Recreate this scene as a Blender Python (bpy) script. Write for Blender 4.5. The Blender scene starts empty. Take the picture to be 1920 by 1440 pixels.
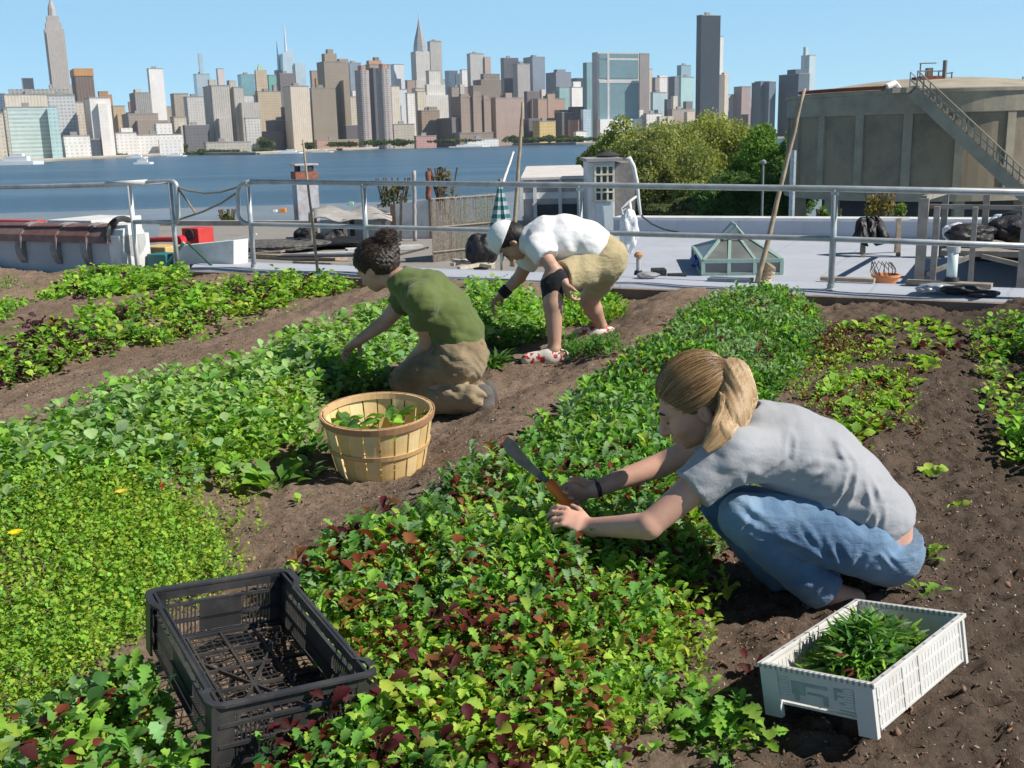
import bpy, math, random
import numpy as np
from mathutils import Vector, Matrix
rad = math.radians
SC = bpy.context.scene
COL = SC.collection
rng = np.random.default_rng(7)
random.seed(7)

# ------------------------------------------------------------------ camera, sky, sun, exposure
EYE = 1.4
PITCH, ROLL, FPX = rad(13.0), rad(1.4), 2010.0
cam_data = bpy.data.cameras.new("camera")
cam = bpy.data.objects.new("camera", cam_data)
COL.objects.link(cam)
cam_data.sensor_width = 36.0
cam_data.lens = 36.0 * FPX / 1920.0
cam_data.clip_start = 0.05
cam_data.clip_end = 60000.0
CM = Matrix.Rotation(math.pi / 2 - PITCH, 3, 'X') @ Matrix.Rotation(-ROLL, 3, 'Z')
cam.matrix_world = Matrix.Translation((0, 0, EYE)) @ CM.to_4x4()
SC.camera = cam

SUN_AZ, SUN_EL = rad(106), rad(43)           # azimuth clockwise from +Y
world = bpy.data.worlds.new("World")
SC.world = world
world.use_nodes = True
wn = world.node_tree
sky = wn.nodes.new("ShaderNodeTexSky")
sky.sky_type = 'NISHITA'
sky.sun_disc = False
sky.sun_elevation = SUN_EL
sky.sun_rotation = SUN_AZ
sky.altitude = 1500
sky.air_density = 0.5
sky.dust_density = 0.3
sky.ozone_density = 6.0
bg = wn.nodes["Background"]
# the low, hazy, pale blue band of a clear spring sky, added to the physical sky and fading with height
_tc = wn.nodes.new("ShaderNodeTexCoord"); _sp = wn.nodes.new("ShaderNodeSeparateXYZ"); wn.links.new(_tc.outputs['Generated'], _sp.inputs[0])
_rp = wn.nodes.new("ShaderNodeValToRGB"); wn.links.new(_sp.outputs[2], _rp.inputs[0])
_e = _rp.color_ramp.elements
_e[0].position, _e[0].color = 0.0, (.225, .39, .42, 1)
_e[1].position, _e[1].color = 0.60, (.0, .0, .0, 1)
for _p, _c in ((0.06, (.205, .37, .44)), (0.15, (.165, .34, .47)), (0.25, (.12, .265, .41)), (0.36, (.03, .08, .13))):
    _x = _e.new(_p); _x.color = (*_c, 1)
_mx = wn.nodes.new("ShaderNodeMix"); _mx.data_type = 'RGBA'; _mx.blend_type = 'MULTIPLY'; _mx.inputs[0].default_value = 1
wn.links.new(sky.outputs[0], _mx.inputs[6]); _mx.inputs[7].default_value = (.32, .32, .32, 1)
_ad = wn.nodes.new("ShaderNodeVectorMath"); _ad.operation = 'MULTIPLY_ADD'
wn.links.new(_rp.outputs[0], _ad.inputs[0]); _ad.inputs[1].default_value = (10, 10, 10); wn.links.new(_mx.outputs[2], _ad.inputs[2])
wn.links.new(_ad.outputs[0], bg.inputs[0])
bg.inputs[1].default_value = 0.125
sd = bpy.data.lights.new("sun", 'SUN')
sd.energy = 4.8
sd.angle = rad(0.53)
sd.color = (1.0, 0.94, 0.84)
sun = bpy.data.objects.new("sun", sd)
COL.objects.link(sun)
S = Vector((math.sin(SUN_AZ) * math.cos(SUN_EL), math.cos(SUN_AZ) * math.cos(SUN_EL), math.sin(SUN_EL)))
sun.rotation_euler = S.to_track_quat('Z', 'Y').to_euler()
SC.view_settings.view_transform = 'Standard'
SC.view_settings.look = 'None'
SC.view_settings.exposure = 0.36
SC.view_settings.gamma = 1.0
SC.cycles.max_bounces = 6
SC.cycles.transparent_max_bounces = 8

# ------------------------------------------------------------------ picture point -> world point
def ray(px, py):
    return CM @ Vector(((px - 960) / FPX, -(py - 720) / FPX, -1.0))
def P(px, py, z=0.0):
    d = ray(px, py); return Vector((0, 0, EYE)) + d * ((z - EYE) / d.z)
def W(px, py, Y):
    d = ray(px, py); return Vector((0, 0, EYE)) + d * (Y / d.y)
def wz(px, py, Y):
    return W(px, py, Y).z

# ------------------------------------------------------------------ tags
def tag(o, label=None, cat=None, group=None, kind=None):
    if label: o['label'] = label
    if cat: o['category'] = cat
    if group: o['group'] = group
    if kind: o['kind'] = kind
    return o
def thing(name, label, cat, loc=(0, 0, 0), rotz=0.0, group=None):
    o = bpy.data.objects.new(name, None); COL.objects.link(o)
    o.location = loc; o.rotation_euler = (0, 0, rotz); o.empty_display_size = 0.2
    return tag(o, label, cat, group)
def wm(o):
    m = Matrix.Translation(o.location) @ o.rotation_euler.to_matrix().to_4x4()
    return wm(o.parent) @ m if o.parent else m
def copy_tree(o, parent=None):
    c = o.copy(); COL.objects.link(c)
    if parent: c.parent = parent
    for ch in [x for x in COL.objects if x.parent == o]:
        copy_tree(ch, c)
    return c

def mesh_obj(name, V, F, m, parent=None, origin=None, local=False, smooth=False, cols=None):
    """V: (n,3) world coordinates (local=True: coordinates of the parent)"""
    V = np.asarray(V, dtype=np.float64).reshape(-1, 3)
    me = bpy.data.meshes.new(name)
    o = bpy.data.objects.new(name, me)
    if parent is not None:
        o.parent = parent
        if not local:
            A = np.array(wm(parent).inverted())
            V = V @ A[:3, :3].T + A[:3, 3]
    elif origin is not None:
        V = V - np.array(origin, dtype=float)
        o.location = origin
    if isinstance(F, np.ndarray):
        nf, k = F.shape
        me.vertices.add(len(V)); me.vertices.foreach_set('co', V.astype(np.float32).ravel())
        me.loops.add(nf * k); me.loops.foreach_set('vertex_index', F.astype(np.int32).ravel())
        me.polygons.add(nf); me.polygons.foreach_set('loop_start', np.arange(0, nf * k, k, dtype=np.int32))
        me.update(calc_edges=True); me.validate()
    else:
        me.from_pydata([tuple(v) for v in V], [], F); me.update()
    if cols is not None:
        a = me.color_attributes.new('tint', 'FLOAT_COLOR', 'POINT')
        c = np.ones((len(V), 4), dtype=np.float32); c[:, :3] = cols
        a.data.foreach_set('color', c.ravel())
    me.materials.append(m)
    if smooth:
        me.polygons.foreach_set('use_smooth', np.ones(len(me.polygons), dtype=bool))
    COL.objects.link(o)
    return o

class MB:
    """collects shapes and builds ONE mesh object"""
    def __init__(s): s.v = []; s.f = []
    def add(s, vs, fs):
        b = len(s.v); s.v += [tuple(v) for v in vs]; s.f += [tuple(i + b for i in f) for f in fs]; return s
    def box(s, c, size, rz=0.0, taper=1.0):
        hx, hy, hz = size[0] / 2, size[1] / 2, size[2] / 2
        cr, sr = math.cos(rz), math.sin(rz); vs = []
        for z in (-1, 1):
            t = taper if z > 0 else 1
            for x, y in ((-1, -1), (1, -1), (1, 1), (-1, 1)):
                X, Y = x * hx * t, y * hy * t
                vs.append((c[0] + X * cr - Y * sr, c[1] + X * sr + Y * cr, c[2] + z * hz))
        return s.add(vs, [(3, 2, 1, 0), (4, 5, 6, 7), (0, 1, 5, 4), (1, 2, 6, 5), (2, 3, 7, 6), (3, 0, 4, 7)])
    def box2(s, a, b):
        return s.box([(a[i] + b[i]) / 2 for i in range(3)], [abs(b[i] - a[i]) for i in range(3)])
    def bar(s, p0, p1, w, h, up=(0, 0, 1)):
        p0, p1 = Vector(p0), Vector(p1); d = (p1 - p0).normalized(); up = Vector(up)
        if abs(d.dot(up)) > 0.98: up = Vector((0, 1, 0))
        r = d.cross(up).normalized(); u = r.cross(d); vs = []
        for p in (p0, p1):
            for a, b in ((-1, -1), (1, -1), (1, 1), (-1, 1)):
                vs.append(p + r * a * w / 2 + u * b * h / 2)
        return s.add(vs, [(3, 2, 1, 0), (4, 5, 6, 7), (0, 1, 5, 4), (1, 2, 6, 5), (2, 3, 7, 6), (3, 0, 4, 7)])
    def tube(s, pts, r, n=10, cap=True):
        pts = [Vector(p) for p in pts]; rs = r if isinstance(r, (list, tuple)) else [r] * len(pts)
        vs = []; fs = []; ref = None
        for i, p in enumerate(pts):
            d = (pts[min(i + 1, len(pts) - 1)] - pts[max(i - 1, 0)]).normalized()
            if ref is None: ref = Vector((0, 0, 1)) if abs(d.z) < 0.9 else Vector((1, 0, 0))
            a = d.cross(ref).normalized(); b = a.cross(d).normalized(); ref = b
            for k in range(n):
                t = 2 * math.pi * k / n
                vs.append(p + (a * math.cos(t) + b * math.sin(t)) * rs[i])
        for i in range(len(pts) - 1):
            for k in range(n):
                fs.append((i * n + k, i * n + (k + 1) % n, (i + 1) * n + (k + 1) % n, (i + 1) * n + k))
        if cap:
            fs.append(tuple(range(n))[::-1]); fs.append(tuple((len(pts) - 1) * n + k for k in range(n)))
        return s.add(vs, fs)
    def lathe(s, prof, c=(0, 0, 0), n=32, close=False, ph=0.0):
        vs = []; fs = []
        for r, z in prof:
            for k in range(n):
                t = 2 * math.pi * k / n + ph; vs.append((c[0] + r * math.cos(t), c[1] + r * math.sin(t), c[2] + z))
        m = len(prof)
        for i in range(m if close else m - 1):
            j = (i + 1) % m
            for k in range(n): fs.append((i * n + k, i * n + (k + 1) % n, j * n + (k + 1) % n, j * n + k))
        if not close:
            if prof[0][0] > 1e-4: fs.append(tuple(range(n))[::-1])
            if prof[-1][0] > 1e-4: fs.append(tuple((m - 1) * n + k for k in range(n)))
        return s.add(vs, fs)
    def prism(s, poly, z0, z1):
        n = len(poly); vs = [(p[0], p[1], z0) for p in poly] + [(p[0], p[1], z1) for p in poly]
        ar = sum(poly[i][0] * poly[(i + 1) % n][1] - poly[(i + 1) % n][0] * poly[i][1] for i in range(n))
        fs = [tuple(range(n))[::-1], tuple(range(n, 2 * n))] + [(i, (i + 1) % n, n + (i + 1) % n, n + i) for i in range(n)]
        if ar < 0: fs = [f[::-1] for f in fs]
        return s.add(vs, fs)
    def slab(s, a, b, th, z0, z1):
        """upright wall between plan points a and b"""
        a, b = Vector(a[:2]), Vector(b[:2]); d = (b - a).normalized(); n = Vector((-d.y, d.x)) * th
        return s.prism([a, b, b + n, a + n], z0, z1)
    def build(s, name, m, parent=None, origin=None, local=False, smooth=False, bevel=0.0):
        o = mesh_obj(name, s.v, s.f, m, parent, origin, local, smooth)
        if bevel:
            b = o.modifiers.new('bevel', 'BEVEL'); b.width = bevel; b.segments = 2; b.limit_method = 'ANGLE'
        return o

# ------------------------------------------------------------------ materials
def nodes(name):
    m = bpy.data.materials.new(name); m.use_nodes = True
    return m, m.node_tree, m.node_tree.nodes['Principled BSDF']
def N(nt, t, **kw):
    n = nt.nodes.new('ShaderNode' + t)
    for k, v in kw.items():
        if k.startswith('i_'):
            key = k[2:]; key = int(key) if key.isdigit() else key.replace('_', ' ')
            n.inputs[key].default_value = v
        else: setattr(n, k, v)
    return n
def ramp(nt, fac, stops):
    r = nt.nodes.new('ShaderNodeValToRGB'); e = r.color_ramp.elements
    e[0].position, e[0].color = stops[0][0], (*stops[0][1], 1)
    e[1].position, e[1].color = stops[1][0], (*stops[1][1], 1)
    for p, c in stops[2:]:
        x = e.new(p); x.color = (*c, 1)
    nt.links.new(fac, r.inputs[0]); return r.outputs[0]
def mixc(nt, fac, a, b, mode='MIX'):
    n = nt.nodes.new('ShaderNodeMix'); n.data_type = 'RGBA'; n.blend_type = mode
    for sock, v in ((n.inputs[0], fac), (n.inputs[6], a), (n.inputs[7], b)):
        if isinstance(v, bpy.types.NodeSocket): nt.links.new(v, sock)
        elif isinstance(v, (int, float)): sock.default_value = v
        else: sock.default_value = (*v, 1)
    return n.outputs[2]
def mathn(nt, op, a, b=0.0, c=None):
    n = nt.nodes.new('ShaderNodeMath'); n.operation = op
    for i, v in enumerate((a, b, c)):
        if v is None: continue
        if isinstance(v, bpy.types.NodeSocket): nt.links.new(v, n.inputs[i])
        else: n.inputs[i].default_value = v
    return n.outputs[0]
def noise(nt, vec, scale, detail=4, rough=0.6, dim='3D'):
    n = N(nt, 'TexNoise', i_Scale=scale, i_Detail=detail, i_Roughness=rough)
    if vec is not None: nt.links.new(vec, n.inputs['Vector'])
    return n.outputs[0]
def bumpn(nt, b, h, strength, dist):
    n = N(nt, 'Bump', i_Strength=strength, i_Distance=dist)
    nt.links.new(h, n.inputs['Height']); nt.links.new(n.outputs[0], b.inputs['Normal']); return n
def mat(name, col, rough=0.7, var=0.18, scale=6.0, bump=0.25, bscale=40.0, bdist=0.004, metal=0.0, dirt=None, dirtscale=2.0, dirtamt=0.5, spec=0.5):
    m, nt, b = nodes(name)
    tc = N(nt, 'TexCoord').outputs['Object']
    f = noise(nt, tc, scale, 5)
    lo = tuple(c * (1 - var) for c in col); hi = tuple(min(1, c * (1 + var)) for c in col)
    c = ramp(nt, f, [(0.3, lo), (0.7, hi)])
    if dirt:
        g = noise(nt, tc, dirtscale, 8, 0.7)
        k = ramp(nt, g, [(0.45, (0, 0, 0)), (0.68, (dirtamt,) * 3)])
        c = mixc(nt, k, c, dirt)
    nt.links.new(c, b.inputs['Base Color'])
    b.inputs['Roughness'].default_value = rough; b.inputs['Metallic'].default_value = metal
    b.inputs['Specular IOR Level'].default_value = spec
    if bump: bumpn(nt, b, noise(nt, tc, bscale, 4), bump, bdist)
    return m
MM = {}
def G(key, *a, **k):
    if key not in MM: MM[key] = mat(key, *a, **k)
    return MM[key]

# ------------------------------------------------------------------ implicit shapes -> one continuous surface
class SDF:
    def __init__(s, lo, hi, h):
        s.lo = np.array(lo, float); s.h = h
        s.n = np.ceil((np.array(hi, float) - s.lo) / h).astype(int) + 1
        s.D = np.full(s.n, 0.5, dtype=np.float32)
    def _sl(s, lo, hi):
        a = np.clip(np.floor((np.array(lo) - s.lo) / s.h).astype(int), 0, s.n - 1)
        b = np.clip(np.ceil((np.array(hi) - s.lo) / s.h).astype(int) + 1, 1, s.n)
        sl = tuple(slice(a[i], max(b[i], a[i] + 1)) for i in range(3))
        ax = [s.lo[i] + s.h * np.arange(sl[i].start, sl[i].stop) for i in range(3)]
        return sl, np.meshgrid(*ax, indexing='ij', sparse=True)
    def _mix(s, sl, d, k, sub=False):
        D = s.D[sl]; d = d.astype(np.float32)
        if sub:
            h = np.clip(0.5 - 0.5 * (D + d) / k, 0, 1); s.D[sl] = D * (1 - h) - d * h + k * h * (1 - h)
        else:
            h = np.clip(0.5 + 0.5 * (D - d) / k, 0, 1); s.D[sl] = D * (1 - h) + d * h - k * h * (1 - h)
    def cap(s, a, b, ra, rb=None, k=0.03, flat=None, sub=False):
        a = np.array(a, float); b = np.array(b, float); rb = ra if rb is None else rb
        m = max(ra, rb) * (1.0 if flat is None else max(1, flat[1])) + 0.05 + k
        sl, (X, Y, Z) = s._sl(np.minimum(a, b) - m, np.maximum(a, b) + m)
        ab = b - a; L = max(ab @ ab, 1e-9)
        dx, dy, dz = X - a[0], Y - a[1], Z - a[2]
        t = np.clip((dx * ab[0] + dy * ab[1] + dz * ab[2]) / L, 0, 1)
        qx, qy, qz = dx - t * ab[0], dy - t * ab[1], dz - t * ab[2]
        if flat is not None:                       # flat = (direction, factor): wider (factor>1) along direction
            n = np.array(flat[0], float); n /= np.linalg.norm(n); fct = flat[1]
            p = qx * n[0] + qy * n[1] + qz * n[2]; c = (1 / fct - 1) * p
            qx, qy, qz = qx + c * n[0], qy + c * n[1], qz + c * n[2]
        d = np.sqrt(qx * qx + qy * qy + qz * qz) - (ra + (rb - ra) * t)
        s._mix(sl, d, k, sub); return s
    def chain(s, pts, rs, k=0.03, flat=None):
        for i in range(len(pts) - 1): s.cap(pts[i], pts[i + 1], rs[i], rs[i + 1], k, flat)
        return s
    def ell(s, c, r, R=None, k=0.02, sub=False):
        c = np.array(c, float); r = np.array(r, float); m = r.max() + 0.04 + k
        sl, (X, Y, Z) = s._sl(c - m, c + m)
        x, y, z = X - c[0], Y - c[1], Z - c[2]
        if R is not None:                          # columns of R are the ellipsoid's axes
            R = np.array(R, float)
            x, y, z = (x * R[0, i] + y * R[1, i] + z * R[2, i] for i in range(3))
        q = np.sqrt((x / r[0]) ** 2 + (y / r[1]) ** 2 + (z / r[2]) ** 2)
        q2 = np.sqrt((x / r[0] ** 2) ** 2 + (y / r[1] ** 2) ** 2 + (z / r[2] ** 2) ** 2) + 1e-9
        d = q * (q - 1) / q2
        s._mix(sl, d, k, sub); return s
    def cut(s, p, n):                              # removes the side n points to
        p = np.array(p, float); n = np.array(n, float); n /= np.linalg.norm(n)
        sl, (X, Y, Z) = s._sl(s.lo, s.lo + s.n * s.h)
        s.D = np.maximum(s.D, ((X - p[0]) * n[0] + (Y - p[1]) * n[1] + (Z - p[2]) * n[2]).astype(np.float32)); return s
    def cutball(s, p, n, c, r):                    # the same, only inside a ball
        p = np.array(p, float); n = np.array(n, float); n /= np.linalg.norm(n); c = np.array(c, float)
        sl, (X, Y, Z) = s._sl(c - r, c + r)
        pl = ((X - p[0]) * n[0] + (Y - p[1]) * n[1] + (Z - p[2]) * n[2])
        bl = np.sqrt((X - c[0]) ** 2 + (Y - c[1]) ** 2 + (Z - c[2]) ** 2) - r
        s.D[sl] = np.maximum(s.D[sl], np.minimum(pl, -bl).astype(np.float32)); return s
    def disp(s, fn):
        sl, (X, Y, Z) = s._sl(s.lo, s.lo + s.n * s.h)
        near = np.abs(s.D) < 0.05
        s.D = np.where(near, s.D + fn(X, Y, Z).astype(np.float32), s.D); return s
    def mesh(s):
        D = s.D; n = D.shape
        ins = D < 0
        nb = np.zeros((n[0] - 1, n[1] - 1, n[2] - 1), dtype=np.int8)
        offs = [(i, j, k) for i in (0, 1) for j in (0, 1) for k in (0, 1)]
        v = lambda A, o: A[o[0]:n[0] - 1 + o[0], o[1]:n[1] - 1 + o[1], o[2]:n[2] - 1 + o[2]]
        for o in offs: nb += v(ins, o)
        act = (nb > 0) & (nb < 8)
        idx = np.full(act.shape, -1, dtype=np.int64); cells = np.argwhere(act); idx[act] = np.arange(len(cells))
        acc = np.zeros((len(cells), 3)); cnt = np.zeros(len(cells))
        vals = {o: v(D, o)[act] for o in offs}
        for o in offs:
            for ax in range(3):
                if o[ax]: continue
                q = list(o); q[ax] = 1; q = tuple(q)
                a, b = vals[o], vals[q]; cr = (a < 0) != (b < 0)
                t = np.where(cr, a / np.where(cr, a - b, 1), 0)
                pnt = np.array(o, float)[None].repeat(len(cells), 0); pnt[:, ax] = t
                acc[cr] += pnt[cr]; cnt[cr] += 1
        V = s.lo + (cells + acc / np.maximum(cnt, 1)[:, None]) * s.h
        F = []
        for ax in range(3):
            b, c = (ax + 1) % 3, (ax + 2) % 3
            lo = [slice(1, n[i] - 1) for i in range(3)]; hi = list(lo)
            lo[ax] = slice(0, n[ax] - 1); hi[ax] = slice(1, n[ax])
            A, B = ins[tuple(lo)], ins[tuple(hi)]
            for flip, msk in ((False, A & ~B), (True, ~A & B)):
                e = np.argwhere(msk); 
                if not len(e): continue
                e[:, b] += 1; e[:, c] += 1
                def g(db, dc):
                    q = e.copy(); q[:, b] -= db; q[:, c] -= dc; return idx[q[:, 0], q[:, 1], q[:, 2]]
                quad = np.stack([g(1, 1), g(0, 1), g(0, 0), g(1, 0)], 1)
                F.append(quad[:, ::-1] if flip else quad)
        F = np.concatenate(F)
        return V, F
    def build(s, name, m, parent=None, origin=None, smooth=1):
        V, F = s.mesh()
        for _ in range(smooth):                    # light relaxation
            acc = np.zeros_like(V); c = np.zeros(len(V))
            for i in range(4):
                a, b = F[:, i], F[:, (i + 1) % 4]
                np.add.at(acc, a, V[b]); np.add.at(acc, b, V[a]); np.add.at(c, a, 1); np.add.at(c, b, 1)
            V = V * 0.58 + 0.42 * acc / c[:, None]
        return mesh_obj(name, V, F, m, parent, origin, smooth=True)
def frame(f, u):
    """axes (forward, side, up) as columns"""
    f = np.array(f, float); f /= np.linalg.norm(f); u = np.array(u, float); sd_ = np.cross(u, f); sd_ /= np.linalg.norm(sd_); u = np.cross(f, sd_)
    return np.stack([f, sd_, u], 1)
# ================================================================== SETTING
WATER_Z, LAND_Z = -12.6, -11.2
ROWA = rad(19.0)
CU, SU = math.cos(ROWA), math.sin(ROWA)
def uv_of(x, y): return x * SU + y * CU, x * CU - y * SU
def sst(a, b, x):
    t = np.clip((x - a) / (b - a), 0, 1); return t * t * (3 - 2 * t)
BEDS = [(-11.5, -9.6, .10), (-8.9, -7.25, .12), (-6.9, -5.05, .15), (-4.45, -2.45, .17), (-1.86, -0.5, .15), (-0.35, 0.55, .05), (0.75, 4.5, .13)]
def terrain(x, y):
    u, v = uv_of(np.asarray(x, float), np.asarray(y, float))
    v = v + 0.05 * np.sin(u * 1.7) + 0.03 * np.sin(u * 3.9 + 1)
    z = np.zeros_like(v)
    for a, b, h in BEDS:
        z = z + h * sst(a - 0.12, a + 0.42, v) * (1 - sst(b - 0.42, b + 0.12, v))
    return z * (1 - sst(8.7, 9.3, u) * 0.5)
def tz(x, y): return float(terrain(x, y))
def PT(px, py, dz=0.0):
    """picture point on the soil (plus dz)"""
    z = 0.0
    for _ in range(12):
        q = P(px, py, z + dz); z = 0.5 * z + 0.5 * tz(q.x, q.y)
    return P(px, py, z + dz)
# cheap value noise for mesh relief
def vnoise(x, y, s, seed=0):
    x = np.asarray(x) * s; y = np.asarray(y) * s
    xi, yi = np.floor(x).astype(int), np.floor(y).astype(int); fx, fy = x - xi, y - yi
    fx, fy = fx * fx * (3 - 2 * fx), fy * fy * (3 - 2 * fy)
    def h(a, b):
        n = (a * 374761393 + b * 668265263 + seed * 362437) & 0x7fffffff
        n = (n ^ (n >> 13)) * 1274126177 & 0x7fffffff
        return ((n ^ (n >> 16)) & 0xffff) / 65535.0
    return (h(xi, yi) * (1 - fx) + h(xi + 1, yi) * fx) * (1 - fy) + (h(xi, yi + 1) * (1 - fx) + h(xi + 1, yi + 1) * fx) * fy
def rough_z(x, y):
    rt_ = 1 + 1.1 * sst(-.9, .1, uv_of(x, y)[1])
    return terrain(x, y) + rt_ * 0.016 * (vnoise(x, y, 38, 8) - .5) + (rt_ - 1) * 0.02 * (vnoise(x, y, 14, 9) - .5) + 0.024 * (vnoise(x, y, 9, 1) - .5) + 0.018 * (vnoise(x, y, 26, 2) - .5) + 0.014 * (vnoise(x, y, 60, 3) - .5) + 0.03 * (vnoise(x, y, 2.3, 4) - .5)

# soil
def soil_mat():
    m, nt, b = nodes('soil')
    tc = N(nt, 'TexCoord').outputs['Object']
    big = noise(nt, tc, 1.3, 4); fine = noise(nt, tc, 60, 6, 0.75)
    c = ramp(nt, big, [(0.3, (.165, .122, .092)), (0.7, (.25, .192, .15))])
    f2 = ramp(nt, fine, [(0.3, (.42, .40, .38)), (0.62, (1.3, 1.25, 1.2))])
    c = mixc(nt, 0.85, c, f2, 'MULTIPLY')
    vo = N(nt, 'TexVoronoi', i_Scale=95.0); nt.links.new(tc, vo.inputs['Vector'])
    spk = ramp(nt, vo.outputs['Distance'], [(0.10, (1, 1, 1)), (0.22, (0, 0, 0))])
    sel = N(nt, 'SeparateColor'); nt.links.new(vo.outputs['Color'], sel.inputs[0])
    k = mathn(nt, 'MULTIPLY', N_sep(nt, spk), mathn(nt, 'GREATER_THAN', sel.outputs[0], 0.78))
    sc = ramp(nt, sel.outputs[1], [(0.2, (.42, .36, .30)), (0.6, (.36, .17, .09)), (0.9, (.6, .56, .5))])
    c = mixc(nt, k, c, sc)
    # the soil at the right is darker, mixed with dark compost
    sp = N(nt, 'SeparateXYZ'); nt.links.new(tc, sp.inputs[0])
    v = mathn(nt, 'SUBTRACT', mathn(nt, 'MULTIPLY', sp.outputs[0], CU), mathn(nt, 'MULTIPLY', sp.outputs[1], SU))
    k2 = N(nt, 'MapRange'); nt.links.new(v, k2.inputs[0]); k2.inputs[1].default_value = -0.9; k2.inputs[2].default_value = 0.3
    kk = mathn(nt, 'MULTIPLY', k2.outputs[0], 0.78)
    c = mixc(nt, kk, c, (.060, .045, .036))
    nt.links.new(c, b.inputs['Base Color']); b.inputs['Roughness'].default_value = 0.95
    b.inputs['Specular IOR Level'].default_value = 0.2
    bumpn(nt, b, fine, 0.9, 0.012)
    return m
def N_sep(nt, colsock):
    s = N(nt, 'RGBToBW'); nt.links.new(colsock, s.inputs[0]); return s.outputs[0]
def grid_mesh(xs, ys, zf, name, m):
    X, Y = np.meshgrid(xs, ys, indexing='ij'); Z = zf(X, Y)
    V = np.stack([X, Y, Z], -1).reshape(-1, 3); nx, ny = X.shape
    i = np.arange(nx - 1)[:, None] * ny + np.arange(ny - 1)[None]
    F = np.stack([i, i + ny, i + ny + 1, i + 1], -1).reshape(-1, 4)
    return V, F
# edge of the planted roof (a straight line) : points from A to B
EA, EB = P(0, 506, 0.0), P(1920, 588, 0.0)
ED = (EB - EA).normalized(); EN = Vector((-ED.y, ED.x, 0))   # away from the camera
def edge(px, off=0.0, z=0.0):
    """point on the roof edge line where picture column px crosses it, moved off metres outward"""
    t0, t1 = -10.0, 30.0
    for _ in range(40):
        t = (t0 + t1) / 2; q = EA + ED * t + EN * off
        d = CM.transposed() @ (Vector((q.x, q.y, z)) - Vector((0, 0, EYE)))
        if 960 + FPX * d.x / -d.z < px: t0 = t
        else: t1 = t
    return Vector((q.x, q.y, z))
ys = np.concatenate([np.arange(1.0, 5.0, 0.013), np.arange(5.0, 13.6, 0.028)])
V, F = grid_mesh(np.arange(-9.0, 5.6, 0.02), ys, rough_z, 'soil', None)
side = (V[:, 0] - EA.x) * EN.x + (V[:, 1] - EA.y) * EN.y
keep = (side[F] < 0.0).all(1)
soil = tag(mesh_obj('soil', V, F[keep], soil_mat(), smooth=True), kind='structure')

# ground, water, far shore
def plain(name, x0, x1, y0, y1, z, m):
    return tag(mesh_obj(name, [(x0, y0, z), (x1, y0, z), (x1, y1, z), (x0, y1, z)], [(0, 1, 2, 3)], m), kind='structure')
asph = G('asphalt', (.17, .17, .17), .9, .2, .05, .3, 4.0, .05, dirt=(.12, .14, .09), dirtscale=.03)
def water_mat():
    m, nt, b = nodes('water')
    tc = N(nt, 'TexCoord').outputs['Object']
    mp = N(nt, 'Mapping'); nt.links.new(tc, mp.inputs[0]); mp.inputs['Scale'].default_value = (0.22, 1.6, 1.0)
    big = noise(nt, mp.outputs[0], 0.012, 6, .65)
    c = ramp(nt, big, [(0.35, (.035, .085, .140)), (0.5, (.055, .115, .18)), (0.68, (.095, .165, .23))])
    nt.links.new(c, b.inputs['Base Color'])
    b.inputs['Roughness'].default_value = 0.30; b.inputs['IOR'].default_value = 1.33
    b.inputs['Specular IOR Level'].default_value = 0.5
    h = noise(nt, tc, 0.35, 6, .7)
    bumpn(nt, b, h, 1.0, 0.9)
    return m
SH = W(200, 400, 175).y
plain('riverbed', -4000, 4000, -800, 4000, -16.0, asph)
plain('water', -4000, 4000, 120, 4000, WATER_Z, water_mat())
# near bank (its waterline slants away to the right)
nb = MB(); nb.prism([(-900, -400), (900, -400), (900, 560), (60, 560), (34, 300), (-25, 232), (-120, 222), (-900, 214)], WATER_Z - 2.5, LAND_Z - .35)
tag(nb.build('near_shore', G('pale_lot', (.17, .225, .29), .9, .2, .05, .2, 4, .05, dirt=(.20, .22, .20), dirtscale=.04)), kind='structure')
# Manhattan slab follows the far waterline
fl = [(-300, 316), (0, 309), (60, 305), (180, 298), (330, 291), (480, 290), (600, 284), (760, 277.5), (900, 273.5), (1080, 271), (1400, 262), (1900, 250), (2600, 232)]
fpts = [P(x, y, WATER_Z) for x, y in fl]
fs_ = MB(); fs_.prism([(max(p.x, -3900), p.y) for p in fpts[:-2]] + [(3900, 3300), (3900, 3900), (-3900, 3900), (-3900, 1200)], WATER_Z - 3, LAND_Z + .6)
tag(fs_.build('far_shore', G('bank', (.30, .27, .22), .9, .35, .02, .0)), kind='structure')

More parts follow.
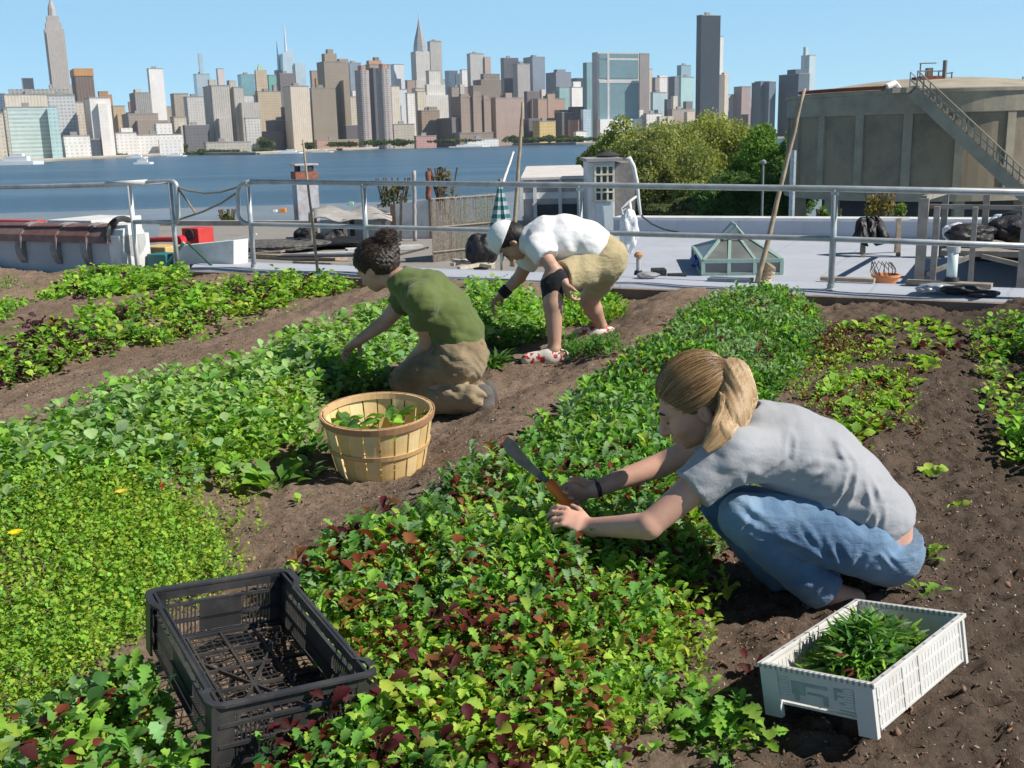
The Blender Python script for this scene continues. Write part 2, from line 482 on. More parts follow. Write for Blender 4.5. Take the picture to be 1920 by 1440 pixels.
# ================================================================== FAR CITY
GRID = rad(27)
AX, BX = (math.cos(GRID), math.sin(GRID)), (-math.sin(GRID), math.cos(GRID))
def far_xy(px, D):
    """plan point seen in picture column px at ground distance D"""
    d = ray(px, 255 + (960 - px) * .0244); h = math.hypot(d.x, d.y)
    return d.x / h * D, d.y / h * D
def meet(K, ax, px):
    d = ray(px, 255); det = ax[0] * -d.y + ax[1] * d.x
    return (-K[0] * -d.y + -K[1] * d.x) / det
def top_z(px, py, K):
    d = ray(px, py); return EYE + d.z / math.hypot(d.x, d.y) * math.hypot(K[0], K[1])
def foot(x0, xs, x1, D):
    xs = min(max(xs, x0 + .6), x1 - .6)
    K = far_xy(xs, D); w = meet(K, AX, x1); d = abs(meet(K, BX, x0))
    d = min(max(d, 8), 70); w = min(max(w, 8), 260)
    return K, w, d
FM = {}
def facade(col, dark=.5, px=9.0, pz=8.0, fx=.55, fz=.5, band=0, glass=0.0, wincol=None):
    if px < 14: px, pz = px * .62, pz * .52
    key = (col, dark, px, pz, fx, fz, band, glass, wincol)
    if key in FM: return FM[key]
    m, nt, b = nodes('facade')
    T = N(nt, 'TexCoord'); sp = N(nt, 'SeparateXYZ'); nt.links.new(T.outputs['Object'], sp.inputs[0])
    sn = N(nt, 'SeparateXYZ'); nt.links.new(T.outputs['Normal'], sn.inputs[0])
    isx = mathn(nt, 'GREATER_THAN', mathn(nt, 'ABSOLUTE', sn.outputs[0]), 0.7)
    h = mathn(nt, 'ADD', mathn(nt, 'MULTIPLY', sp.outputs[1], isx), mathn(nt, 'MULTIPLY', sp.outputs[0], mathn(nt, 'SUBTRACT', 1.0, isx)))
    fa = mathn(nt, 'FRACT', mathn(nt, 'DIVIDE', mathn(nt, 'ADD', h, 5000.0), px)); fb = mathn(nt, 'FRACT', mathn(nt, 'DIVIDE', mathn(nt, 'ADD', sp.outputs[2], 100.0), pz))
    a = mathn(nt, 'LESS_THAN', fa, fx); c = mathn(nt, 'LESS_THAN', fb, fz)
    k = a if band == 1 else (c if band == 2 else mathn(nt, 'MULTIPLY', a, c))
    up = mathn(nt, 'LESS_THAN', sn.outputs[2], 0.5); k = mathn(nt, 'MULTIPLY', k, up)
    n2 = noise(nt, T.outputs['Object'], 0.06, 5, .75)
    wc = wincol or tuple(x * (1 - dark) for x in col)
    base = ramp(nt, n2, [(0.3, tuple(x * .88 for x in col)), (0.7, tuple(min(1, x * 1.1) for x in col))])
    v = N(nt, 'TexWhiteNoise'); q = N(nt, 'Vector' + 'Math', operation='SNAP'); nt.links.new(T.outputs['Object'], q.inputs[0]); q.inputs[1].default_value = (px, px, pz)
    nt.links.new(q.outputs[0], v.inputs[0])
    k = mathn(nt, 'MULTIPLY', k, mathn(nt, 'ADD', mathn(nt, 'MULTIPLY', v.outputs[0], .6), .4))
    nt.links.new(mixc(nt, k, base, wc), b.inputs['Base Color'])
    b.inputs['Roughness'].default_value = .75 if not glass else .3
    b.inputs['Metallic'].default_value = glass
    FM[key] = m; return m
TAN, BEI, WHI, GRY = (.42, .37, .31), (.58, .52, .44), (.74, .72, .70), (.36, .36, .36)
BRO, PNK, DRK, BLU = (.30, .245, .20), (.37, .275, .235), (.10, .115, .14), (.16, .21, .28)
TEA, PAL, ORG, CRM = (.26, .46, .50), (.52, .60, .66), (.46, .26, .15), (.68, .62, .53)
roofm = G('far_roof', (.30, .29, .28), .9, .2, .05, 0)
def building(label, x0, xs, x1, yt, D, m, tiers=(), cat='building', yb=None, name='tower_block', wob=True):
    """box seen from x0 to x1, its near corner in column xs, top at yt; tiers: (x0, xs, x1, ytop[, setback metres]) of upper or side volumes"""
    K, w, d = foot(x0, xs, x1, D)
    o = thing(name, label, cat, (K[0], K[1], LAND_Z), GRID)
    zt = top_z(xs, yt, K)
    pm = MB(); pm.box2((0, 0, -1.5), (w, d, zt - LAND_Z)); pm.build('wall', m, o, local=True)
    rb = MB(); rb.box2((-.4, -.4, zt - LAND_Z), (w + .4, d + .4, zt - LAND_Z + 1.2))
    if w > 26: rb.box2((w * .3, d * .3, zt - LAND_Z + 1.2), (w * .3 + 8, d * .6, zt - LAND_Z + 5.5))
    rb.build('roof', roofm, o, local=True)
    for t in tiers:
        K2, w2, d2 = foot(t[0], t[1], t[2], D + (t[4] if len(t) > 4 else 12)); dx, dy = K2[0] - K[0], K2[1] - K[1]
        lx, ly = dx * AX[0] + dy * AX[1], dx * BX[0] + dy * BX[1]
        z2 = top_z(t[1], t[3], K2) - LAND_Z
        tb = MB(); tb.box2((lx, ly, -1), (lx + w2, ly + d2, z2)); tb.build('upper_tower' if t[3] < yt else 'side_wing', t[5] if len(t) > 5 else m, o, local=True)
    return o
F_, M_, B_ = 1680, 2150, 2750
bl = building
fTAN = facade(TAN, .45, 7, 8, .5, .6); fBEI = facade(BEI, .35, 8, 8, .5, .5); fWHI = facade(WHI, .35, 9, 8, .45, .5); fGRY = facade(GRY, .5, 8, 8, .5, .6)
fBRO = facade(BRO, .5, 7, 7, .5, .5); fPNK = facade(PNK, .45, 7, 7, .5, .5); fDRK = facade(DRK, .5, 8, 8, .5, .5, 0, .3); fBLU = facade(BLU, .45, 8, 9, .6, .6, 0, .3)
fTEA = facade(TEA, .25, 9, 8, .8, .6, 0, .35); fPAL = facade(PAL, .2, 10, 8, .8, .6, 0, .3); fCRM = facade(CRM, .25, 6, 9, .5, .5, 1); fORG = facade(ORG, .4, 8, 8, .5, .5)
fSTR = facade(GRY, .55, 6, 8, .5, .5, 1); fLGR = facade((.55, .54, .53), .4, 7, 8, .5, .6); fSPK = facade((.56, .57, .58), .5, 7, 8, .6, .5)
fDST = facade((.22, .23, .26), .5, 6, 8, .5, .5, 1, .2); fRED = facade((.40, .22, .17), .35, 8, 8)
# ---- left end
bl('low beige block at the left edge behind the moored ferry', -30, -12, 10, 214, 1330, fBEI)
bl('dark grey-blue block showing above the beige one at the far left', -20, 0, 20, 176, 2100, fBLU)
bl('beige slab between the left edge and the pale glass hospital block', 8, 16, 26, 205, 1500, fBEI)
bl('cream hospital block with a long grey roof storey, left of the tall spired skyscraper', 16, 20, 147, 178, 1520, fCRM, [(27, 30, 138, 167, 8, fGRY)])
bl('pale teal glass block with rows of windows standing at the left shore', 20, 22, 113, 202, 1400, facade((.50, .62, .62), .35, 7, 9, .6, .5, 2), [(92, 97, 114, 203, -6, facade((.42, .60, .62), .3, 7, 9, .6, .5, 0))])
bl('speckled grey-white hospital wing right of the pale teal glass block', 98, 101, 148, 180, 1480, fSPK)
bl('low white podium between the teal glass block and the white slab tower', 114, 121, 168, 256, 1420, fWHI, [(120, 122, 158, 272, -14)])
bl('small dark tower poking over the hospital roof left of the spired skyscraper', 53, 58, 75, 147, 2600, fDRK)
bl('beige stepped block behind the low white podium', 146, 150, 163, 192, 1650, fBEI, [(148, 152, 160, 215, -20)])
o = bl('brown tower with a bright orange crown right of the spired skyscraper', 137, 155, 187, 140, 2250, facade((.20, .15, .13), .35, 9, 8, .5, .5, 1))
K, w, d = foot(137, 155, 187, 2249); z0 = top_z(155, 142, K) - LAND_Z
cb = MB(); cb.box2((-1, -1, z0), (w + 1, d + 1, top_z(155, 128, K) - LAND_Z)); cb.build('crown', facade((.50, .27, .11), .2, 9, 8), o, local=True)
bl('white slab tower with a grey left side near the left shore', 166, 177, 214, 184, 1450, facade((.74, .70, .67), .12, 6, 8, .3, .5), [(188, 192, 207, 194, -6)])
bl('orange brown stepped tower behind the white slab tower', 192, 196, 211, 172, 2300, fORG, [(203, 206, 218, 177, 6)])
bl('ochre block right of the orange brown stepped tower', 214, 219, 240, 199, 2200, facade((.50, .38, .25), .3), [(224, 226, 248, 214, -5)])
bl('slim bright white office tower standing alone between dark blocks', 287, 292, 317, 129, 2350, facade((.80, .78, .78), .10, 6, 9, .4, .5, 1))
bl('dark tower with a grey sunlit front left of the slim white tower', 250, 262, 290, 174, 2250, fSTR, [(258, 264, 274, 167, 6, fBEI)])
bl('brown rounded low block left of centre behind the white riverside houses', 226, 246, 300, 214, 1800, facade((.34, .29, .26), .35, 7, 7), [(240, 262, 318, 226, -15)])
bl('white riverside hospital building with a lower step beside a green tree', 214, 219, 256, 250, 1520, fWHI, [(226, 230, 250, 240, 8)])
bl('long low white riverside building under the brown rounded block', 252, 258, 342, 254, 1530, fWHI, [(290, 296, 324, 232, 20), (296, 299, 340, 262, -10)])
bl('reddish small block just left of the grey-fronted dark tower', 246, 249, 256, 192, 2350, fRED)
bl('tan tower between the slim white tower and the twin stepped towers', 326, 334, 360, 176, 2000, fTAN)
bl('greyish tan slab right of the tan tower', 350, 358, 390, 182, 1900, fLGR)
bl('small beige houses low behind the long white riverside building', 322, 330, 352, 220, 1750, fBEI, [(336, 342, 350, 236, -10)])
bl('dark low apartment slab left of the twin stepped riverside towers', 344, 349, 394, 236, 1630, facade((.16, .16, .18), .3))  # the shade on this slab is put into its dark wall colour
bl('pale grey tower with an antenna behind the twin stepped towers', 372, 379, 403, 139, 2600, fPAL, [(385, 386.4, 388, 100, 10)])
bl('thin pinkish tower rising behind the twin stepped towers', 415, 419, 430, 129, 2600, facade((.62, .56, .55), .25))
TW = facade((.47, .44, .41), .35, 5, 8, .4, .6, 1)
bl('left one of the twin stepped riverside towers', 388, 405, 437, 161, 1640, TW, [(398, 402, 414, 149, 8), (390, 414, 437, 222, -14)])
bl('right one of the twin stepped riverside towers', 432, 446, 463, 164, 1650, TW, [(433, 439, 451, 150, 8), (440, 458, 491, 192, -10)])
bl('teal glass block behind the right stepped tower', 454, 461, 487, 140, 2450, fTEA)
bl('whitish grey block between the stepped towers and the tan tower with green tip', 461, 464, 484, 179, 1900, facade((.60, .60, .62), .25))
bl('grey white riverside tower foot with dark left side below the whitish block', 458, 463, 490, 222, 1640, fLGR)
o = bl('tan stepped tower with a small pale green tip', 484, 490, 532, 172, 1900, facade((.52, .43, .32), .35, 7, 8), [(486, 489, 509, 131, 10)])
K, w, d = foot(490, 492, 504, 1912); K0, _, _ = foot(484, 490, 532, 1900); dx, dy = K[0] - K0[0], K[1] - K0[1]
cb = MB(); cb.box(((dx * AX[0] + dy * AX[1]) + w / 2, dx * BX[0] + dy * BX[1] + d / 2, top_z(492, 128, K) - LAND_Z), (w, d, 14), 0, .3); cb.build('pointed_roof', G('copper_green', (.32, .5, .38), .7, .1, .1, 0), o, local=True)
bl('sea green block right of the tan tower with green tip', 508, 512, 529, 141, 2500, facade((.16, .40, .36), .2))
bl('dark brown slab left of the cream slab front', 526, 533, 560, 138, 2200, facade((.19, .17, .18), .3, 7, 8))
bl('dark shaded low blocks filling the gap left of the cream slab', 500, 518, 560, 226, 1720, facade((.13, .13, .15), .3), [(490, 500, 530, 246, -12), (530, 538, 560, 200, 10)])  # near-black walls carry the shade of these low blocks
bl('cream slab tower with a narrow dark side near the middle left', 537, 551, 585, 162, 1680, facade((.66, .57, .47), .22, 5, 9, .5, .5, 1))
# pale glass tower with faceted top and spire
o = thing('glass_skyscraper', 'pale faceted glass skyscraper with a tall thin spire', 'skyscraper', (*far_xy(556, 2700), LAND_Z), GRID)
Kx = far_xy(556, 2700); zz = lambda y: top_z(556, y, Kx) - LAND_Z
mb = MB(); s_ = 26
mb.add([(-s_, 0, 0), (s_, 0, 0), (s_, 40, 0), (-s_, 40, 0), (-s_ * .7, 3, zz(100)), (s_ * .25, 3, zz(90)), (s_ * .3, 35, zz(95)), (-s_ * .7, 35, zz(100))], [(3, 2, 1, 0), (4, 5, 6, 7), (0, 1, 5, 4), (1, 2, 6, 5), (2, 3, 7, 6), (3, 0, 4, 7)])
mb.box2((s_ * .3, -3, 0), (s_ * 1.25, 34, zz(118)))
mb.build('glass_wall', facade((.56, .66, .72), .12, 12, 8, .6, .5, 0, .25), o, local=True)
mb = MB(); mb.tube([(-6, 18, zz(100)), (-6, 18, zz(42))], [3.5, .8], 6); mb.build('spire', facade((.7, .74, .78), .1), o, local=True)
o = thing('mast_tower', 'thin grey antenna mast tower left of the faceted glass skyscraper', 'tower', (*far_xy(534, 2720), LAND_Z), GRID)
mb = MB(); mb.box2((-9, 0, 0), (9, 18, zz(130))); mb.build('tower_base', fGRY, o, local=True)
mb = MB(); mb.tube([(0, 9, zz(130)), (0, 9, zz(100)), (0, 9, zz(74))], [3.4, 2.4, 1.0], 6); mb.build('mast', fPAL, o, local=True)
bl('broad dark tan riverside block left of the tall brown stepped tower', 586, 590, 634, 166, 1690, facade((.30, .25, .20), .3, 6, 6, .5, .4))
bl('tall brown stepped apartment tower left of the twin round towers', 602, 616, 655, 116, 1800, facade((.34, .28, .23), .4, 6, 7), [(612, 618, 640, 100, 10), (620, 624, 634, 92, 16), (634, 645, 661, 110, 14), (640, 650, 657, 150, -6)])
bl('small orange-topped block left of the tall brown stepped tower', 596, 600, 613, 148, 2200, facade((.55, .33, .16), .2))
bl('small pinkish tower behind the orange-topped block', 588, 592, 602, 133, 2500, fPNK)
bl('bluish slab between the tall brown stepped tower and the twin round towers', 654, 663, 684, 118, 2500, facade((.24, .30, .38), .2))
bl('small white and tan blocks just left of the twin round towers', 655, 659, 675, 182, 1950, fBEI, [(664, 666, 674, 170, 6, fWHI)])
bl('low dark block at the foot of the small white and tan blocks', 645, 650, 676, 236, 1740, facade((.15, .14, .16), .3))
bl('brown block with a reddish top behind the twin round towers', 690, 700, 737, 121, 2000, facade((.36, .27, .22), .3), [(706, 710, 718, 107, 12, facade((.25, .18, .14), .2)), (694, 699, 722, 113, 8, facade((.46, .28, .2), .2))])
def round_tower(label, xc, r_px, yt, D, col):
    K = far_xy(xc, D); r = r_px / FPX * D * 1.02; zt = top_z(xc, yt, K) - LAND_Z
    o = thing('round_tower', label, 'building', (K[0], K[1], LAND_Z), GRID)
    prof = []; n = 12; mb = MB(); vs = []
    pl = []
    for k in range(24):
        t = 2 * math.pi * k / 24; rr = r * (1.0 if k % 3 else .93); pl.append((rr * math.cos(t), rr * math.sin(t)))
    mb.prism(pl, -1, zt); mb.build('wall', col, o, local=True)
    mb = MB(); mb.prism([(a * .55, b * .55) for a, b in pl], zt, zt + 7); mb.build('roof_house', facade((.42, .26, .2), .2), o, local=True)
    return o
RT = facade((.40, .35, .34), .35, 6, 6, .5, .5, 2)
round_tower('left one of the twin round brown riverside towers', 685, 12.5, 132, 1700, RT)
round_tower('right one of the twin round brown riverside towers', 724, 12.5, 129, 1700, RT)
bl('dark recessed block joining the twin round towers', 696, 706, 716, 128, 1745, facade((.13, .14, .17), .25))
bl('tall white slab right of the twin round towers', 738, 745, 763, 121, 2550, facade((.66, .68, .72), .12))
bl('cream slab touching the right round tower', 736, 738, 753, 162, 1850, fCRM)
bl('bluish white slab right of the cream slab', 750, 753, 767, 168, 1900, facade((.60, .64, .70), .2))
bl('narrow white slab left of the silver needle tower', 764, 767, 781, 175, 1880, fWHI)
bl('beige low riverside block right of the twin round towers', 734, 739, 778, 234, 1700, facade((.48, .42, .35), .3))
bl('small reddish tower left of the silver needle tower', 764, 768, 783, 151, 2450, fPNK)
bl('beige block behind the narrow white slab', 776, 783, 800, 166, 2250, fBEI)
# needle tower
D = 2500; Kx = far_xy(797, D); o = thing('needle_skyscraper', 'silver needle-topped skyscraper with arched crown', 'skyscraper', (Kx[0], Kx[1], LAND_Z), GRID)
zz = lambda y: top_z(797, y, Kx) - LAND_Z
cm = facade((.58, .56, .54), .35, 5, 8, .45, .6, 1)
mb = MB(); mb.box2((-14, 0, 0), (19, 30, zz(96))); mb.box2((-17, -3, 0), (24, 34, zz(150))); mb.build('shaft', cm, o, local=True)
mb = MB(); a = zz(96); b_ = zz(38); H = b_ - a
mb.lathe([(16, 0), (15, H * .18), (12, H * .40), (8, H * .62), (4.5, H * .8), (1.8, H)], (2.5, 15, a), 8); mb.build('crown', facade((.50, .48, .46), .3, 6, 6, .5, .5, 2, .3), o, local=True)
mb = MB(); mb.tube([(2.5, 15, b_ - 2), (2.5, 15, zz(22))], [1.8, .4], 6); mb.build('spire', cm, o, local=True)
o = bl('grey slab with a dark band right behind the silver needle tower', 808, 813, 834, 78, 2580, facade((.46, .44, .42), .3, 5, 9, .5, .5, 1), [(812, 815, 833, 76, 3, facade((.22, .2, .2), .1))])
bl('whitish stepped tower in front of the silver needle tower', 803, 809, 830, 133, 2150, facade((.62, .60, .57), .3, 6, 9, .4, .5, 1), [(800, 804, 838, 158, -10), (798, 801, 843, 178, -20)])
bl('beige block left of the whitish stepped tower foot', 780, 786, 802, 172, 1950, fBEI, [(783, 786, 795, 190, -10)])
bl('brown riverside block under the whitish stepped tower', 784, 792, 826, 208, 1760, facade((.33, .25, .19), .35), [(800, 806, 822, 200, 8)])
bl('dark brown slab left of the brown riverside complex', 815, 848, 862, 222, 1720, facade((.20, .17, .16), .3))
bl('dark blue block behind the left end of the brown riverside complex', 838, 845, 862, 133, 2500, fBLU, [(853, 858, 869, 138, 6, facade((.12, .16, .2), .3))])
bl('white block left of the pale grey twin-topped tower', 866, 870, 880, 131, 2450, fWHI)
bl('grey and brown blocks rising right above the brown riverside complex', 842, 850, 880, 164, 2200, facade((.32, .28, .27), .3), [(862, 866, 874, 158, 6, fLGR)])
bl('pale grey tower with a darker cap above the brown riverside complex', 880, 886, 912, 101, 2550, facade((.50, .49, .49), .25, 5, 8, .5, .5, 1), [(884, 888, 908, 99, 3, facade((.3, .3, .3), .1)), (908, 913, 924, 106, 12, facade((.46, .36, .33), .2))])
bl('dark block with golden upper windows left of the two dark office towers', 890, 905, 942, 150, 2150, facade((.24, .20, .17), .35, 9, 9), [(904, 910, 940, 138, 10), (880, 890, 912, 160, -8)])
BR = facade((.35, .265, .22), .4, 6, 7, .5, .5)
bl('left building of the brown riverside complex with dark gaps', 848, 866, 886, 182, 1720, BR, [(864, 867, 882, 176, 6)])
bl('middle building of the brown riverside complex', 884, 889, 905, 180, 1725, BR, [(888, 890, 902, 172, 6)])
bl('narrow building of the brown riverside complex beside the pinkish one', 902, 909, 922, 186, 1730, BR, [(906, 909, 916, 178, 6)])
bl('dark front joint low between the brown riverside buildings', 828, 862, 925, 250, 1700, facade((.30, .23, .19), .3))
bl('broad pinkish brown block right of the brown riverside complex', 920, 931, 982, 184, 1740, facade((.42, .31, .27), .25, 6, 7), [(946, 950, 962, 174, 8)])
bl('dark office tower left of the pale grey slab, right of centre', 942, 948, 975, 109, 2500, facade((.16, .17, .20), .3, 6, 8, .5, .5, 1, .2))
bl('pale grey slab in front of the two dark office towers', 964, 973, 996, 120, 2250, facade((.42, .40, .40), .3, 5, 8, .5, .5, 1))
bl('grey-blue office tower right of the pale grey slab', 984, 1001, 1024, 107, 2450, facade((.30, .34, .40), .25, 6, 8, .5, .5, 1, .2))
bl('dark block with a grey sunlit front left of the white gabled tower', 1025, 1044, 1072, 136, 2350, facade((.24, .27, .33), .3), [(1040, 1046, 1062, 130, 8)])
bl('white gabled tower left of the broad glass slab', 1070, 1073, 1093, 164, 2200, facade((.80, .78, .76), .1), [(1074, 1076, 1090, 153, 4)])
bl('dark block behind the white gabled tower', 1066, 1082, 1100, 147, 2500, fDRK)
bl('teal block under the dark block with grey front', 1044, 1050, 1068, 164, 2050, facade((.28, .46, .48), .25), [(1036, 1042, 1052, 172, 8, facade((.4, .4, .42), .3))])
bl('dark gap block with a small cream tower right of the broad pinkish block', 984, 990, 1012, 172, 2050, facade((.17, .15, .16), .3), [(1014, 1017, 1024, 168, 12, fCRM), (996, 999, 1011, 186, -6, fPNK)])
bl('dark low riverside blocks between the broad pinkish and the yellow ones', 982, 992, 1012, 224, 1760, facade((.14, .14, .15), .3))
bl('pinkish brown block above the small yellow building', 1000, 1010, 1060, 186, 1850, facade((.44, .31, .25), .25, 6, 7), [(1024, 1028, 1042, 176, 8), (1040, 1050, 1066, 206, -12)])
bl('small yellow ochre riverside building', 999, 1012, 1042, 228, 1730, facade((.60, .44, .20), .3, 8, 10))
bl('dark block right of the small yellow ochre building', 1040, 1054, 1078, 212, 1800, facade((.15, .14, .15), .3), [(1066, 1076, 1096, 200, 10)])
bl('small salmon house beside the dark block', 1066, 1070, 1086, 226, 1760, facade((.55, .30, .22), .2))
bl('white low pavilion left of the foot of the broad glass slab', 1076, 1080, 1100, 247, 1730, fWHI, [(1092, 1094, 1108, 205, 20, fPAL)])
bl('teal glass tower half hidden by the left side of the broad glass slab', 1094, 1101, 1113, 118, 2450, facade((.20, .34, .38), .25))
# broad glass slab
D = 1790; K = far_xy(1122, D)
w = meet(K, AX, 1198); d = abs(meet(K, BX, 1111)); o = thing('glass_slab', 'broad blue-green glass slab tower with white side frame by the river', 'skyscraper', (K[0], K[1], LAND_Z), GRID)
zt = top_z(1122, 96, K) - LAND_Z; zr = lambda y: top_z(1122, y, K) - LAND_Z
mb = MB(); mb.box2((0, .6, 0), (w, d, zt - 1)); mb.build('concrete_frame', facade((.50, .49, .48), .08, 30, 30), o, local=True)
gm = facade((.19, .29, .32), .22, 5, 4.2, 1.0, .45, 2, .15)
mb = MB()
for (xa, xb_) in ((1.6, w * .215), (w * .265, w - 2)):
    for ya, yb_ in ((100, 110), (112, 147), (157, 228)): mb.box2((xa, -.5, zr(yb_)), (xb_, .6, zr(ya)))
mb.build('glass_front', gm, o, local=True)
mb = MB(); mb.box2((1.6, -.7, zr(156)), (w - 2, .5, zr(150))); mb.box2((w * .215, -1.0, zr(240)), (w * .265, .5, zr(100))); mb.box2((w * .265, -.8, zr(112.4)), (w - 2, .5, zr(108.6)))
mb.build('louvre_band', facade((.50, .50, .50), .2, 3, 30, .5, .5), o, local=True)
mb = MB(); mb.box2((-2, -9, -1), (w, 0.3, zr(224))); mb.build('podium', facade((.72, .72, .72), .1), o, local=True)
bl('grey slab right behind the broad glass slab', 1196, 1199, 1217, 101, 2050, facade((.30, .27, .27), .3, 5, 8, .5, .5, 1))
bl('thin beige tower right of the grey slab', 1214, 1217, 1223, 130, 2400, fBEI)
bl('grey pinkish block right of the broad glass slab', 1222, 1228, 1252, 146, 2350, facade((.34, .31, .32), .3), [(1234, 1236, 1250, 142, 6, fWHI)])
bl('light glass block low right of the broad glass slab', 1220, 1224, 1249, 174, 2000, facade((.42, .56, .62), .15, 8, 8), [(1246, 1250, 1258, 186, -8, fDRK)])
bl('dark block with brown right side left of the tallest black tower', 1252, 1264, 1276, 144, 2250, facade((.22, .24, .28), .3))
bl('pale teal tower just left of the tallest black tower', 1268, 1276, 1294, 123, 2600, facade((.26, .42, .50), .2))
bl('light turquoise slab beside the pale teal tower', 1272, 1276, 1300, 145, 2200, facade((.42, .62, .64), .15), [(1258, 1262, 1270, 180, -20, fCRM), (1280, 1286, 1298, 190, -16, facade((.2, .2, .22), .3))])
bl('low white buildings over the left end of the trees', 1206, 1212, 1240, 214, 1850, fWHI, [(1232, 1236, 1262, 218, -4, fBEI), (1196, 1199, 1206, 206, 6, fWHI)])
bl('low mixed blocks over the trees at the foot of the tallest black tower', 1250, 1260, 1302, 206, 1900, facade((.38, .33, .30), .3), [(1282, 1288, 1304, 210, -10, fBEI)])
# black tower
o = bl('tallest black glass tower over the trees', 1303, 1312, 1347, 29, 1800, facade((.055, .065, .08), .35, 6, 5, .6, .5, 2, .1), name='black_tower', cat='skyscraper')
bl('slim white tower half hidden behind the tallest black tower', 1344, 1347, 1353, 69, 2500, fWHI)
bl('tan block with dark side right of the tallest black tower', 1340, 1344, 1357, 141, 2000, facade((.22, .2, .19), .3), [(1352, 1356, 1364, 136, 20, fCRM)])
bl('grey tower low between the black tower and the dark office blocks', 1358, 1363, 1374, 178, 2150, fLGR)
bl('dark block with a pinkish sunlit front over the trees', 1374, 1389, 1406, 163, 2150, facade((.42, .34, .34), .3))
bl('dark glass block with chamfered top left of the tank', 1407, 1440, 1452, 154, 2100, facade((.15, .20, .25), .3), [(1412, 1424, 1444, 152, 6)])
bl('dark blue tower with a stepped top nearest to the tank', 1457, 1494, 1514, 139, 2100, facade((.10, .14, .19), .3), [(1472, 1488, 1512, 130, 8)])
bl('pale glass tower behind the stepped dark blue tower', 1497, 1513, 1524, 104, 2600, facade((.50, .62, .68), .15), [(1504, 1505.4, 1507, 88, 6)])
bl('dark block behind the right end of the tank roof', 1888, 1898, 1950, 150, 2100, facade((.12, .14, .18), .3))

# spired skyscraper (stepped), leftmost giant
D = 2790; Kx = far_xy(127, D); o = thing('spired_skyscraper', 'tallest grey stone skyscraper with stepped shoulders and mast, at the left', 'skyscraper', (Kx[0], Kx[1], LAND_Z), rad(25))
zz = lambda y: top_z(112, y, Kx) - LAND_Z
es = facade((.47, .43, .41), .32, 6, 9, .45, .6, 1)
mb = MB()
for hw, y0, dp in ((31, 300, 46), (27, 172, 42), (24.5, 60, 36), (21.5, 45, 30), (18, 34, 26), (12, 22, 20)):
    pass
mb.box2((-24, 0, 0), (24, 44, zz(158))); mb.box2((-21, 2, 0), (21, 42, zz(54))); mb.box2((-18, -1, 0), (18, 45, zz(60))); mb.box2((-17, 5, 0), (17, 39, zz(42))); mb.box2((-13, 9, 0), (13, 35, zz(29)))
mb.build('shaft', es, o, local=True)
mb = MB(); a = zz(29); mb.lathe([(9, 0), (8, zz(14) - a), (6, zz(8) - a), (3.2, zz(2) - a), (2.2, zz(-14) - a), (.8, zz(-40) - a)], (0, 22, a), 8); mb.build('mast', es, o, local=True)

# a few anonymous mid-rise blocks right behind the shore, each different
for (lab, x0, xs, x1, yt, D, m) in (
    ('brick red low row on the shore below the twin round towers', 590, 594, 672, 264, 1640, facade((.44, .28, .22), .2)),
    ('pink low row on the shore right of the twin round towers', 776, 780, 818, 256, 1670, facade((.48, .27, .25), .2)),
    ('grey low hall behind the first trees of the far shore', 380, 386, 470, 268, 1560, facade((.4, .38, .35), .3)),
    ('white low hall on the shore under the brown riverside complex', 870, 876, 935, 262, 1660, fWHI),
    ('dark shed on the shore near the white slab tower', 160, 166, 186, 262, 1440, fDRK),
    ('beige row filling the skyline between cream slab and broad dark tan block', 574, 580, 592, 190, 1950, fTAN),
    ('grey far block between the sea green block and the mast tower', 516, 520, 545, 160, 2400, fGRY),
    ('grey far block between the bluish slab and the round towers', 655, 664, 700, 150, 2600, fGRY),
    ('hazy grey far block left of the pale grey tower', 826, 834, 848, 150, 2650, fPAL),
    ('hazy tan far block behind the two dark office towers', 925, 934, 950, 150, 2650, fTAN),
    ('hazy far block behind the light glass block', 1216, 1222, 1240, 160, 2700, fPAL),
    ('hazy far block left of the slim white office tower', 268, 276, 296, 196, 2700, fTAN),
    ('hazy far block between the slim white tower and the tan tower', 312, 318, 334, 200, 2600, fTAN),
    ('hazy far block right of the black tower behind the trees', 1362, 1372, 1412, 186, 2600, fLGR),
    ('cream block between the ochre block and the grey-fronted dark tower', 236, 240, 262, 212, 2300, fCRM)):
    bl(lab, x0, xs, x1, yt, D, m)

# embankment: motorway deck, quay strips, boats
quay = MB()
for i in range(len(fpts) - 3):
    a, b = fpts[i], fpts[i + 1]
    quay.slab((a.x, a.y), (b.x, b.y), 9, LAND_Z + .6, LAND_Z + 1.8)
tag(quay.build('embankment', facade((.52, .47, .40), .5, 14, 20, .4, .3)), kind='structure')
def boat(label, px, py, L, D=None, col=(.8, .8, .82), name='boat', h=1.0, rz=0.0):
    c = P(px, py, WATER_Z)
    o = thing(name, label, 'boat', (c.x, c.y, WATER_Z), rz)
    mb = MB(); b = L * .11
    pl = [(-L / 2, -b), (L * .32, -b), (L / 2, 0), (L * .32, b), (-L / 2, b)]
    mb.prism(pl, -.3, L * .07 * h); mb.build('hull', G('boat' + str(col), col, .4, .05, .1, 0), o, local=True)
    mb = MB(); mb.box((-L * .06, 0, L * .07 * h + L * .045 * h), (L * .5, b * 1.5, L * .09 * h)); mb.box((-L * .02, 0, L * .16 * h + L * .02 * h), (L * .22, b * 1.1, L * .05 * h))
    mb.build('cabin', facade(col, .35, L * .04, 9, .5, .3), o, local=True)
    return o
boat('long white ferry moored at the far left shore', 38, 309, 42, h=1.1, name='ferry')
boat('small white motor boat out on the river left of centre', 270, 308, 15, name='motor_boat', h=1.6)
boat('white excursion boat moored behind the small motor boat', 258, 297, 24, name='excursion_boat')
boat('second white boat moored right of the small motor boat', 332, 293.5, 24, name='excursion_boat', h=.8)
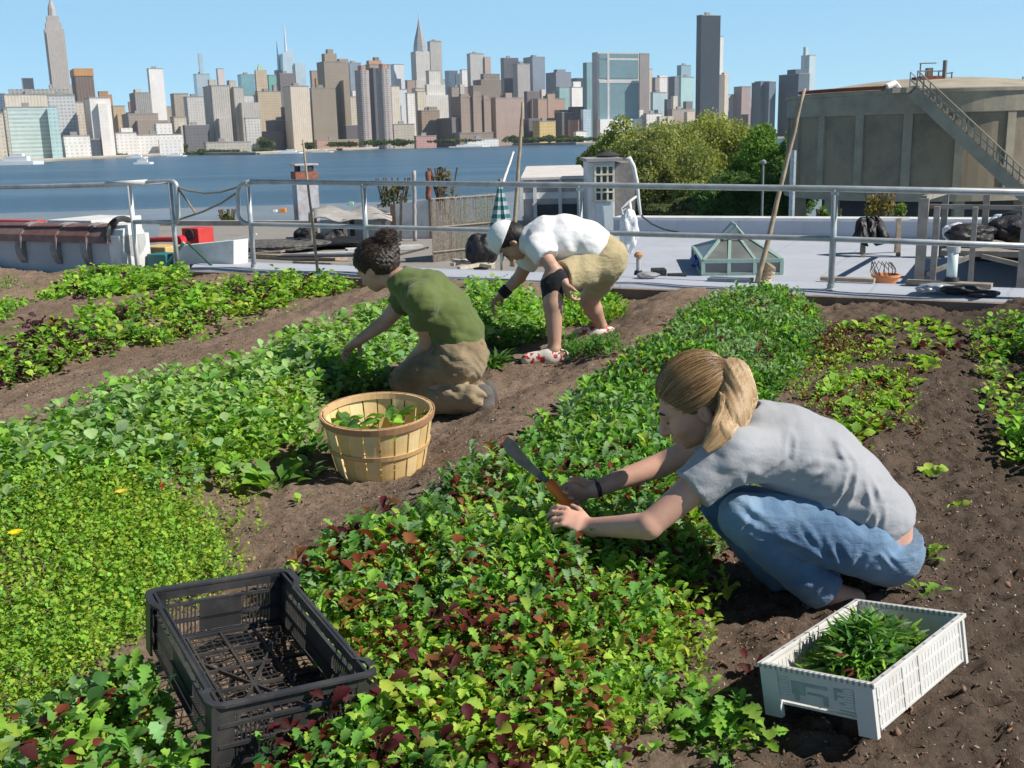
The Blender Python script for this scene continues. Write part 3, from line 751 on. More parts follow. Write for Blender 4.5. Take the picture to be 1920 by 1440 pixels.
boat('low white boat moored at the far shore above the chimney', 545, 288, 36, name='river_boat', h=.7)
boat('cream river boat moored right of the low white boat', 605, 286, 28, col=(.7, .66, .6), name='river_boat', h=.7)
boat('long white barge moored at the right far shore', 880, 276, 60, name='barge', h=.4)
# far shore trees
# ================================================================== TREES
def leaf_mat(name, trans=.5, rough=.6):
    m, nt, b = nodes(name)
    at = N(nt, 'Attribute', attribute_name='tint')
    tc = N(nt, 'TexCoord').outputs['Object']
    f = noise(nt, tc, 35.0, 3)
    c = mixc(nt, .35, at.outputs['Color'], ramp(nt, f, [(0.3, (.55, .55, .55)), (0.7, (1.35, 1.35, 1.3))]), 'MULTIPLY')
    nt.links.new(c, b.inputs['Base Color']); b.inputs['Roughness'].default_value = rough
    b.inputs['Specular IOR Level'].default_value = .2
    t = N(nt, 'BsdfTranslucent'); g = mixc(nt, 1.0, c, (1.15, 1.2, .5), 'MULTIPLY'); nt.links.new(g, t.inputs[0])
    mx = N(nt, 'MixShader'); mx.inputs[0].default_value = trans * .8
    nt.links.new(b.outputs[0], mx.inputs[1]); nt.links.new(t.outputs[0], mx.inputs[2])
    nt.links.new(mx.outputs[0], nt.nodes['Material Output'].inputs[0])
    return m
LEAF = leaf_mat('leaf')
BARK = G('bark', (.12, .09, .065), .9, .3, 3, .6, 8, .05)
def crown_cloud(c, R, n, size, cols, seed, droop=0.0, lumps=14, shell=.55):
    g = np.random.default_rng(seed); c = np.array(c); R = np.array(R)
    d = g.normal(size=(lumps, 3)); d /= np.linalg.norm(d, axis=1)[:, None]; d[:, 2] = d[:, 2] * .9 + .05
    lc = c + d * R * g.uniform(.2, .74, (lumps, 1)); lr = g.uniform(.24, .46, lumps) * (16 / max(lumps, 16)) ** .25
    which = g.integers(0, lumps, n); q = g.normal(size=(n, 3)); q /= np.linalg.norm(q, axis=1)[:, None]
    rr = g.uniform(shell, 1.05, n)[:, None]
    p = lc[which] + q * rr * (R * lr[which][:, None])
    p[:, 2] -= droop * g.random(n) ** 2 * R[2]
    # random triangles/quads as leaf sprays
    a = g.normal(size=(n, 3)); a /= np.linalg.norm(a, axis=1)[:, None]
    b = np.cross(a, g.normal(size=(n, 3))); b /= np.linalg.norm(b, axis=1)[:, None]
    s = size * g.uniform(.6, 1.3, (n, 1))
    V = np.stack([p - a * s, p + b * s * .45, p + a * s, p - b * s * .5], 1).reshape(-1, 3)
    F = np.arange(4 * n).reshape(-1, 4)
    cols = np.array(cols); k = g.random(lumps)[which] * .6 + g.random(n) * .4
    cc = cols[0] * (1 - k[:, None]) + cols[1] * k[:, None]; cc = cc * g.uniform(.75, 1.2, (n, 1))
    return V, F, np.repeat(cc, 4, 0)
def tree(label, px, D, base_z, ptop, halfw_px, cols, seed, n=9000, size=.5, name='broadleaf_tree', group=None, droop=0.0, low=.18, lumps=16, depth=1.0):
    d = ray(px, 300); s = D / d.y; x, y = d.x * s, D
    zt = W(px, ptop, D).z; H = zt - base_z; r = halfw_px / FPX * D * 1.22
    o = thing(name, label, 'tree', (x, y, base_z), 0, group)
    mb = MB(); g = random.Random(seed)
    tr = max(.15, H * .022)
    mb.tube([(x, y, base_z - .2), (x + g.uniform(-.2, .2), y, base_z + H * .3), (x + g.uniform(-.5, .5), y, base_z + H * .6), (x, y, base_z + H * .85)], [tr, tr * .8, tr * .5, tr * .15], 8)
    for k in range(8):
        t = g.uniform(0, 6.28); z0 = base_z + H * g.uniform(.25, .55)
        mb.tube([(x, y, z0), (x + math.cos(t) * r * .35, y + math.sin(t) * r * .35, z0 + H * .15), (x + math.cos(t) * r * .75, y + math.sin(t) * r * .75, z0 + H * .25)], [tr * .45, tr * .25, tr * .08], 6)
    mb.build('trunk', BARK, o)
    V, F, C = crown_cloud((x, y, base_z + H * (.5 + low / 2)), (r, r * depth, H * (.5 - low / 2)), n, size, cols, seed, droop, lumps)
    mesh_obj('crown', V, F, LEAF, o, cols=C)
    return o
OL = ((.22, .27, .08), (.42, .46, .16)); GR = ((.08, .17, .035), (.24, .40, .08)); DG = ((.05, .11, .04), (.13, .24, .07))
GRP = 'trees on the near river bank'
tree('olive tree at the left end of the tree belt beside the river', 1122, 150, LAND_Z, 236, 46, OL, 1, 27000, 0.252, group=GRP, low=.0, lumps=26)
tree('olive tree behind the white stair shed', 1180, 138, LAND_Z, 212, 70, OL, 2, 35100, 0.235, group=GRP, low=.0, lumps=30)
tree('tall pale olive willow right of the white stair shed', 1250, 130, LAND_Z, 176, 90, ((.26, .30, .10), (.46, .48, .19)), 3, 54000, 0.218, 'willow_tree', GRP, .3, low=.0, lumps=34)
tree('yellowish olive tree in the middle of the belt with the highest crown', 1355, 134, LAND_Z, 192, 82, ((.27, .31, .09), (.48, .50, .16)), 4, 48600, 0.218, group=GRP, low=.0, lumps=34)
tree('fresh green tree right of the yellowish one, left of the bamboo pole', 1436, 118, LAND_Z, 204, 70, GR, 5, 45900, 0.193, group=GRP, low=.0, lumps=30)
tree('bright green low tree touching the concrete tank', 1480, 104, LAND_Z, 216, 44, GR, 6, 27000, 0.185, group=GRP, low=.0, lumps=24)
tree('dark green lower tree in front of the fresh green one', 1400, 100, LAND_Z, 289, 84, DG, 7, 35100, 0.185, group=GRP, low=.0, lumps=26)
tree('dark bushy tree beside the left foot of the tank', 1470, 96, LAND_Z, 274, 46, DG, 8, 20000, .2, group=GRP, low=.0, lumps=24)
tree('grey olive low tree beside the white stair railing', 1225, 112, LAND_Z, 259, 74, ((.20, .23, .08), (.36, .38, .15)), 9, 35100, 0.202, group=GRP, low=.0, lumps=26)
tree('olive green low tree between the white stair railing and the dark trees', 1310, 108, LAND_Z, 269, 72, ((.21, .25, .08), (.38, .42, .14)), 10, 35100, 0.202, group=GRP, low=.0, lumps=26)
tree('olive tree whose crown fills the gap behind the pale willow', 1215, 145, LAND_Z, 200, 74, OL, 11, 40500, 0.235, group=GRP, low=.0, lumps=30)
tree('olive tree whose crown fills the gap left of the highest crown', 1305, 140, LAND_Z, 186, 66, OL, 12, 40500, 0.235, group=GRP, low=.0, lumps=30)
FG = 'trees on the far shore'
for i, (lab, px, yt, hw, D) in enumerate((
    ('round tree on the far shore before the long white building', 270, 270, 18, 1500), ('small tree left of the dark low slab on the far shore', 348, 270, 8, 1560),
    ('bushy tree on the far shore left of the dark low blocks', 500, 256, 16, 1600), ('small tree on the far shore behind the small motor boat', 298, 276, 9, 1495),
    ('tree on the far shore at the foot of the yellow building', 1030, 252, 15, 1680), ('small tree on the far shore right of the yellow building', 1056, 252, 12, 1680),
    ('small tree on the far shore left of the yellow building', 966, 252, 14, 1690), ('pale tree on the far shore near the broad glass slab', 1084, 254, 12, 1640),
    ('dark tree on the far shore under the dark low slab', 380, 280, 10, 1550))):
    tree(lab, px, D, LAND_Z + .6, yt, hw, ((.07, .12, .035), (.17, .22, .07)), 30 + i, 900, 2.6, 'shore_tree', FG, low=.05, lumps=9, depth=.6)
g = np.random.default_rng(5)
n = 5200; t = g.random(n); seg = [(580, 273, 16, 6), (640, 271, 40, 6), (700, 268, 36, 6), (745, 268, 40, 7), (460, 283, 60, 4), (850, 264, 60, 3), (1000, 262, 80, 5), (190, 291, 60, 4), (400, 285, 60, 4), (1080, 262, 60, 4)]
VV = []; FF = []; CC = []; b0 = 0
for i, (px, py, hw, hh) in enumerate(seg):
    D = 1590 if px > 420 else 1480; K = far_xy(px, D); zc = top_z(px, py, K)
    V, F, C = crown_cloud((K[0], K[1], zc), (hw / FPX * D, 9, hh / FPX * D), 900, 2.4, ((.06, .11, .03), (.14, .20, .06)), 60 + i, lumps=26)
    VV.append(V); FF.append(F + b0); CC.append(C); b0 += len(V)
tag(mesh_obj('shore_greenery', np.concatenate(VV), np.concatenate(FF), LEAF, cols=np.concatenate(CC)), 'low green hedge line running along the far shore', 'greenery', kind='stuff')
# ================================================================== ROOFS AND THINGS BEHIND THE GARDEN
white = G('white_membrane', (.45, .48, .55), .7, .07, .8, .2, 12, .01, dirt=(.33, .34, .37), dirtscale=1.6, dirtamt=.55)
def seams(m, d1, per, w=.012, col=(.36, .38, .42)):
    nt = m.node_tree; b_ = nt.nodes['Principled BSDF']; g_ = N(nt, 'NewGeometry'); n_ = N(nt, 'VectorMath', operation='DOT_PRODUCT'); nt.links.new(g_.outputs['Position'], n_.inputs[0]); n_.inputs[1].default_value = d1
    wob = noise(nt, g_.outputs['Position'], 1.3, 2); v_ = mathn(nt, 'ADD', n_.outputs['Value'], mathn(nt, 'MULTIPLY', wob, .12))
    k_ = mathn(nt, 'LESS_THAN', mathn(nt, 'FRACT', mathn(nt, 'ADD', mathn(nt, 'DIVIDE', v_, per), 50.0)), w / per)
    src = b_.inputs['Base Color'].links[0].from_socket; nt.links.new(mixc(nt, mathn(nt, 'MULTIPLY', k_, .8), src, col), b_.inputs['Base Color'])
seams(white, (ED.x, ED.y, 0), 1.05, .025); seams(white, (EN.x, EN.y, 0), 2.6, .03)
whitep = G('white_paint', (.74, .74, .74), .6, .06, 2, .15, 20, .004, dirt=(.45, .42, .38), dirtscale=3, dirtamt=.6)
greyroof = G('grey_roof', (.30, .28, .26), .9, .25, .9, .5, 9, .02, dirt=(.16, .15, .14), dirtscale=.9, dirtamt=.8)
stucco = G('grey_stucco', (.44, .46, .50), .85, .12, 2.0, .5, 14, .015, dirt=(.60, .60, .60), dirtscale=2.5, dirtamt=.5)
galv = G('galvanised_pipe', (.52, .55, .57), .42, .12, 9, .12, 60, .001, metal=.35, dirt=(.26, .24, .22), dirtscale=5, dirtamt=.6)
darkm = G('dark_metal', (.05, .05, .055), .6, .3, 5, .2)
blackp = G('black_plastic_sheet', (.018, .018, .022), .55, .3, 6, .8, 9, .03)
wood = G('weathered_wood', (.33, .27, .21), .85, .25, 14, .5, 40, .004, dirt=(.2, .16, .12), dirtscale=6)
bamb = G('bamboo', (.36, .29, .20), .6, .25, 9, .3, 30, .003, dirt=(.22, .15, .09), dirtscale=14, dirtamt=.8)
conc = G('tank_concrete', (.30, .24, .165), .9, .1, .35, .4, 3, .02, dirt=(.14, .125, .105), dirtscale=.30, dirtamt=.9)
conc2 = G('tank_trim', (.36, .31, .23), .9, .15, .5, .4, 3, .02, dirt=(.22, .20, .165), dirtscale=.8, dirtamt=.7)
red = G('red_paint', (.55, .05, .04), .5, .15, 6, .1)
brick = G('old_brick', (.30, .12, .08), .9, .35, 14, .5, 30, .01)
rust = G('rust', (.22, .075, .045), .8, .4, 9, .5, 30, .006)
mint = G('mint_paint', (.30, .44, .39), .6, .15, 6, .2, dirt=(.20, .24, .22), dirtscale=6, dirtamt=.8)
glassd = G('dirty_glass', (.20, .22, .23), .25, .2, 2, .1, spec=.7)
def VP(px, py, off=0.0):
    """point on the upright plane parallel to the roof edge, off metres beyond it"""
    d = ray(px, py); q = EA + EN * off
    t = ((q.x) * EN.x + (q.y) * EN.y) / (d.x * EN.x + d.y * EN.y)
    return Vector((0, 0, EYE)) + d * t

# planted roof: slab under the soil, front lip and the white ledge
rs = MB(); A0, B0 = EA - ED * 30, EB + ED * 20
def plan(pts): return [(p[0], p[1]) for p in pts]
rs.prism(plan([A0, B0, (B0.x, -8), (A0.x, -8)]), -11, -.06)
tag(rs.build('garden_roof', greyroof), kind='structure')
lip = MB(); a, b = edge(262), B0
lip.prism(plan([a - EN * .05, b - EN * .05, b + EN * .03, a + EN * .03]), -.06, .075)
lo = thing('roof_ledge', 'long pale membrane ledge on a weathered board along the far edge of the garden', 'ledge', (0, 8, 0))
lip.build('kerb_board', G('rotten_board', (.20, .155, .125), .95, .3, 5, .8, 14, .03), lo)
lw = MB(); a, b = edge(325), B0
nseg = 60; V = []; F = []
for i in range(nseg + 1):
    p = a + (b - a) * (i / nseg); wv = .012 * math.sin(i * 1.9) + .01 * math.sin(i * .7)
    for off, z in ((.02, .055 + wv), (.05, .092 + wv), (.40, .10), (.80, .085), (.82, -.5)):
        q = p + EN * off; V.append((q.x, q.y, z))
for i in range(nseg):
    for j in range(4): F.append((i * 5 + j, (i + 1) * 5 + j, (i + 1) * 5 + j + 1, i * 5 + j + 1))
mesh_obj('membrane', V, F, white, lo, smooth=True)
# bits lying on the ledge
def crumple(name, label, cat, c, r, m, seed, flat=.3, n=1):
    g = np.random.default_rng(seed); import bmesh
    bm = bmesh.new(); bmesh.ops.create_icosphere(bm, subdivisions=4, radius=1)
    V = np.array([v.co[:] for v in bm.verts]); F = [[v.index for v in f.verts] for f in bm.faces]; bm.free()
    k = g.normal(size=(14, 3)); ph = g.uniform(0, 6, 14)
    dd = sum(np.abs(np.sin(V @ k[i] * 1.8 + ph[i])) for i in range(14)) / 14
    k2 = g.normal(size=(10, 3)) * 3; dd = dd + sum(np.abs(np.sin(V @ k2[i] * 1.6 + ph[i])) for i in range(10)) / 45 - .1
    V = V * (0.35 + 1.0 * dd)[:, None] * np.array([r[0], r[1], r[2]])
    V[:, 2] -= V[:, 2].min() * .9
    V = V + np.array(c)
    return tag(mesh_obj(name, V, F, m, None, tuple(c)), label, cat)
foil = G('foil', (.62, .63, .64), .3, .2, 8, .6, 25, .01, metal=.6)
p = edge(1752, .25, .10); crumple('foil_scrap', 'crumpled silver foil lying on the white ledge below the white pipe', 'foil', p, (.16, .1, .035), foil, 3)
p = edge(1805, .2, .10); crumple('rubber_scrap', 'dark rubber scrap lying on the white ledge right of the foil', 'scrap', p, (.17, .09, .04), blackp, 4)
p = edge(1845, .12, .09); crumple('rubber_scrap', 'second dark scrap on the ledge edge near the right end', 'scrap', p, (.12, .06, .03), blackp, 5)
p = edge(1215, .5, .10); crumple('rag', 'crumpled grey rag on the ledge left of the long plant bed', 'rag', p, (.10, .07, .03), G('rag', (.3, .3, .32)), 6)
mb = MB(); mb.bar(edge(1700, .72, .115), edge(1860, .66, .115), .12, .035); tag(mb.build('plank', wood, origin=tuple(edge(1700, .72, .1))), 'pale weathered plank lying on the ledge under the open timber frame', 'plank')
mb = MB(); mb.bar(edge(1540, .80, .112), edge(1640, .78, .112), .10, .03); tag(mb.build('plank', wood, origin=tuple(edge(1540, .80, .1))), 'short plank lying on the ledge left of the orange pot', 'plank')
mb = MB(); mb.bar(edge(1330, .5, .115), edge(1410, .5, .115), .14, .03); tag(mb.build('plank', G('grey_blue_board', (.2, .23, .28)), origin=tuple(edge(1330, .5, .1))), 'blue-grey board on the ledge behind the far end of the long plant bed', 'plank')

# right neighbour roof with far upstand wall
RZ = -.32
o = thing('flat_roof_building', 'building with a pale painted flat roof right behind the garden', 'building', tuple(P(1450, 470, RZ)))
far = [P(1150, 441, RZ), P(2080, 452, RZ)]
near = [edge(1130, .83, RZ), edge(2100, .83, RZ)]
mb = MB(); mb.prism(plan([near[0], near[1], far[1], far[0]]), -11, RZ); mb.build('roof', white, o)
d_ = (far[1] - far[0]).normalized(); n_ = Vector((-d_.y, d_.x, 0))
mb = MB(); zt = wz(1400, 404, far[0].y + .3)
mb.slab(far[0] + n_ * .0, far[1] + n_ * .0, .35, RZ - 1, zt); mb.build('upstand_wall', white, o)
mb = MB(); mb.slab(far[0] - n_ * .03, far[1] - n_ * .03, .42, zt + .003, zt + .05); mb.build('wall_cap', whitep, o)
# left neighbour roof
LZ = -.85
o = thing('weathered_roof_building', 'building with a weathered grey flat roof behind the left railing', 'building', tuple(P(600, 450, LZ)))
mb = MB(); mb.prism(plan([edge(268, .83, LZ), edge(1128, .83, LZ), P(1148, 425, LZ), P(300, 423, LZ)]), -11, LZ); mb.build('roof', greyroof, o)
mb = MB(); a, b = P(300, 423, LZ), P(1148, 425, LZ)
mb.slab(a, b, .25, LZ - .5, wz(450, 414, P(450, 423, LZ).y)); mb.build('upstand_wall', G('rough_parapet', (.34, .32, .29), .95, .3, 1.5, .8, 6, .04), o)

# coping wall, far left
o = thing('coping_wall', 'grey rendered wall with rounded red-brown tile coping at the left edge', 'wall', tuple(edge(120, .12)))
q0, q1 = edge(-60, .10), edge(212, .10); WT = .40
def topz(px, py, off): return VP(px, py, off).z
zw = topz(120, 450, .1); zc = topz(120, 425, .3)
mb = MB(); mb.prism(plan([q0, q1, q1 + EN * WT, q0 + EN * WT]), -1, zw); mb.build('wall', stucco, o)
tile = G('brown_tile', (.17, .085, .075), .6, .25, 5, .3, dirt=(.3, .27, .26), dirtscale=3, dirtamt=.4)
L = (q1 - q0).length; mid = EN * (WT / 2)
for i, (t0, t1) in enumerate(((0, .42), (.43, .66), (.67, .86), (.87, 1.0))):
    mb = MB(); a_, b_ = q0 + ED * (L * t0) + mid, q0 + ED * (L * t1 + .03) + mid; r = WT / 2 + .06
    vs = []; n = 9
    for k, p in enumerate((a_, b_)):
        for rr in (r + (.012 if k else 0), r - .03):
            for j in range(n):
                t = math.pi * j / (n - 1); vs.append((p.x + EN.x * math.cos(t) * rr, p.y + EN.y * math.cos(t) * rr, zw - .02 + math.sin(t) * rr * .75))
    fs = []
    for j in range(n - 1): fs += [(j, j + 1, 2 * n + j + 1, 2 * n + j), (n + j + 1, n + j, 3 * n + j, 3 * n + j + 1), (j + 1, j, n + j, n + j + 1), (2 * n + j, 2 * n + j + 1, 3 * n + j + 1, 3 * n + j)]
    mb.add(vs, fs); mb.build('coping_tile', tile, o)
    if i < 3:
        mb = MB(); pm = q0 + ED * (L * t1) + mid; mb.tube([pm + ED * -.05 + Vector((0, 0, zw - .09)), pm + ED * .05 + Vector((0, 0, zw - .09))], r + .02, 20); mb.build('mortar_joint', G('mortar', (.27, .26, .26), .95, .3, 9, .6), o)
mb = MB(); e0 = q1 + ED * .005
mb.prism(plan([e0 - EN * .02, e0 + ED * .16 - EN * .02, e0 + ED * .16 + EN * (WT + .04), e0 + EN * (WT + .04)]), -1, zw + .06)
mb.tube([e0 + EN * (WT / 2) + Vector((0, 0, zw + .0)), e0 + ED * .16 + EN * (WT / 2) + Vector((0, 0, zw + .0))], .19, 18)
mb.build('end_pier', whitep, o)
mb = MB(); e1 = e0 + EN * (WT / 2); 
mb.tube([e1 + ED * .0 + Vector((math.cos(t) * EN.x * .235, math.cos(t) * EN.y * .235, zw + .02 + math.sin(t) * .215)) for t in np.linspace(-.1, 3.24, 12)], .035, 8); mb.build('coping_end', G('black_tar', (.03, .03, .03), .6), o)

# pipe railings
def pipe(pts, r=.025, n=10): 
    mb = MB(); mb.tube(pts, r, n); return mb
RO = .22
def arc(c, a, b, n=6):
    """smooth corner between points a and b with control c"""
    return [a * (1 - t) ** 2 + c * 2 * t * (1 - t) + b * t ** 2 for t in np.linspace(0, 1, n)]
o = thing('pipe_railing', 'right galvanised pipe railing running from the rope gap to the right edge', 'railing', tuple(VP(465, 505, RO)))
v = lambda px, py: VP(px, py, RO)
end = 2150
pipe([v(470, 341), v(1080, 347), v(1565, 354), v(end, 365)], .027).build('top_rail', galv, o, smooth=True)
pipe(arc(v(446, 340.5), v(470, 341), v(446, 362)) + arc(v(446, 419), v(447, 395), v(470, 420)) + [v(1080, 436), v(1565, 448), v(end, 470)], .024).build('mid_rail', galv, o, smooth=True)
for px, t, bt in ((464, 341, 507), (681, 343, None), (1087, 347, None), (1566, 354, 572), (2080, 363, None)):
    tp = v(px, t); zb = .09
    pipe([Vector((tp.x, tp.y, zb)), tp], .026).build('post', galv, o, smooth=True)
    mb = MB(); mb.lathe([(.055, 0), (.055, .012), (.034, .02), (.034, .05)], (tp.x, tp.y, zb), 14); mb.build('base_flange', galv, o)
    mb = MB(); mb.tube([tp + Vector((0, 0, -.05)), tp + Vector((0, 0, -.02))], .033, 12); mb.build('collar', galv, o)
o = thing('pipe_railing', 'left galvanised pipe railing ending in a rounded loop above the coping wall', 'railing', tuple(v(318, 500)))
pipe([v(-80, 352), v(60, 350), v(200, 346), v(318, 340)] + arc(v(331, 339), v(318, 340), v(331, 352)) + [v(334, 405)] + arc(v(334, 418), v(334, 405), v(325, 417)) + [v(252, 416)], .027).build('top_rail', galv, o, smooth=True)
pipe([v(200, 346), v(275, 342.2)], .034).build('white_sleeve', whitep, o, smooth=True)
for px, t in ((242, 344), (318, 341)):
    tp = v(px, t); pipe([Vector((tp.x, tp.y, -.2 if px < 300 else .0)), tp], .026).build('post', whitep if px < 300 else galv, o, smooth=True)
rope = G('rope', (.27, .22, .17), .9, .3, 40, .5)
for lab, pts in (('rope sagging across the top of the gap between the two railings', [(332, 350), (355, 358), (385, 362), (415, 360), (445, 351)]),
                 ('rope hanging down right from the left railing loop', [(332, 352), (345, 368), (356, 384), (368, 402)]),
                 ('rope slanting down from the right railing loop to the left one', [(446, 360), (415, 381), (380, 397), (350, 407), (335, 412)])):
    mb = MB(); pp = [v(*q) for q in pts]; mb.tube(pp, .011, 6); tag(mb.build('rope', rope, origin=tuple(pp[0])), lab, 'rope')
mb = MB(); mb.tube([VP(311, 498, .3), VP(345, 455, .3)], .018, 8); tag(mb.build('garden_hose', G('green_hose', (.16, .42, .30), .4), origin=tuple(VP(311, 498, .3))), 'short green hose slanting down beside the teal crate', 'hose')
mb = MB(); mb.tube([VP(352, 455, .5), VP(404, 505, .3)], .014, 8); tag(mb.build('cable', G('dark_green_cable', (.05, .12, .09), .5), origin=tuple(VP(404, 505, .3))), 'dark green cable slanting across the white wall behind the left railing', 'cable')

# left clutter behind the ledge
def vbox(name, label, cat, x0, y0, x1, y1, off, th, m, dz=0, bev=.01):
    """upright box seen between picture corners, standing off metres beyond the roof edge, th deep"""
    a, b = VP(x0, y1, off), VP(x1, y1, off); zt = VP((x0 + x1) / 2, y0, off).z; zb = min(a.z, b.z)
    mb = MB(); mb.prism(plan([a, b, b + EN * th, a + EN * th]), zb + dz, zt)
    o = mb.build(name, m, origin=((a.x + b.x) / 2, (a.y + b.y) / 2, zb), bevel=bev)
    return tag(o, label, cat) if label else o
o = thing('white_parapet', 'white painted sloping parapet between the red machine and the left railing post', 'wall', tuple(VP(380, 503, .45)))
a, b, c, d = VP(325, 503, .5), VP(438, 503, .5), VP(438, 451, .5), VP(325, 462, .5)
mb = MB(); t_ = EN * .25; vs = [a, b, c, d, a + t_, b + t_, c + t_, d + t_]; mb.add(vs, [(0, 1, 2, 3), (5, 4, 7, 6), (3, 2, 6, 7), (1, 5, 6, 2), (4, 0, 3, 7)]); mb.build('wall', whitep, o)
vbox('crate', 'yellow wooden crate behind the end of the coping wall', 'crate', 268, 463, 313, 500, .75, .3, G('yellow_crate', (.62, .45, .18), .7, .2, 8, .3), -.3)
vbox('bin', 'dark teal plastic bin in front of the yellow crate', 'bin', 277, 477, 312, 500, .45, .25, G('teal_bin', (.02, .16, .17), .5), -.2)
vbox('board', 'dark upright strip standing in for the shaded gap left of the yellow crate', 'board', 256, 458, 270, 500, .85, .1, darkm, -.3)  # dark strip in place of the black shade in a gap
# red machine
o = thing('roof_winch', 'red roof machine with a dark round opening behind the white parapet', 'machine', tuple(VP(352, 452, 2.0)))
mb = MB(); a, b = VP(342, 452, 2.0), VP(373, 452, 2.0); zt = VP(357, 428, 2.0).z
mb.prism(plan([a, b, b + EN * .3, a + EN * .3]), a.z - .5, zt); mb.build('housing', red, o, bevel=.01)
c_ = (a + b) / 2; mb = MB(); mb.tube([Vector((c_.x, c_.y, (a.z + zt) / 2)) - EN * .02, Vector((c_.x, c_.y, (a.z + zt) / 2)) + EN * .02], .07, 16); mb.build('opening', darkm, o)
mb = MB(); mb.tube([VP(258, 452, 1.9), VP(300, 449, 1.9), VP(345, 449, 1.9)], .035, 10); mb.build('arm', red, o)
mb = MB(); q = VP(332, 453, 1.7); mb.tube([q, q + EN * .1], .075, 16); mb.build('wheel', G('red_wheel', (.62, .02, .03), .4), o)
vbox('beam', 'red steel beam above the coping wall at the far left', 'beam', -20, 413, 70, 424, 5, .2, red, 0)
vbox('awning', 'low white roof edge above the coping wall', 'roof', 90, 413, 172, 427, 5, 1.2, whitep, -.6)
# chimney
o = thing('chimney', 'pale rendered chimney with brick top and slab cap in front of the river', 'chimney', tuple(P(573, 425, LZ)))
c = P(573, 418, LZ); Yc = c.y; sc_ = Yc / FPX * .99
def cz(py): return W(573, py, Yc).z
mb = MB(); mb.box((c.x, c.y + .3, (cz(425) + cz(336)) / 2), (50 * sc_ * .82, .5, cz(336) - cz(425)), .45); mb.build('shaft', G('pale_render', (.47, .50, .54), .9, .15, 2, .4, dirt=(.33, .17, .12), dirtscale=1.8, dirtamt=.8), o)
mb = MB(); mb.box((c.x, c.y + .3, (cz(336) + cz(322)) / 2), (50 * sc_ * .86, .54, cz(322) - cz(336)), .45); mb.build('brick_band', brick, o)
for dx in (-.19, .19):
    for dy in (-.15, .15): mb = MB(); mb.box((c.x + dx, c.y + .3 + dy, (cz(322) + cz(311)) / 2), (.09, .09, cz(311) - cz(322)), .45); mb.build('cap_support', darkm, o)
mb = MB(); mb.box((c.x, c.y + .3, cz(309)), (.68, .6, .05), .45); mb.build('cap', G('pinkish_slab', (.5, .42, .4)), o, bevel=.01)
def pole(label, p0, p1, r, m=bamb, name='bamboo_pole', cat='pole', r2=None, nodes_=True):
    mb = MB(); p0, p1 = Vector(p0), Vector(p1); n = 14; g = random.Random(label)
    pts = [p0.lerp(p1, i / n) + Vector((g.uniform(-1, 1), 0, g.uniform(-1, 1))) * r * .16 * (0 < i < n) for i in range(n + 1)]
    mb.tube(pts, [r + ((r2 or r * .6) - r) * i / n for i in range(n + 1)], 8)
    return tag(mb.build(name, m, origin=tuple(p0), smooth=True), label, cat)
pole('thin bamboo pole standing at the ledge left of the kneeling person', VP(597, 520, .08), VP(568, 262, .3), .016)
pole('thick grey timber post behind the thin bamboo pole', P(585, 470, LZ), W(583, 398, P(585, 470, LZ).y), .06, wood, 'timber_post', 'post', .055)
pole('tall bamboo pole leaning right in front of the trees', VP(1420, 531, .45), VP(1509, 166, .9), .026, r2=.014)
pole('tall thin bamboo pole standing beside the striped parasol', VP(960, 500, 1.2), VP(980, 192, 1.4), .026, r2=.014)
tag(pole('short thick wooden stump beside the foot of the leaning bamboo pole', VP(1432, 528, .55), VP(1447, 497, .55), .055, G('pale_wood', (.50, .38, .24), .8, .2, 9, .4), 'stump', 'stump', .05), None)
pole('whitish pole slanting above the railing left of the tall thin bamboo', VP(940, 352, 3), VP(963, 285, 3.4), .02, whitep, 'white_pole')
pole('grey post rising above the railing behind the white boards', P(778, 452, LZ), W(776, 320, P(778, 452, LZ).y), .045, G('grey_post', (.36, .34, .33)), 'timber_post', 'post', .045)
pole('slim tan stake before the white boards', P(751, 452, LZ), W(752, 370, P(751, 452, LZ).y), .03, wood, 'timber_post', 'post', .03)
c = P(804, 440, LZ); pole('rusty red-brown pipe sticking up above the white boards', c, W(803, 321, c.y), .065, rust, 'rusty_pipe', 'pipe', .065)
c = P(760, 318, -11); 
# white boards, dark posts, low white wall
def wbox(name, label, cat, x0, yt0, x1, yt1, yb, th, m, Y0, Y1=None, extra=None, parent=None):
    """upright panel from picture column x0 (depth Y0) to x1 (depth Y1)"""
    Y1 = Y1 or Y0; a, b = W(x0, yb, Y0), W(x1, yb, Y1); ta, tb = W(x0, yt0, Y0).z, W(x1, yt1, Y1).z
    z0 = min(a.z, b.z) - .3; d = Vector((b.x - a.x, b.y - a.y, 0)).normalized(); n = Vector((-d.y, d.x, 0)) * th
    vs = [(a.x, a.y, z0), (b.x, b.y, z0), (b.x, b.y, tb), (a.x, a.y, ta)]; vs += [(q[0] + n.x, q[1] + n.y, q[2]) for q in vs]
    mb = MB(); mb.add(vs, [(0, 1, 2, 3), (5, 4, 7, 6), (3, 2, 6, 7), (1, 5, 6, 2), (4, 0, 3, 7), (1, 0, 4, 5)])
    o = mb.build(name, m, parent, None if parent else (a.x, a.y, z0))
    return tag(o, label, cat) if label else o
YB = P(760, 447, LZ).y
vs = []
o = thing('board_fence', 'white painted board fence with dark posts left of the reed screen', 'fence', tuple(P(770, 447, LZ)))
wbox('white_board', None, None, 744, 383, 806, 374, 447, .04, whitep, YB, YB - .2, parent=o); wbox('white_board', None, None, 690, 395, 733, 387, 420, .04, whitep, YB + .8, YB + .3, parent=o)
wbox('white_board', None, None, 600, 413, 690, 410, 428, .04, whitep, YB + 1.0, YB + .9, parent=o); wbox('white_board', None, None, 668, 416, 742, 414, 447, .04, whitep, YB + .3, YB + .1, parent=o)
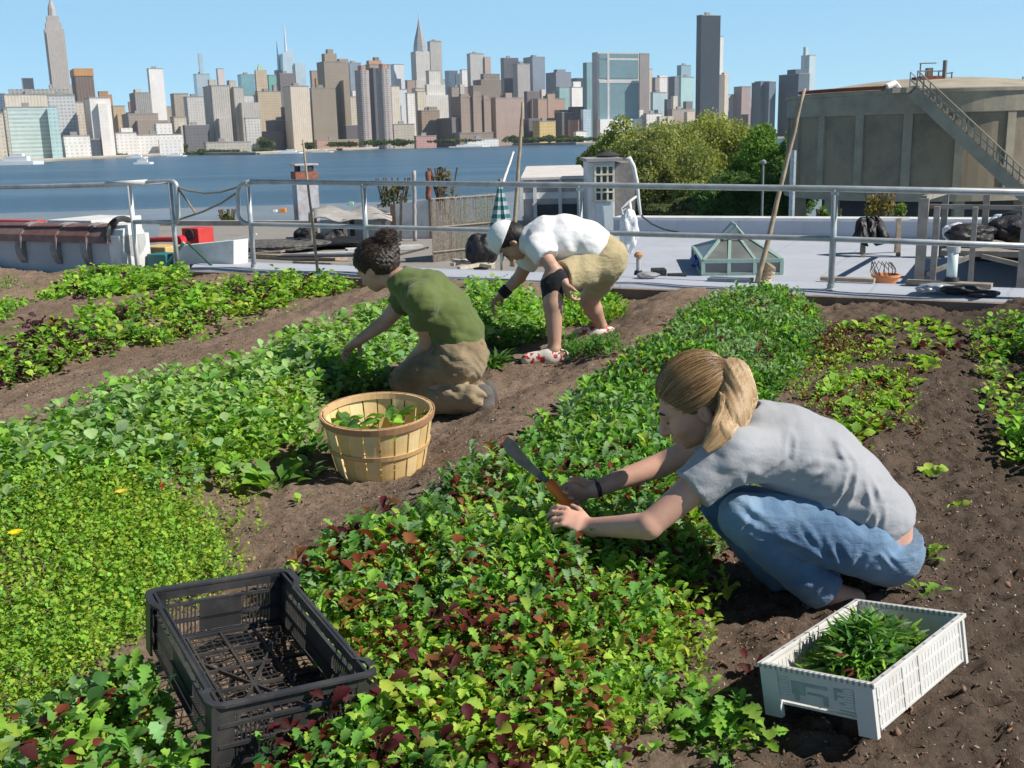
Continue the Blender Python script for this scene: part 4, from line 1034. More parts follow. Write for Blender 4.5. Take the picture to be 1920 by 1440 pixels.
wbox('dark_post', None, None, 734, 384, 743, 384, 447, .1, G('dark_timber', (.10, .07, .055)), YB - .03, parent=o); wbox('dark_post', None, None, 806, 371, 813, 371, 450, .1, G('dark_timber', (.10, .07, .055)), YB - .25, parent=o)
wbox('dark_post', None, None, 657, 412, 665, 412, 447, .1, G('dark_timber', (.10, .07, .055)), YB + .1, parent=o)
# sagging tarpaulin roof
o = thing('tarpaulin_canopy', 'weathered grey sheet canopy on posts left of the white boards', 'canopy', tuple(P(640, 452, LZ)))
V = []; F = []; n = 12
Yn = P(640, 458, LZ).y
for i in range(n + 1):
    for j in range(5):
        px = 585 + (735 - 585) * i / n; Y = Yn + j * .5; z = W(px, 411 - 3 * math.sin(i * .9), Yn).z + j * .035 + .04 * math.sin(i * 1.3 + j)
        V.append((W(px, 405, Y).x, Y, z))
for i in range(n):
    for j in range(4): F.append((i * 5 + j, (i + 1) * 5 + j, (i + 1) * 5 + j + 1, i * 5 + j + 1))
ob = mesh_obj('sheet', V, F, G('grey_sheet', (.38, .36, .34), .9, .2, 3, .6, 8, .03), o, smooth=True); sm = ob.modifiers.new('thick', 'SOLIDIFY'); sm.thickness = .03
for px in (592, 648, 720):
    mb = MB(); q = W(px, 440, Yn + .1); mb.bar((q.x, q.y, LZ - .02), (q.x, q.y, W(px, 411, Yn).z), .08, .08); mb.build('post', wood, o)
for i, (px, py, r) in enumerate(((575, 452, .27), (612, 455, .22), (636, 449, .20), (560, 462, .15))):
    c = P(px, py + 8, LZ); crumple('black_bag', ['black plastic bag under the grey canopy, leftmost big one', 'black plastic bag in the middle under the grey canopy', 'small black bag under the right part of the grey canopy', 'small black bag lying before the big leftmost one'][i], 'bag', c, (r, r * .8, r * .8), blackp, 20 + i)
c = P(628, 455, LZ); crumple('white_bag', 'small white plastic bag between the black bags', 'bag', c, (.12, .1, .12), whitep, 31)
# low debris strips and flat boards on the weathered roof
for i, (x0, y0, x1, y1) in enumerate(((300, 470, 445, 478), (480, 478, 640, 486), (650, 470, 790, 462), (560, 492, 700, 498))):
    mb = MB(); mb.bar(P(x0, y0, LZ + .05), P(x1, y1, LZ + .05), .35, .08)
    tag(mb.build('plank', wood if i % 2 else G('pale_board', (.5, .5, .5), .9, .2, 5, .4), origin=tuple(P(x0, y0, LZ))), ['grey board lying on the weathered roof behind the white parapet', 'long wooden board on the weathered roof under the right railing', 'pale board on the weathered roof in front of the white boards', 'wooden board lying on the weathered roof left of the kneeling person\'s head'][i], 'plank')
for i, (px, py, D, w) in enumerate(((300, 412, 150, 30), (140, 405, 165, 40))):
    pass
g = random.Random(21)
labs = ['short dark board on the weathered roof near the white parapet', 'board with pale edge beside the rubble heap', 'crooked board in front of the black bags', 'narrow board between canopy and reed screen', 'wide pale board near the foot of the reed screen', 'dark board close to the ledge under the railing', 'bent board lying behind the rubble heap', 'small board between the black bags and the timber post']
for i, (px, py) in enumerate(((470, 480), (500, 462), (620, 474), (720, 470), (770, 480), (690, 492), (450, 452), (600, 480))):
    a_ = g.uniform(-.4, .5); p_ = P(px, py, LZ + .03 + .02 * i); q_ = Vector((math.cos(a_), math.sin(a_), 0)) * g.uniform(.3, .9)
    mb = MB(); mb.bar(p_ - q_, p_ + q_ + Vector((0, 0, g.uniform(0, .15))), g.uniform(.1, .3), .03); tag(mb.build('board', [wood, greyroof, G('pale_board', (.5, .5, .5)), darkm][i % 4], origin=tuple(p_)), labs[i], 'board')
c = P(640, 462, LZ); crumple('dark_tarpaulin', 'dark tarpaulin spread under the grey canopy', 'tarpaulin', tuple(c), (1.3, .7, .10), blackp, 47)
# quay lot: two small containers and bollards seen over the left roof
for i, (lab, px, py, w, col) in enumerate((('small orange container on the quay left of the chimney', 531, 398, 1.5, (.65, .25, .05)), ('small white container on the quay left of the chimney', 516, 398, .9, (.75, .75, .75)), ('green and white container on the quay right of the chimney', 659, 384, 1.2, (.30, .62, .40)))):
    c = P(px, py, LAND_Z - .35); mb = MB(); mb.box((c.x, c.y, c.z + w * .26), (w * .7, 1.4, w * .5)); tag(mb.build('container', G('cont' + str(i), col, .6), origin=tuple(c), bevel=.03), lab, 'container')
# reed screen
o = thing('reed_screen', 'grey-brown reed screen fence behind the bending person', 'screen', tuple(P(870, 495, LZ)))
Ya, Yb_ = P(812, 492, LZ).y, P(935, 478, LZ).y; A_, B_2 = W(812, 492, Ya), W(938, 478, Yb_); g = random.Random(4)
for s_ in range(3):
    mb = MB(); n = 44
    for i in range(n):
        t = (s_ * n + i + .5) / (3 * n); p_ = A_.lerp(B_2, t); zt = W(812 + 126 * t, 375 - 12 * t, p_.y).z + g.uniform(-.05, .04); w_ = g.uniform(.7, 1.15)
        mb.bar((p_.x, p_.y + g.uniform(-.01, .01), LZ), (p_.x + g.uniform(-.01, .01), p_.y + g.uniform(-.01, .01), zt), (B_2 - A_).length / (3 * n) * w_, .015)
    mb.build('reed_panel', G('reed%d' % s_, (.33 - .03 * s_, .285, .24), .9, .4, 30, .5, 60, .004), o)
mb = MB()
for fz_ in (.15, .5, .9): mb.bar(A_ + Vector((0, -.03, fz_ * 1.3)), B_2 + Vector((0, -.03, fz_ * 1.3)), .03, .02)
mb.build('wire_rail', wood, o)
# folded striped parasol
c = VP(941, 470, 1.0); o = thing('folded_parasol', 'folded parasol with teal and white stripes behind the bending person', 'parasol', tuple(c))
zt = VP(941, 346, 1.0).z; zb = VP(941, 424, 1.0).z
mb = MB(); mb.tube([(c.x, c.y, c.z - .6), (c.x, c.y, zt + .06)], .02, 8); mb.build('pole', wood, o)
for i in range(10):
    mb = MB(); z0 = zb + (zt - zb) * i / 10; z1 = zb + (zt - zb) * (i + 1) / 10; r0 = .095 * (1 - i / 10) + .02; r1 = .095 * (1 - (i + 1) / 10) + .02
    n = 16; vs = []
    for r_, z_ in ((r0, z0), (r1, z1)):
        for k in range(n): t = 6.2832 * k / n; q = r_ * (1.12 if k % 2 else .82); vs.append((c.x + q * math.cos(t), c.y + q * math.sin(t), z_))
    mb.add(vs, [(k, (k + 1) % n, n + (k + 1) % n, n + k) for k in range(n)]); mb.build('stripe', (G('teal_cloth', (.04, .17, .19), .9), G('white_cloth', (.36, .40, .40), .9))[i % 2], o)
# junk timber below the reed screen
for i, (x0, y0, x1, y1) in enumerate(((848, 496, 905, 480), (860, 503, 925, 492), (850, 488, 925, 500))):
    mb = MB(); mb.bar(P(x0, y0, LZ + .3), P(x1, y1, LZ + .3), .07, .05); tag(mb.build('timber', G('pale_timber', (.52, .47, .38), .85, .2, 9, .4), origin=tuple(P(x0, y0, LZ + .3))), ['pale timber offcut leaning under the reed screen', 'lower pale timber offcut under the reed screen', 'crossing timber offcut under the reed screen'][i], 'timber')
crumple('black_bag', 'black bag at the right foot of the reed screen', 'bag', P(905, 505, LZ + .2), (.25, .2, .28), blackp, 41)

# low shed with white roof
Ys = P(1040, 432, LZ).y + 1.5
o = thing('low_shed', 'low grey shed with a pale sheet roof left of the white stair shed', 'shed', tuple(W(1040, 410, Ys)))
mb = MB(); z1 = W(1040, 336, Ys).z; xa, xb_ = W(980, 336, Ys).x, W(1102, 336, Ys).x
mb.box2((xa, Ys, LZ), (xb_, Ys + 2.4, z1 - .01)); mb.build('wall', G('shed_grey', (.40, .39, .40), .85, .15, 2, .4, dirt=(.55, .55, .55)), o)
dY = 2.6; zr_ = W(1055, 314, Ys + dY).z
mb = MB(); mb.add([(xa - .05, Ys - .12, z1), (xb_, Ys - .12, z1), (xb_, Ys + dY, zr_), (xa + .15, Ys + dY, zr_), (xa - .05, Ys - .12, z1 + .06), (xb_, Ys - .12, z1 + .06), (xb_, Ys + dY, zr_ + .06), (xa + .15, Ys + dY, zr_ + .06)], [(3, 2, 1, 0), (4, 5, 6, 7), (0, 1, 5, 4), (1, 2, 6, 5), (2, 3, 7, 6), (3, 0, 4, 7)])
mb.build('roof', G('pale_sheet', (.66, .62, .60), .7, .1, 3, .2), o)
mb = MB(); z2, z3 = W(1040, 404, Ys).z, W(1040, 383, Ys).z; mb.box2((W(1003, 390, Ys).x, Ys - .02, z2), (W(1083, 390, Ys).x, Ys + .05, z3)); mb.build('window_opening', darkm, o)
mb = MB(); mb.box2((xa - .02, Ys - .03, W(1040, 372, Ys).z), (xb_, Ys - .003, W(1040, 360, Ys).z)); mb.build('trim_board', whitep, o)
for px in (1050, 1003, 978):
    mb = MB(); x_ = W(px, 370, Ys).x; mb.box2((x_ - .045, Ys - .09, W(px, 408, Ys).z), (x_ + .045, Ys - .035, z1)); mb.build('post', whitep, o)
# stair shed
Yt = P(1130, 436, LZ).y + .4
o = thing('stair_shed', 'white stair-head shed with a paned window in front of the trees', 'shed', tuple(W(1130, 432, Yt)))
X = lambda px: W(px, 360, Yt).x
Z = lambda py: W(1130, py, Yt).z
mb = MB(); mb.box2((X(1103), Yt, LZ), (X(1153), Yt + .05, Z(304))); mb.box2((X(1103), Yt + .052, LZ), (X(1153), Yt + 1.6, Z(304))); mb.build('wall', whitep, o)
mb = MB(); mb.box2((X(1154.5), Yt + .1, LZ), (X(1192), Yt + 1.75, Z(306))); mb.build('side_wing', G('brown_grey_siding', (.24, .22, .21), .9, .2, 8, .4), o)
mb = MB(); mb.box2((X(1099), Yt - .12, Z(303)), (X(1168), Yt + 1.9, Z(297))); mb.build('roof', G('roof_felt', (.34, .32, .32), .9), o)
mb = MB(); mb.lathe([(.26, 0), (.30, .04), (.12, .12), (.02, .16)], (X(1146), Yt + .9, Z(296)), 16); mb.build('vent_cap', darkm, o)
fr = MB(); fr.box2((X(1116), Yt - .035, Z(376)), (X(1150), Yt - .002, Z(311))); w_ = fr.build('window', G('dark_pane', (.03, .035, .04), .15, spec=.8), o)
mb = MB(); xs_ = [1116, 1127.5, 1139, 1150]
for q in xs_: mb.box2((X(q) - .022, Yt - .06, Z(377)), (X(q) + .022, Yt - .037, Z(310)))
for q in (311, 327, 343, 360, 376): mb.box2((X(1115), Yt - .07, Z(q) - .02), (X(1151), Yt - .061, Z(q) + .02))
mb.build('glazing_bars', G('cream_bar', (.72, .66, .50), .6), w_)
mb = MB(); mb.box2((X(1117), Yt - .04, Z(432)), (X(1149), Yt - .005, Z(381))); mb.build('door', G('pale_blue_door', (.62, .68, .72), .6, .06, 3, .1), o)
# white stair rail (bent slatted)
o = thing('stair_railing', 'bent white railing with a rung panel right of the stair shed', 'railing', tuple(W(1185, 432, Yt - .3)))
q = lambda px, py, dy=0: W(px, py, Yt - .3 + dy)
mb = MB(); mb.tube([q(1172, 300), q(1180, 297), q(1188, 312), q(1194, 340), q(1197, 372), q(1201, 402), q(1186, 424)], [.05, .06, .05, .045, .04, .035, .035], 8); mb.build('handrail', whitep, o, smooth=True)
mb = MB(); mb.tube([q(1196, 366), q(1164, 390), q(1172, 420), q(1180, 440)], .035, 8); mb.tube([q(1180, 378), q(1188, 432)], .04, 8); mb.build('panel_frame', whitep, o, smooth=True)
mb = MB()
for a, b in (((1165, 397), (1182, 386)), ((1168, 408), (1184, 399)), ((1171, 419), (1186, 411)), ((1174, 430), (1188, 423))): mb.tube([q(*a), q(*b)], .022, 6)
mb.build('rung', whitep, o)
c = VP(1180, 472, 1.0); crumple('white_bag', 'white plastic bag hanging behind the bending person\'s hips', 'bag', c, (.085, .07, .19), G('bag_white', (.75, .76, .8), .5), 55)
mb = MB(); mb.tube([VP(1202, 404, 5), VP(1222, 420, 5), VP(1245, 430, 5), VP(1275, 436, 5)], .012, 6); tag(mb.build('wire', darkm, origin=tuple(VP(1202, 404, 5))), 'thin dark wire sagging before the pale wall right of the stair shed', 'wire')

# skylight greenhouse on the right roof
c0, c1 = P(1318, 517, RZ), P(1488, 527, RZ); W0 = (c1 - c0); dx = Vector((1, -.10, 0)).normalized(); dy = Vector((.10, 1, 0)).normalized()
o = thing('roof_skylight', 'mint green glazed skylight with a ridged roof on the pale roof', 'skylight', tuple(c0))
c1 = c0 + dx * ((c1.x - c0.x) / dx.x)
Lx = (c1 - c0).length; dep = 1.75; h1 = W(1400, 488, c0.y).z - RZ - .0; hb = W(1400, 513, c0.y).z - RZ
def SK(a, b, z): q = c0 + dx * (a * Lx) + dy * (b * dep); return Vector((q.x, q.y, RZ + z))
hr = W(1410, 447, c0.y + dep * .5).z - RZ
mb = MB(); mb.prism(plan([SK(-.01, -.01, 0), SK(1.01, -.01, 0), SK(1.01, 1.01, 0), SK(-.01, 1.01, 0)]), RZ - .02, RZ + hb); mb.build('kerb', whitep, o)
def lines(name, segs, w, m):
    mb = MB()
    for a, b in segs: mb.bar(SK(*a), SK(*b), w, w)
    return mb.build(name, m, o)
C4 = [(0, 0), (1, 0), (1, 1), (0, 1)]
sg = []
for i in range(4):
    a, b = C4[i], C4[(i + 1) % 4]; sg += [((*a, hb), (*b, hb)), ((*a, h1), (*b, h1)), ((*a, hb), (*a, h1))]
for t in (.33, .66): sg += [((t, 0, hb), (t, 0, h1)), ((1, t, hb), (1, t, h1))]
lines('side_frame', sg, .045, mint)
R0, R1 = (.30, .5, hr), (.70, .5, hr)
sg = [(R0, R1), ((0, 0, h1), R0), ((0, 1, h1), R0), ((1, 0, h1), R1), ((1, 1, h1), R1)]
for t in (.333, .667): x_ = .30 + .40 * t; sg += [((t, 0, h1), (x_, .5, hr))]
for t in (.33, .66): sg += [((1, t, h1), (.70, .5, hr))]
lines('roof_frame', sg, .036, mint)
mb = MB(); e_ = .012
def face(ps): mb.add([SK(*p) for p in ps], [tuple(range(len(ps)))])
face([(0, 0, h1 + e_), (1, 0, h1 + e_), (.70, .5, hr), (.30, .5, hr)]); face([(1, 0, h1 + e_), (1, 1, h1 + e_), (.70, .5, hr)]); face([(1, 1, h1 + e_), (0, 1, h1 + e_), (.30, .5, hr), (.70, .5, hr)]); face([(0, 1, h1 + e_), (0, 0, h1 + e_), (.30, .5, hr)])
ob = mb.build('roof_glass', G('sky_glass', (.17, .18, .165), .35, .25, 3, .1, spec=.6), o)
mb = MB(); face([(0, .0, hb), (1, .0, hb), (1, .0, h1), (0, .0, h1)]); face([(1, 0, hb), (1, 1, hb), (1, 1, h1), (1, 0, h1)]); face([(0, 1, hb), (0, 0, hb), (0, 0, h1), (0, 1, h1)]); mb.build('side_glass', G('grey_glass', (.16, .17, .18), .3, .2, 2, .1), o)
mb = MB(); mb.tube([SK(.36, .45, hr + .02), SK(.5, .45, hr + .18), SK(.64, .45, hr + .02)], .022, 6); mb.tube([SK(.36, .75, hr + .02), SK(.5, .75, hr + .18), SK(.64, .75, hr + .02)], .022, 6); mb.tube([SK(.5, .45, hr + .18), SK(.5, .75, hr + .18)], .022, 6); mb.build('ridge_vent', mint, o)
# small roof things
c = P(1197, 521, RZ + .02); o = thing('vent_pipe', 'thin roof pipe with an orange cap on the pale roof', 'pipe', tuple(c)); zt = W(1197, 482, c.y).z
mb = MB(); mb.tube([c, (c.x, c.y, zt)], .028, 10); mb.build('pipe', G('pipe_grey', (.42, .42, .44)), o); mb = MB(); mb.lathe([(.05, 0), (.055, .03), (.03, .06)], (c.x, c.y, zt), 12); mb.build('cap', G('orange_rust', (.45, .22, .08)), o)
mb = MB(); mb.lathe([(.09, 0), (.06, .03), (.045, .09)], tuple(c), 12); mb.build('rubber_boot', blackp, o)
c = P(1237, 524, RZ); mb = MB(); mb.box((c.x, c.y + .1, RZ + .06), (.17, .2, .12)); mb.box((c.x + .22, c.y + .1, RZ + .03), (.22, .12, .05)); tag(mb.build('drain_box', blackp, origin=tuple(c), bevel=.01), 'small black box on the pale roof left of the skylight', 'box')
c = P(1304, 500, RZ); crumple('blue_sheet', 'bit of blue tarpaulin at the left side of the skylight', 'tarpaulin', c, (.06, .2, .08), G('blue_tarp', (.04, .10, .32), .6), 61)
# black sack on a trestle
c = P(1628, 478, RZ); o = thing('trestle', 'black plastic hung over a trestle on the pale roof', 'trestle', tuple(c))
zt = W(1628, 412, c.y).z
mb = MB(); mb.bar((c.x - .12, c.y, zt), (c.x + .55, c.y + .05, zt), .06, .04)
mb.build('top_board', whitep, o)
for dx_ in (-.08, .4):
    for s_ in (-.25, .25): mb = MB(); mb.bar((c.x + dx_ + s_ * .3, c.y + s_, RZ), (c.x + dx_, c.y, zt), .06, .05); mb.build('leg', wood, o)
V = []; F = []; n = 10
for i in range(n + 1):
    for j in range(9):
        t = j / 8 * 2 - 1; a_ = abs(t); x_ = c.x - .10 + .22 * i / n
        V.append((x_ + .05 * math.sin(i * 2 + j) + .06 * a_ * (i / n - .5) * 3, c.y + t * (.28 + .03 * math.sin(i * 1.7)), zt + .04 - (zt - RZ - .12) * max(0, a_ - .08) * (1 + .1 * math.sin(i * 1.3))))
for i in range(n):
    for j in range(8): F.append((i * 9 + j, (i + 1) * 9 + j, (i + 1) * 9 + j + 1, i * 9 + j + 1))
ob = mesh_obj('black_sheet', V, F, blackp, o, smooth=True); sm = ob.modifiers.new('t', 'SOLIDIFY'); sm.thickness = .02
# terracotta pot with wire plant support
c = P(1660, 537, RZ + .20); o = thing('plant_pot', 'orange terracotta bowl with a wire cage of dry twigs near the right post', 'pot', tuple(c))
mb = MB(); mb.lathe([(.08, 0), (.13, .10), (.14, .10), (.14, .12), (.12, .12), (.07, .02)], (c.x, c.y, c.z), 24, True); mb.build('bowl', G('terracotta', (.62, .24, .10), .7), o, smooth=False)
mb = MB(); g = random.Random(9)
for k in range(16):
    t = k * .4; mb.tube([(c.x + .07 * math.cos(t), c.y + .07 * math.sin(t), c.z + .06), (c.x - .03 + .12 * math.cos(t), c.y + .12 * math.sin(t), c.z + .14 + .06 * g.random()), (c.x - .05 + .08 * math.cos(t + .5), c.y + .08 * math.sin(t), c.z + .24)], .004, 4)
mb.build('twigs', darkm, o)
mb = MB(); mb.box((c.x, c.y, (RZ + c.z) / 2), (.5, .3, c.z - RZ - .002)); tag(mb.build('plinth_block', G('pinkish_block', (.45, .40, .38)), origin=(c.x, c.y, RZ)), 'low pale block carrying the orange terracotta bowl', 'block')
# open timber frame with platform of black bags
tb = G('grey_timber', (.30, .27, .235), .9, .25, 7, .5, 30, .006, dirt=(.18, .15, .13), dirtscale=4)
o = thing('timber_pergola', 'open grey timber frame with a raised deck at the right edge', 'frame', tuple(P(1722, 546, RZ)))
F0 = P(1722, 548, RZ); OF = (F0 - EA).x * EN.x + (F0 - EA).y * EN.y; DP = 3.4
def T(px, py, dd=0.0): return VP(px, py, OF + dd)
ztop = T(1722, 372).z; zbm = T(1722, 388).z; zd = T(1722, 474).z
s0 = [(T(px, 540) - EA).dot(Vector((ED.x, ED.y, 0))) for px in (1722, 1818, 1915, 2010)]
def TP(s_, dd, z): q = EA + ED * s_ + EN * (OF + dd); return Vector((q.x, q.y, z))
def tbox(mb, s_a, d_a, z_a, s_b, d_b, z_b): mb.prism(plan([TP(s_a, d_a, 0), TP(s_b, d_a, 0), TP(s_b, d_b, 0), TP(s_a, d_b, 0)]), z_a, z_b)
for i, x_ in enumerate(s0):
    mb = MB(); w_ = .10 if i in (0, 2) else .05; tbox(mb, x_ - w_ / 2, 0, RZ, x_ + w_ / 2, .09, ztop if i == 0 else zbm); mb.build('post', tb, o)
mb = MB(); tbox(mb, s0[0] + .10, .05, RZ, s0[0] + .16, .12, zbm); mb.build('post', tb, o)
for x_ in s0: mb = MB(); tbox(mb, x_ - .04, DP, RZ, x_ + .04, DP + .08, zbm); mb.build('rear_post', tb, o)
mb = MB(); mb.bar(TP(s0[0], .045, ztop), TP(s0[0] + .12, DP, zbm), .05, .05); mb.bar(TP(s0[0] - .05, .14, zbm), TP(s0[-1], .14, zbm - .02), .04, .045); mb.bar(TP(s0[0], DP, zbm), TP(s0[-1], DP, zbm), .04, .05); mb.build('beam', tb, o)
mb = MB(); tbox(mb, s0[0] + .18, .3, zd - .06, s0[-1] + 1, DP - .1, zd); mb.build('deck', tb, o)
mb = MB(); mb.bar(TP(s0[0] + .06, .05, T(1730, 515).z), TP(s0[0] + .5, .3, zd - .05), .045, .045); mb.bar(TP(s0[2], .1, T(1915, 500).z), TP(s0[2] - .4, .3, zd - .05), .045, .045); mb.build('brace', tb, o)
mb = MB(); tbox(mb, s0[0] + .3, DP - .4, RZ, s0[-1] + 1, DP - .3, zd - .06); mb.build('under_deck_shade', blackp, o)  # black panel put where the space under the deck is only shaded
for i, (ds, dd, r) in enumerate(((.45, .75, .20), (.85, 1.1, .24), (1.25, .7, .22), (1.65, 1.05, .24), (2.1, .7, .24), (1.0, 1.9, .28), (1.6, 2.1, .28))):
    q = TP(s0[0] + ds, dd, zd + .01); crumple('black_bag', ['leftmost bulging black bag on the timber deck', 'second black bag from the left on the timber deck', 'black bag in the middle of the timber deck front', 'black bag right of the middle on the timber deck', 'black bag at the picture edge on the timber deck', 'rear black bag in the middle of the timber deck', 'rear black bag at the right of the timber deck'][i], 'bag', tuple(q), (r * 1.25, r * .9, r * .6), blackp, 70 + i)
for i, (ds, dd) in enumerate(((.25, 1.3), (.7, 2.6), (1.5, 2.8))):
    q = TP(s0[0] + ds, dd, zd + .01); crumple('white_bag', ['white plastic sheet heap at the left end of the timber deck', 'white sheet behind the black bags on the timber deck', 'white and blue scrap heap at the right rear of the timber deck'][i], 'bag', tuple(q), (.13, .12, .10), G('bag_white', (.75, .76, .8), .5), 90 + i)
# white standpipe
c = edge(1783, .72, .09); o = thing('standpipe', 'short white pipe with a grey coupling standing on the ledge before the timber frame', 'pipe', tuple(c)); zt = VP(1785, 466, .72).z
mb = MB(); mb.tube([c, (c.x, c.y, zt)], .042, 16); mb.build('pipe', G('pvc', (.62, .72, .74), .35, .05, 3, 0), o, smooth=True)
mb = MB(); mb.tube([(c.x, c.y, zt - .03), (c.x, c.y, zt + .02)], .055, 16); mb.build('coupling', G('pipe_grey', (.42, .42, .44)), o)
mb = MB(); mb.lathe([(.09, 0), (.065, .03), (.055, .08)], tuple(c), 14); mb.build('rubber_boot', blackp, o)

# ================================================================== CONCRETE TANK
TD = 78.0; tc_ = W(1742, 300, TD); TX, TY = tc_.x, TD; TR = 9.75
zT = W(1742, 170, TD - TR).z; zB = W(1742, 364, TD - TR).z; zD = W(1742, 149, TD).z
o = thing('concrete_tank', 'huge round concrete tank with ribbed wall and low domed roof', 'tank', (TX, TY, LAND_Z))
mb = MB(); mb.lathe([(TR, zB), (TR, zT)], (TX, TY, 0), 96); mb.build('wall', conc, o, smooth=False)
for k in range(20):
    mb = MB(); t = 2 * math.pi * k / 20 + .12; cx_, cy_ = TX + math.cos(t) * (TR + .06), TY + math.sin(t) * (TR + .06); mb.box((cx_, cy_, (zB + zT - 1.3) / 2), (.22, .55, zT - 1.3 - zB), t); mb.build('rib', conc2, o)
mb = MB(); mb.lathe([(TR + .16, zT - 1.35), (TR + .22, zT - 1.3), (TR + .22, zT - .12), (TR + .34, zT - .1), (TR + .34, zT + .1), (TR - .1, zT + .12)], (TX, TY, 0), 96); mb.build('rim_band', conc2, o)
mb = MB(); rr = TR - .1; hh = zD - zT; prof = [(rr * math.cos(a), hh * math.sin(a) ** 1.0) for a in np.linspace(0, math.pi / 2 - .002, 14)]
prof = [(rr * (1 - i / 13), hh * (1 - (1 - i / 13) ** 2)) for i in range(14)]; prof[-1] = (.01, hh)
mb.lathe([(r_, z_ + zT + .1) for r_, z_ in prof], (TX, TY, 0), 64); mb.build('dome', G('dome_concrete', (.40, .355, .28), .9, .15, .4, .3, 2, .02, dirt=(.22, .19, .15), dirtscale=.5, dirtamt=.8), o, smooth=True)
mb = MB(); mb.lathe([(TR + .25, zB - .5), (TR + .25, zB)], (TX, TY, 0), 64); mb.build('base_slab', conc2, o)
for k in range(14):
    t = 2 * math.pi * k / 14 + .06
    if math.sin(t) < .35:
        mb = MB(); mb.box((TX + math.cos(t) * (TR - .4), TY + math.sin(t) * (TR - .4), (LAND_Z + zB - .5) / 2), (.8, .6, zB - .5 - LAND_Z), t); mb.build('column', conc2, o)
mb = MB(); mb.lathe([(TR - 2.5, LAND_Z), (TR - 2.5, zB - .5)], (TX, TY, 0), 40); mb.build('shade_drum', G('void_shade', (.05, .05, .06)), o)  # near-black drum stands in for the shade beneath the tank
# pipe around the left rim
mb = MB(); mb.tube([(TX + (TR + .0) * math.cos(t), TY + (TR + .0) * math.sin(t), zT + .32) for t in np.linspace(3.25, 4.05, 12)], .12, 8); mb.build('rim_pipe', rust, o)
a = 4.05; mb = MB(); mb.tube([(TX + TR * math.cos(a), TY + TR * math.sin(a), zT + .35), (TX + (TR - 1) * math.cos(a + .02), TY + (TR - 1) * math.sin(a + .02), zT + .6), (TX + (TR - 1.6) * math.cos(a + .05), TY + (TR - 1.6) * math.sin(a + .05), zT + .1)], .2, 8); mb.build('rim_pipe_end', whitep, o)
# stair
Sx = thing('tank_stair', 'long concrete stair with handrails slanting down the right side of the tank', 'stair', tuple(W(1905, 365, TD - TR - 3)))
p0, p1 = W(1712, 172, TD - TR - .6), W(1925, 372, TD - TR - 3.2)
sw = Vector((0, 1, 0))
def stair_pt(t, s_, h): q = p0.lerp(p1, t); return q + sw * s_ + Vector((0, 0, h))
mb = MB(); mb.bar(stair_pt(0, 0, 0), stair_pt(1, 0, 0), 1.3, .7, (0, 0, 1)); mb.build('stringer', conc2, Sx)
mb = MB()
for i in range(46): q = stair_pt((i + .5) / 46, 0, .34); mb.box(q, (.2, 1.1, .12))
mb.build('steps', conc, Sx)
for s_ in (-.6, .6):
    mb = MB(); 
    for h in (.75, 1.2): mb.tube([stair_pt(0, s_, h), stair_pt(1, s_, h)], .05, 6)
    for i in range(19): mb.tube([stair_pt(i / 18, s_, .2), stair_pt(i / 18, s_, 1.2)], .04, 5)
    mb.build('handrail', conc2 if s_ < 0 else galv, Sx)
mb = MB(); q = p0 + Vector((-.6, .3, .1)); mb.box((q.x, q.y, q.z), (1.6, 1.4, .3)); mb.build('landing', conc2, Sx)
# rooftop platform
c = W(1750, 160, TD - 4); o = thing('tank_platform', 'steel service platform with rails on top of the tank dome', 'platform', tuple(c))
zp = W(1750, 143, TD - 4).z; q = lambda px, py: W(px, py, TD - 4)
mb = MB(); mb.box2((q(1728, 0).x, c.y - .7, zp - .25), (q(1774, 0).x, c.y + 1, zp)); mb.build('deck', rust, o)
mb = MB()
for px, yt in ((1727, 120), (1738, 134), (1750, 128), (1762, 134), (1773, 114), (1787, 136)): mb.tube([(q(px, 0).x, c.y - .6, c.z - .4), (q(px, 0).x, c.y - .6, q(px, yt).z)], .05 if px != 1773 else .14, 6)
mb.tube([(q(1727, 0).x, c.y - .6, q(1727, 134).z), (q(1773, 0).x, c.y - .6, q(1773, 134).z)], .04, 5); mb.tube([(q(1741, 0).x, c.y + .9, q(1741, 117).z), (q(1773, 0).x, c.y + .9, q(1741, 117).z)], .04, 5); mb.tube([(q(1773, 0).x, c.y - .6, q(1773, 139).z), (q(1789, 0).x, c.y - .6, q(1773, 137).z)], .04, 5)
mb.build('rail', G('grey_steel', (.2, .19, .19)), o)
mb = MB(); mb.box2((q(1748, 0).x, c.y, zp), (q(1755, 0).x, c.y + .5, q(1750, 127).z)); mb.box2((q(1736, 0).x, c.y - .2, zp - 1.2), (q(1770, 0).x, c.y + .6, zp - .25)); mb.build('cabinet', conc, o)
mb = MB(); mb.box2((q(1765, 0).x, c.y - 2, zp - 1.5), (q(1783, 0).x, c.y - 1, zp - .6)); mb.build('hatch_box', conc2, o)
for i, (px, py) in enumerate(((1822, 229), (1894, 308))):
    t = 5.1 + i * .22; rr = TR + .5; c = W(px, py, TD - TR * .93); mb = MB(); mb.lathe([(.02, -.3), (.22, -.2), (.3, 0), (.22, .2), (.02, .3)], (c.x, c.y - .1, c.z), 12); mb.tube([(c.x, c.y, c.z), (c.x, c.y + 2.0, c.z)], .06, 6); tag(mb.build('wall_lamp', darkm, origin=tuple(c)), ['dark round wall lamp on the tank, right of the stair top', 'dark round wall lamp on the tank beside the stair foot'][i], 'lamp')
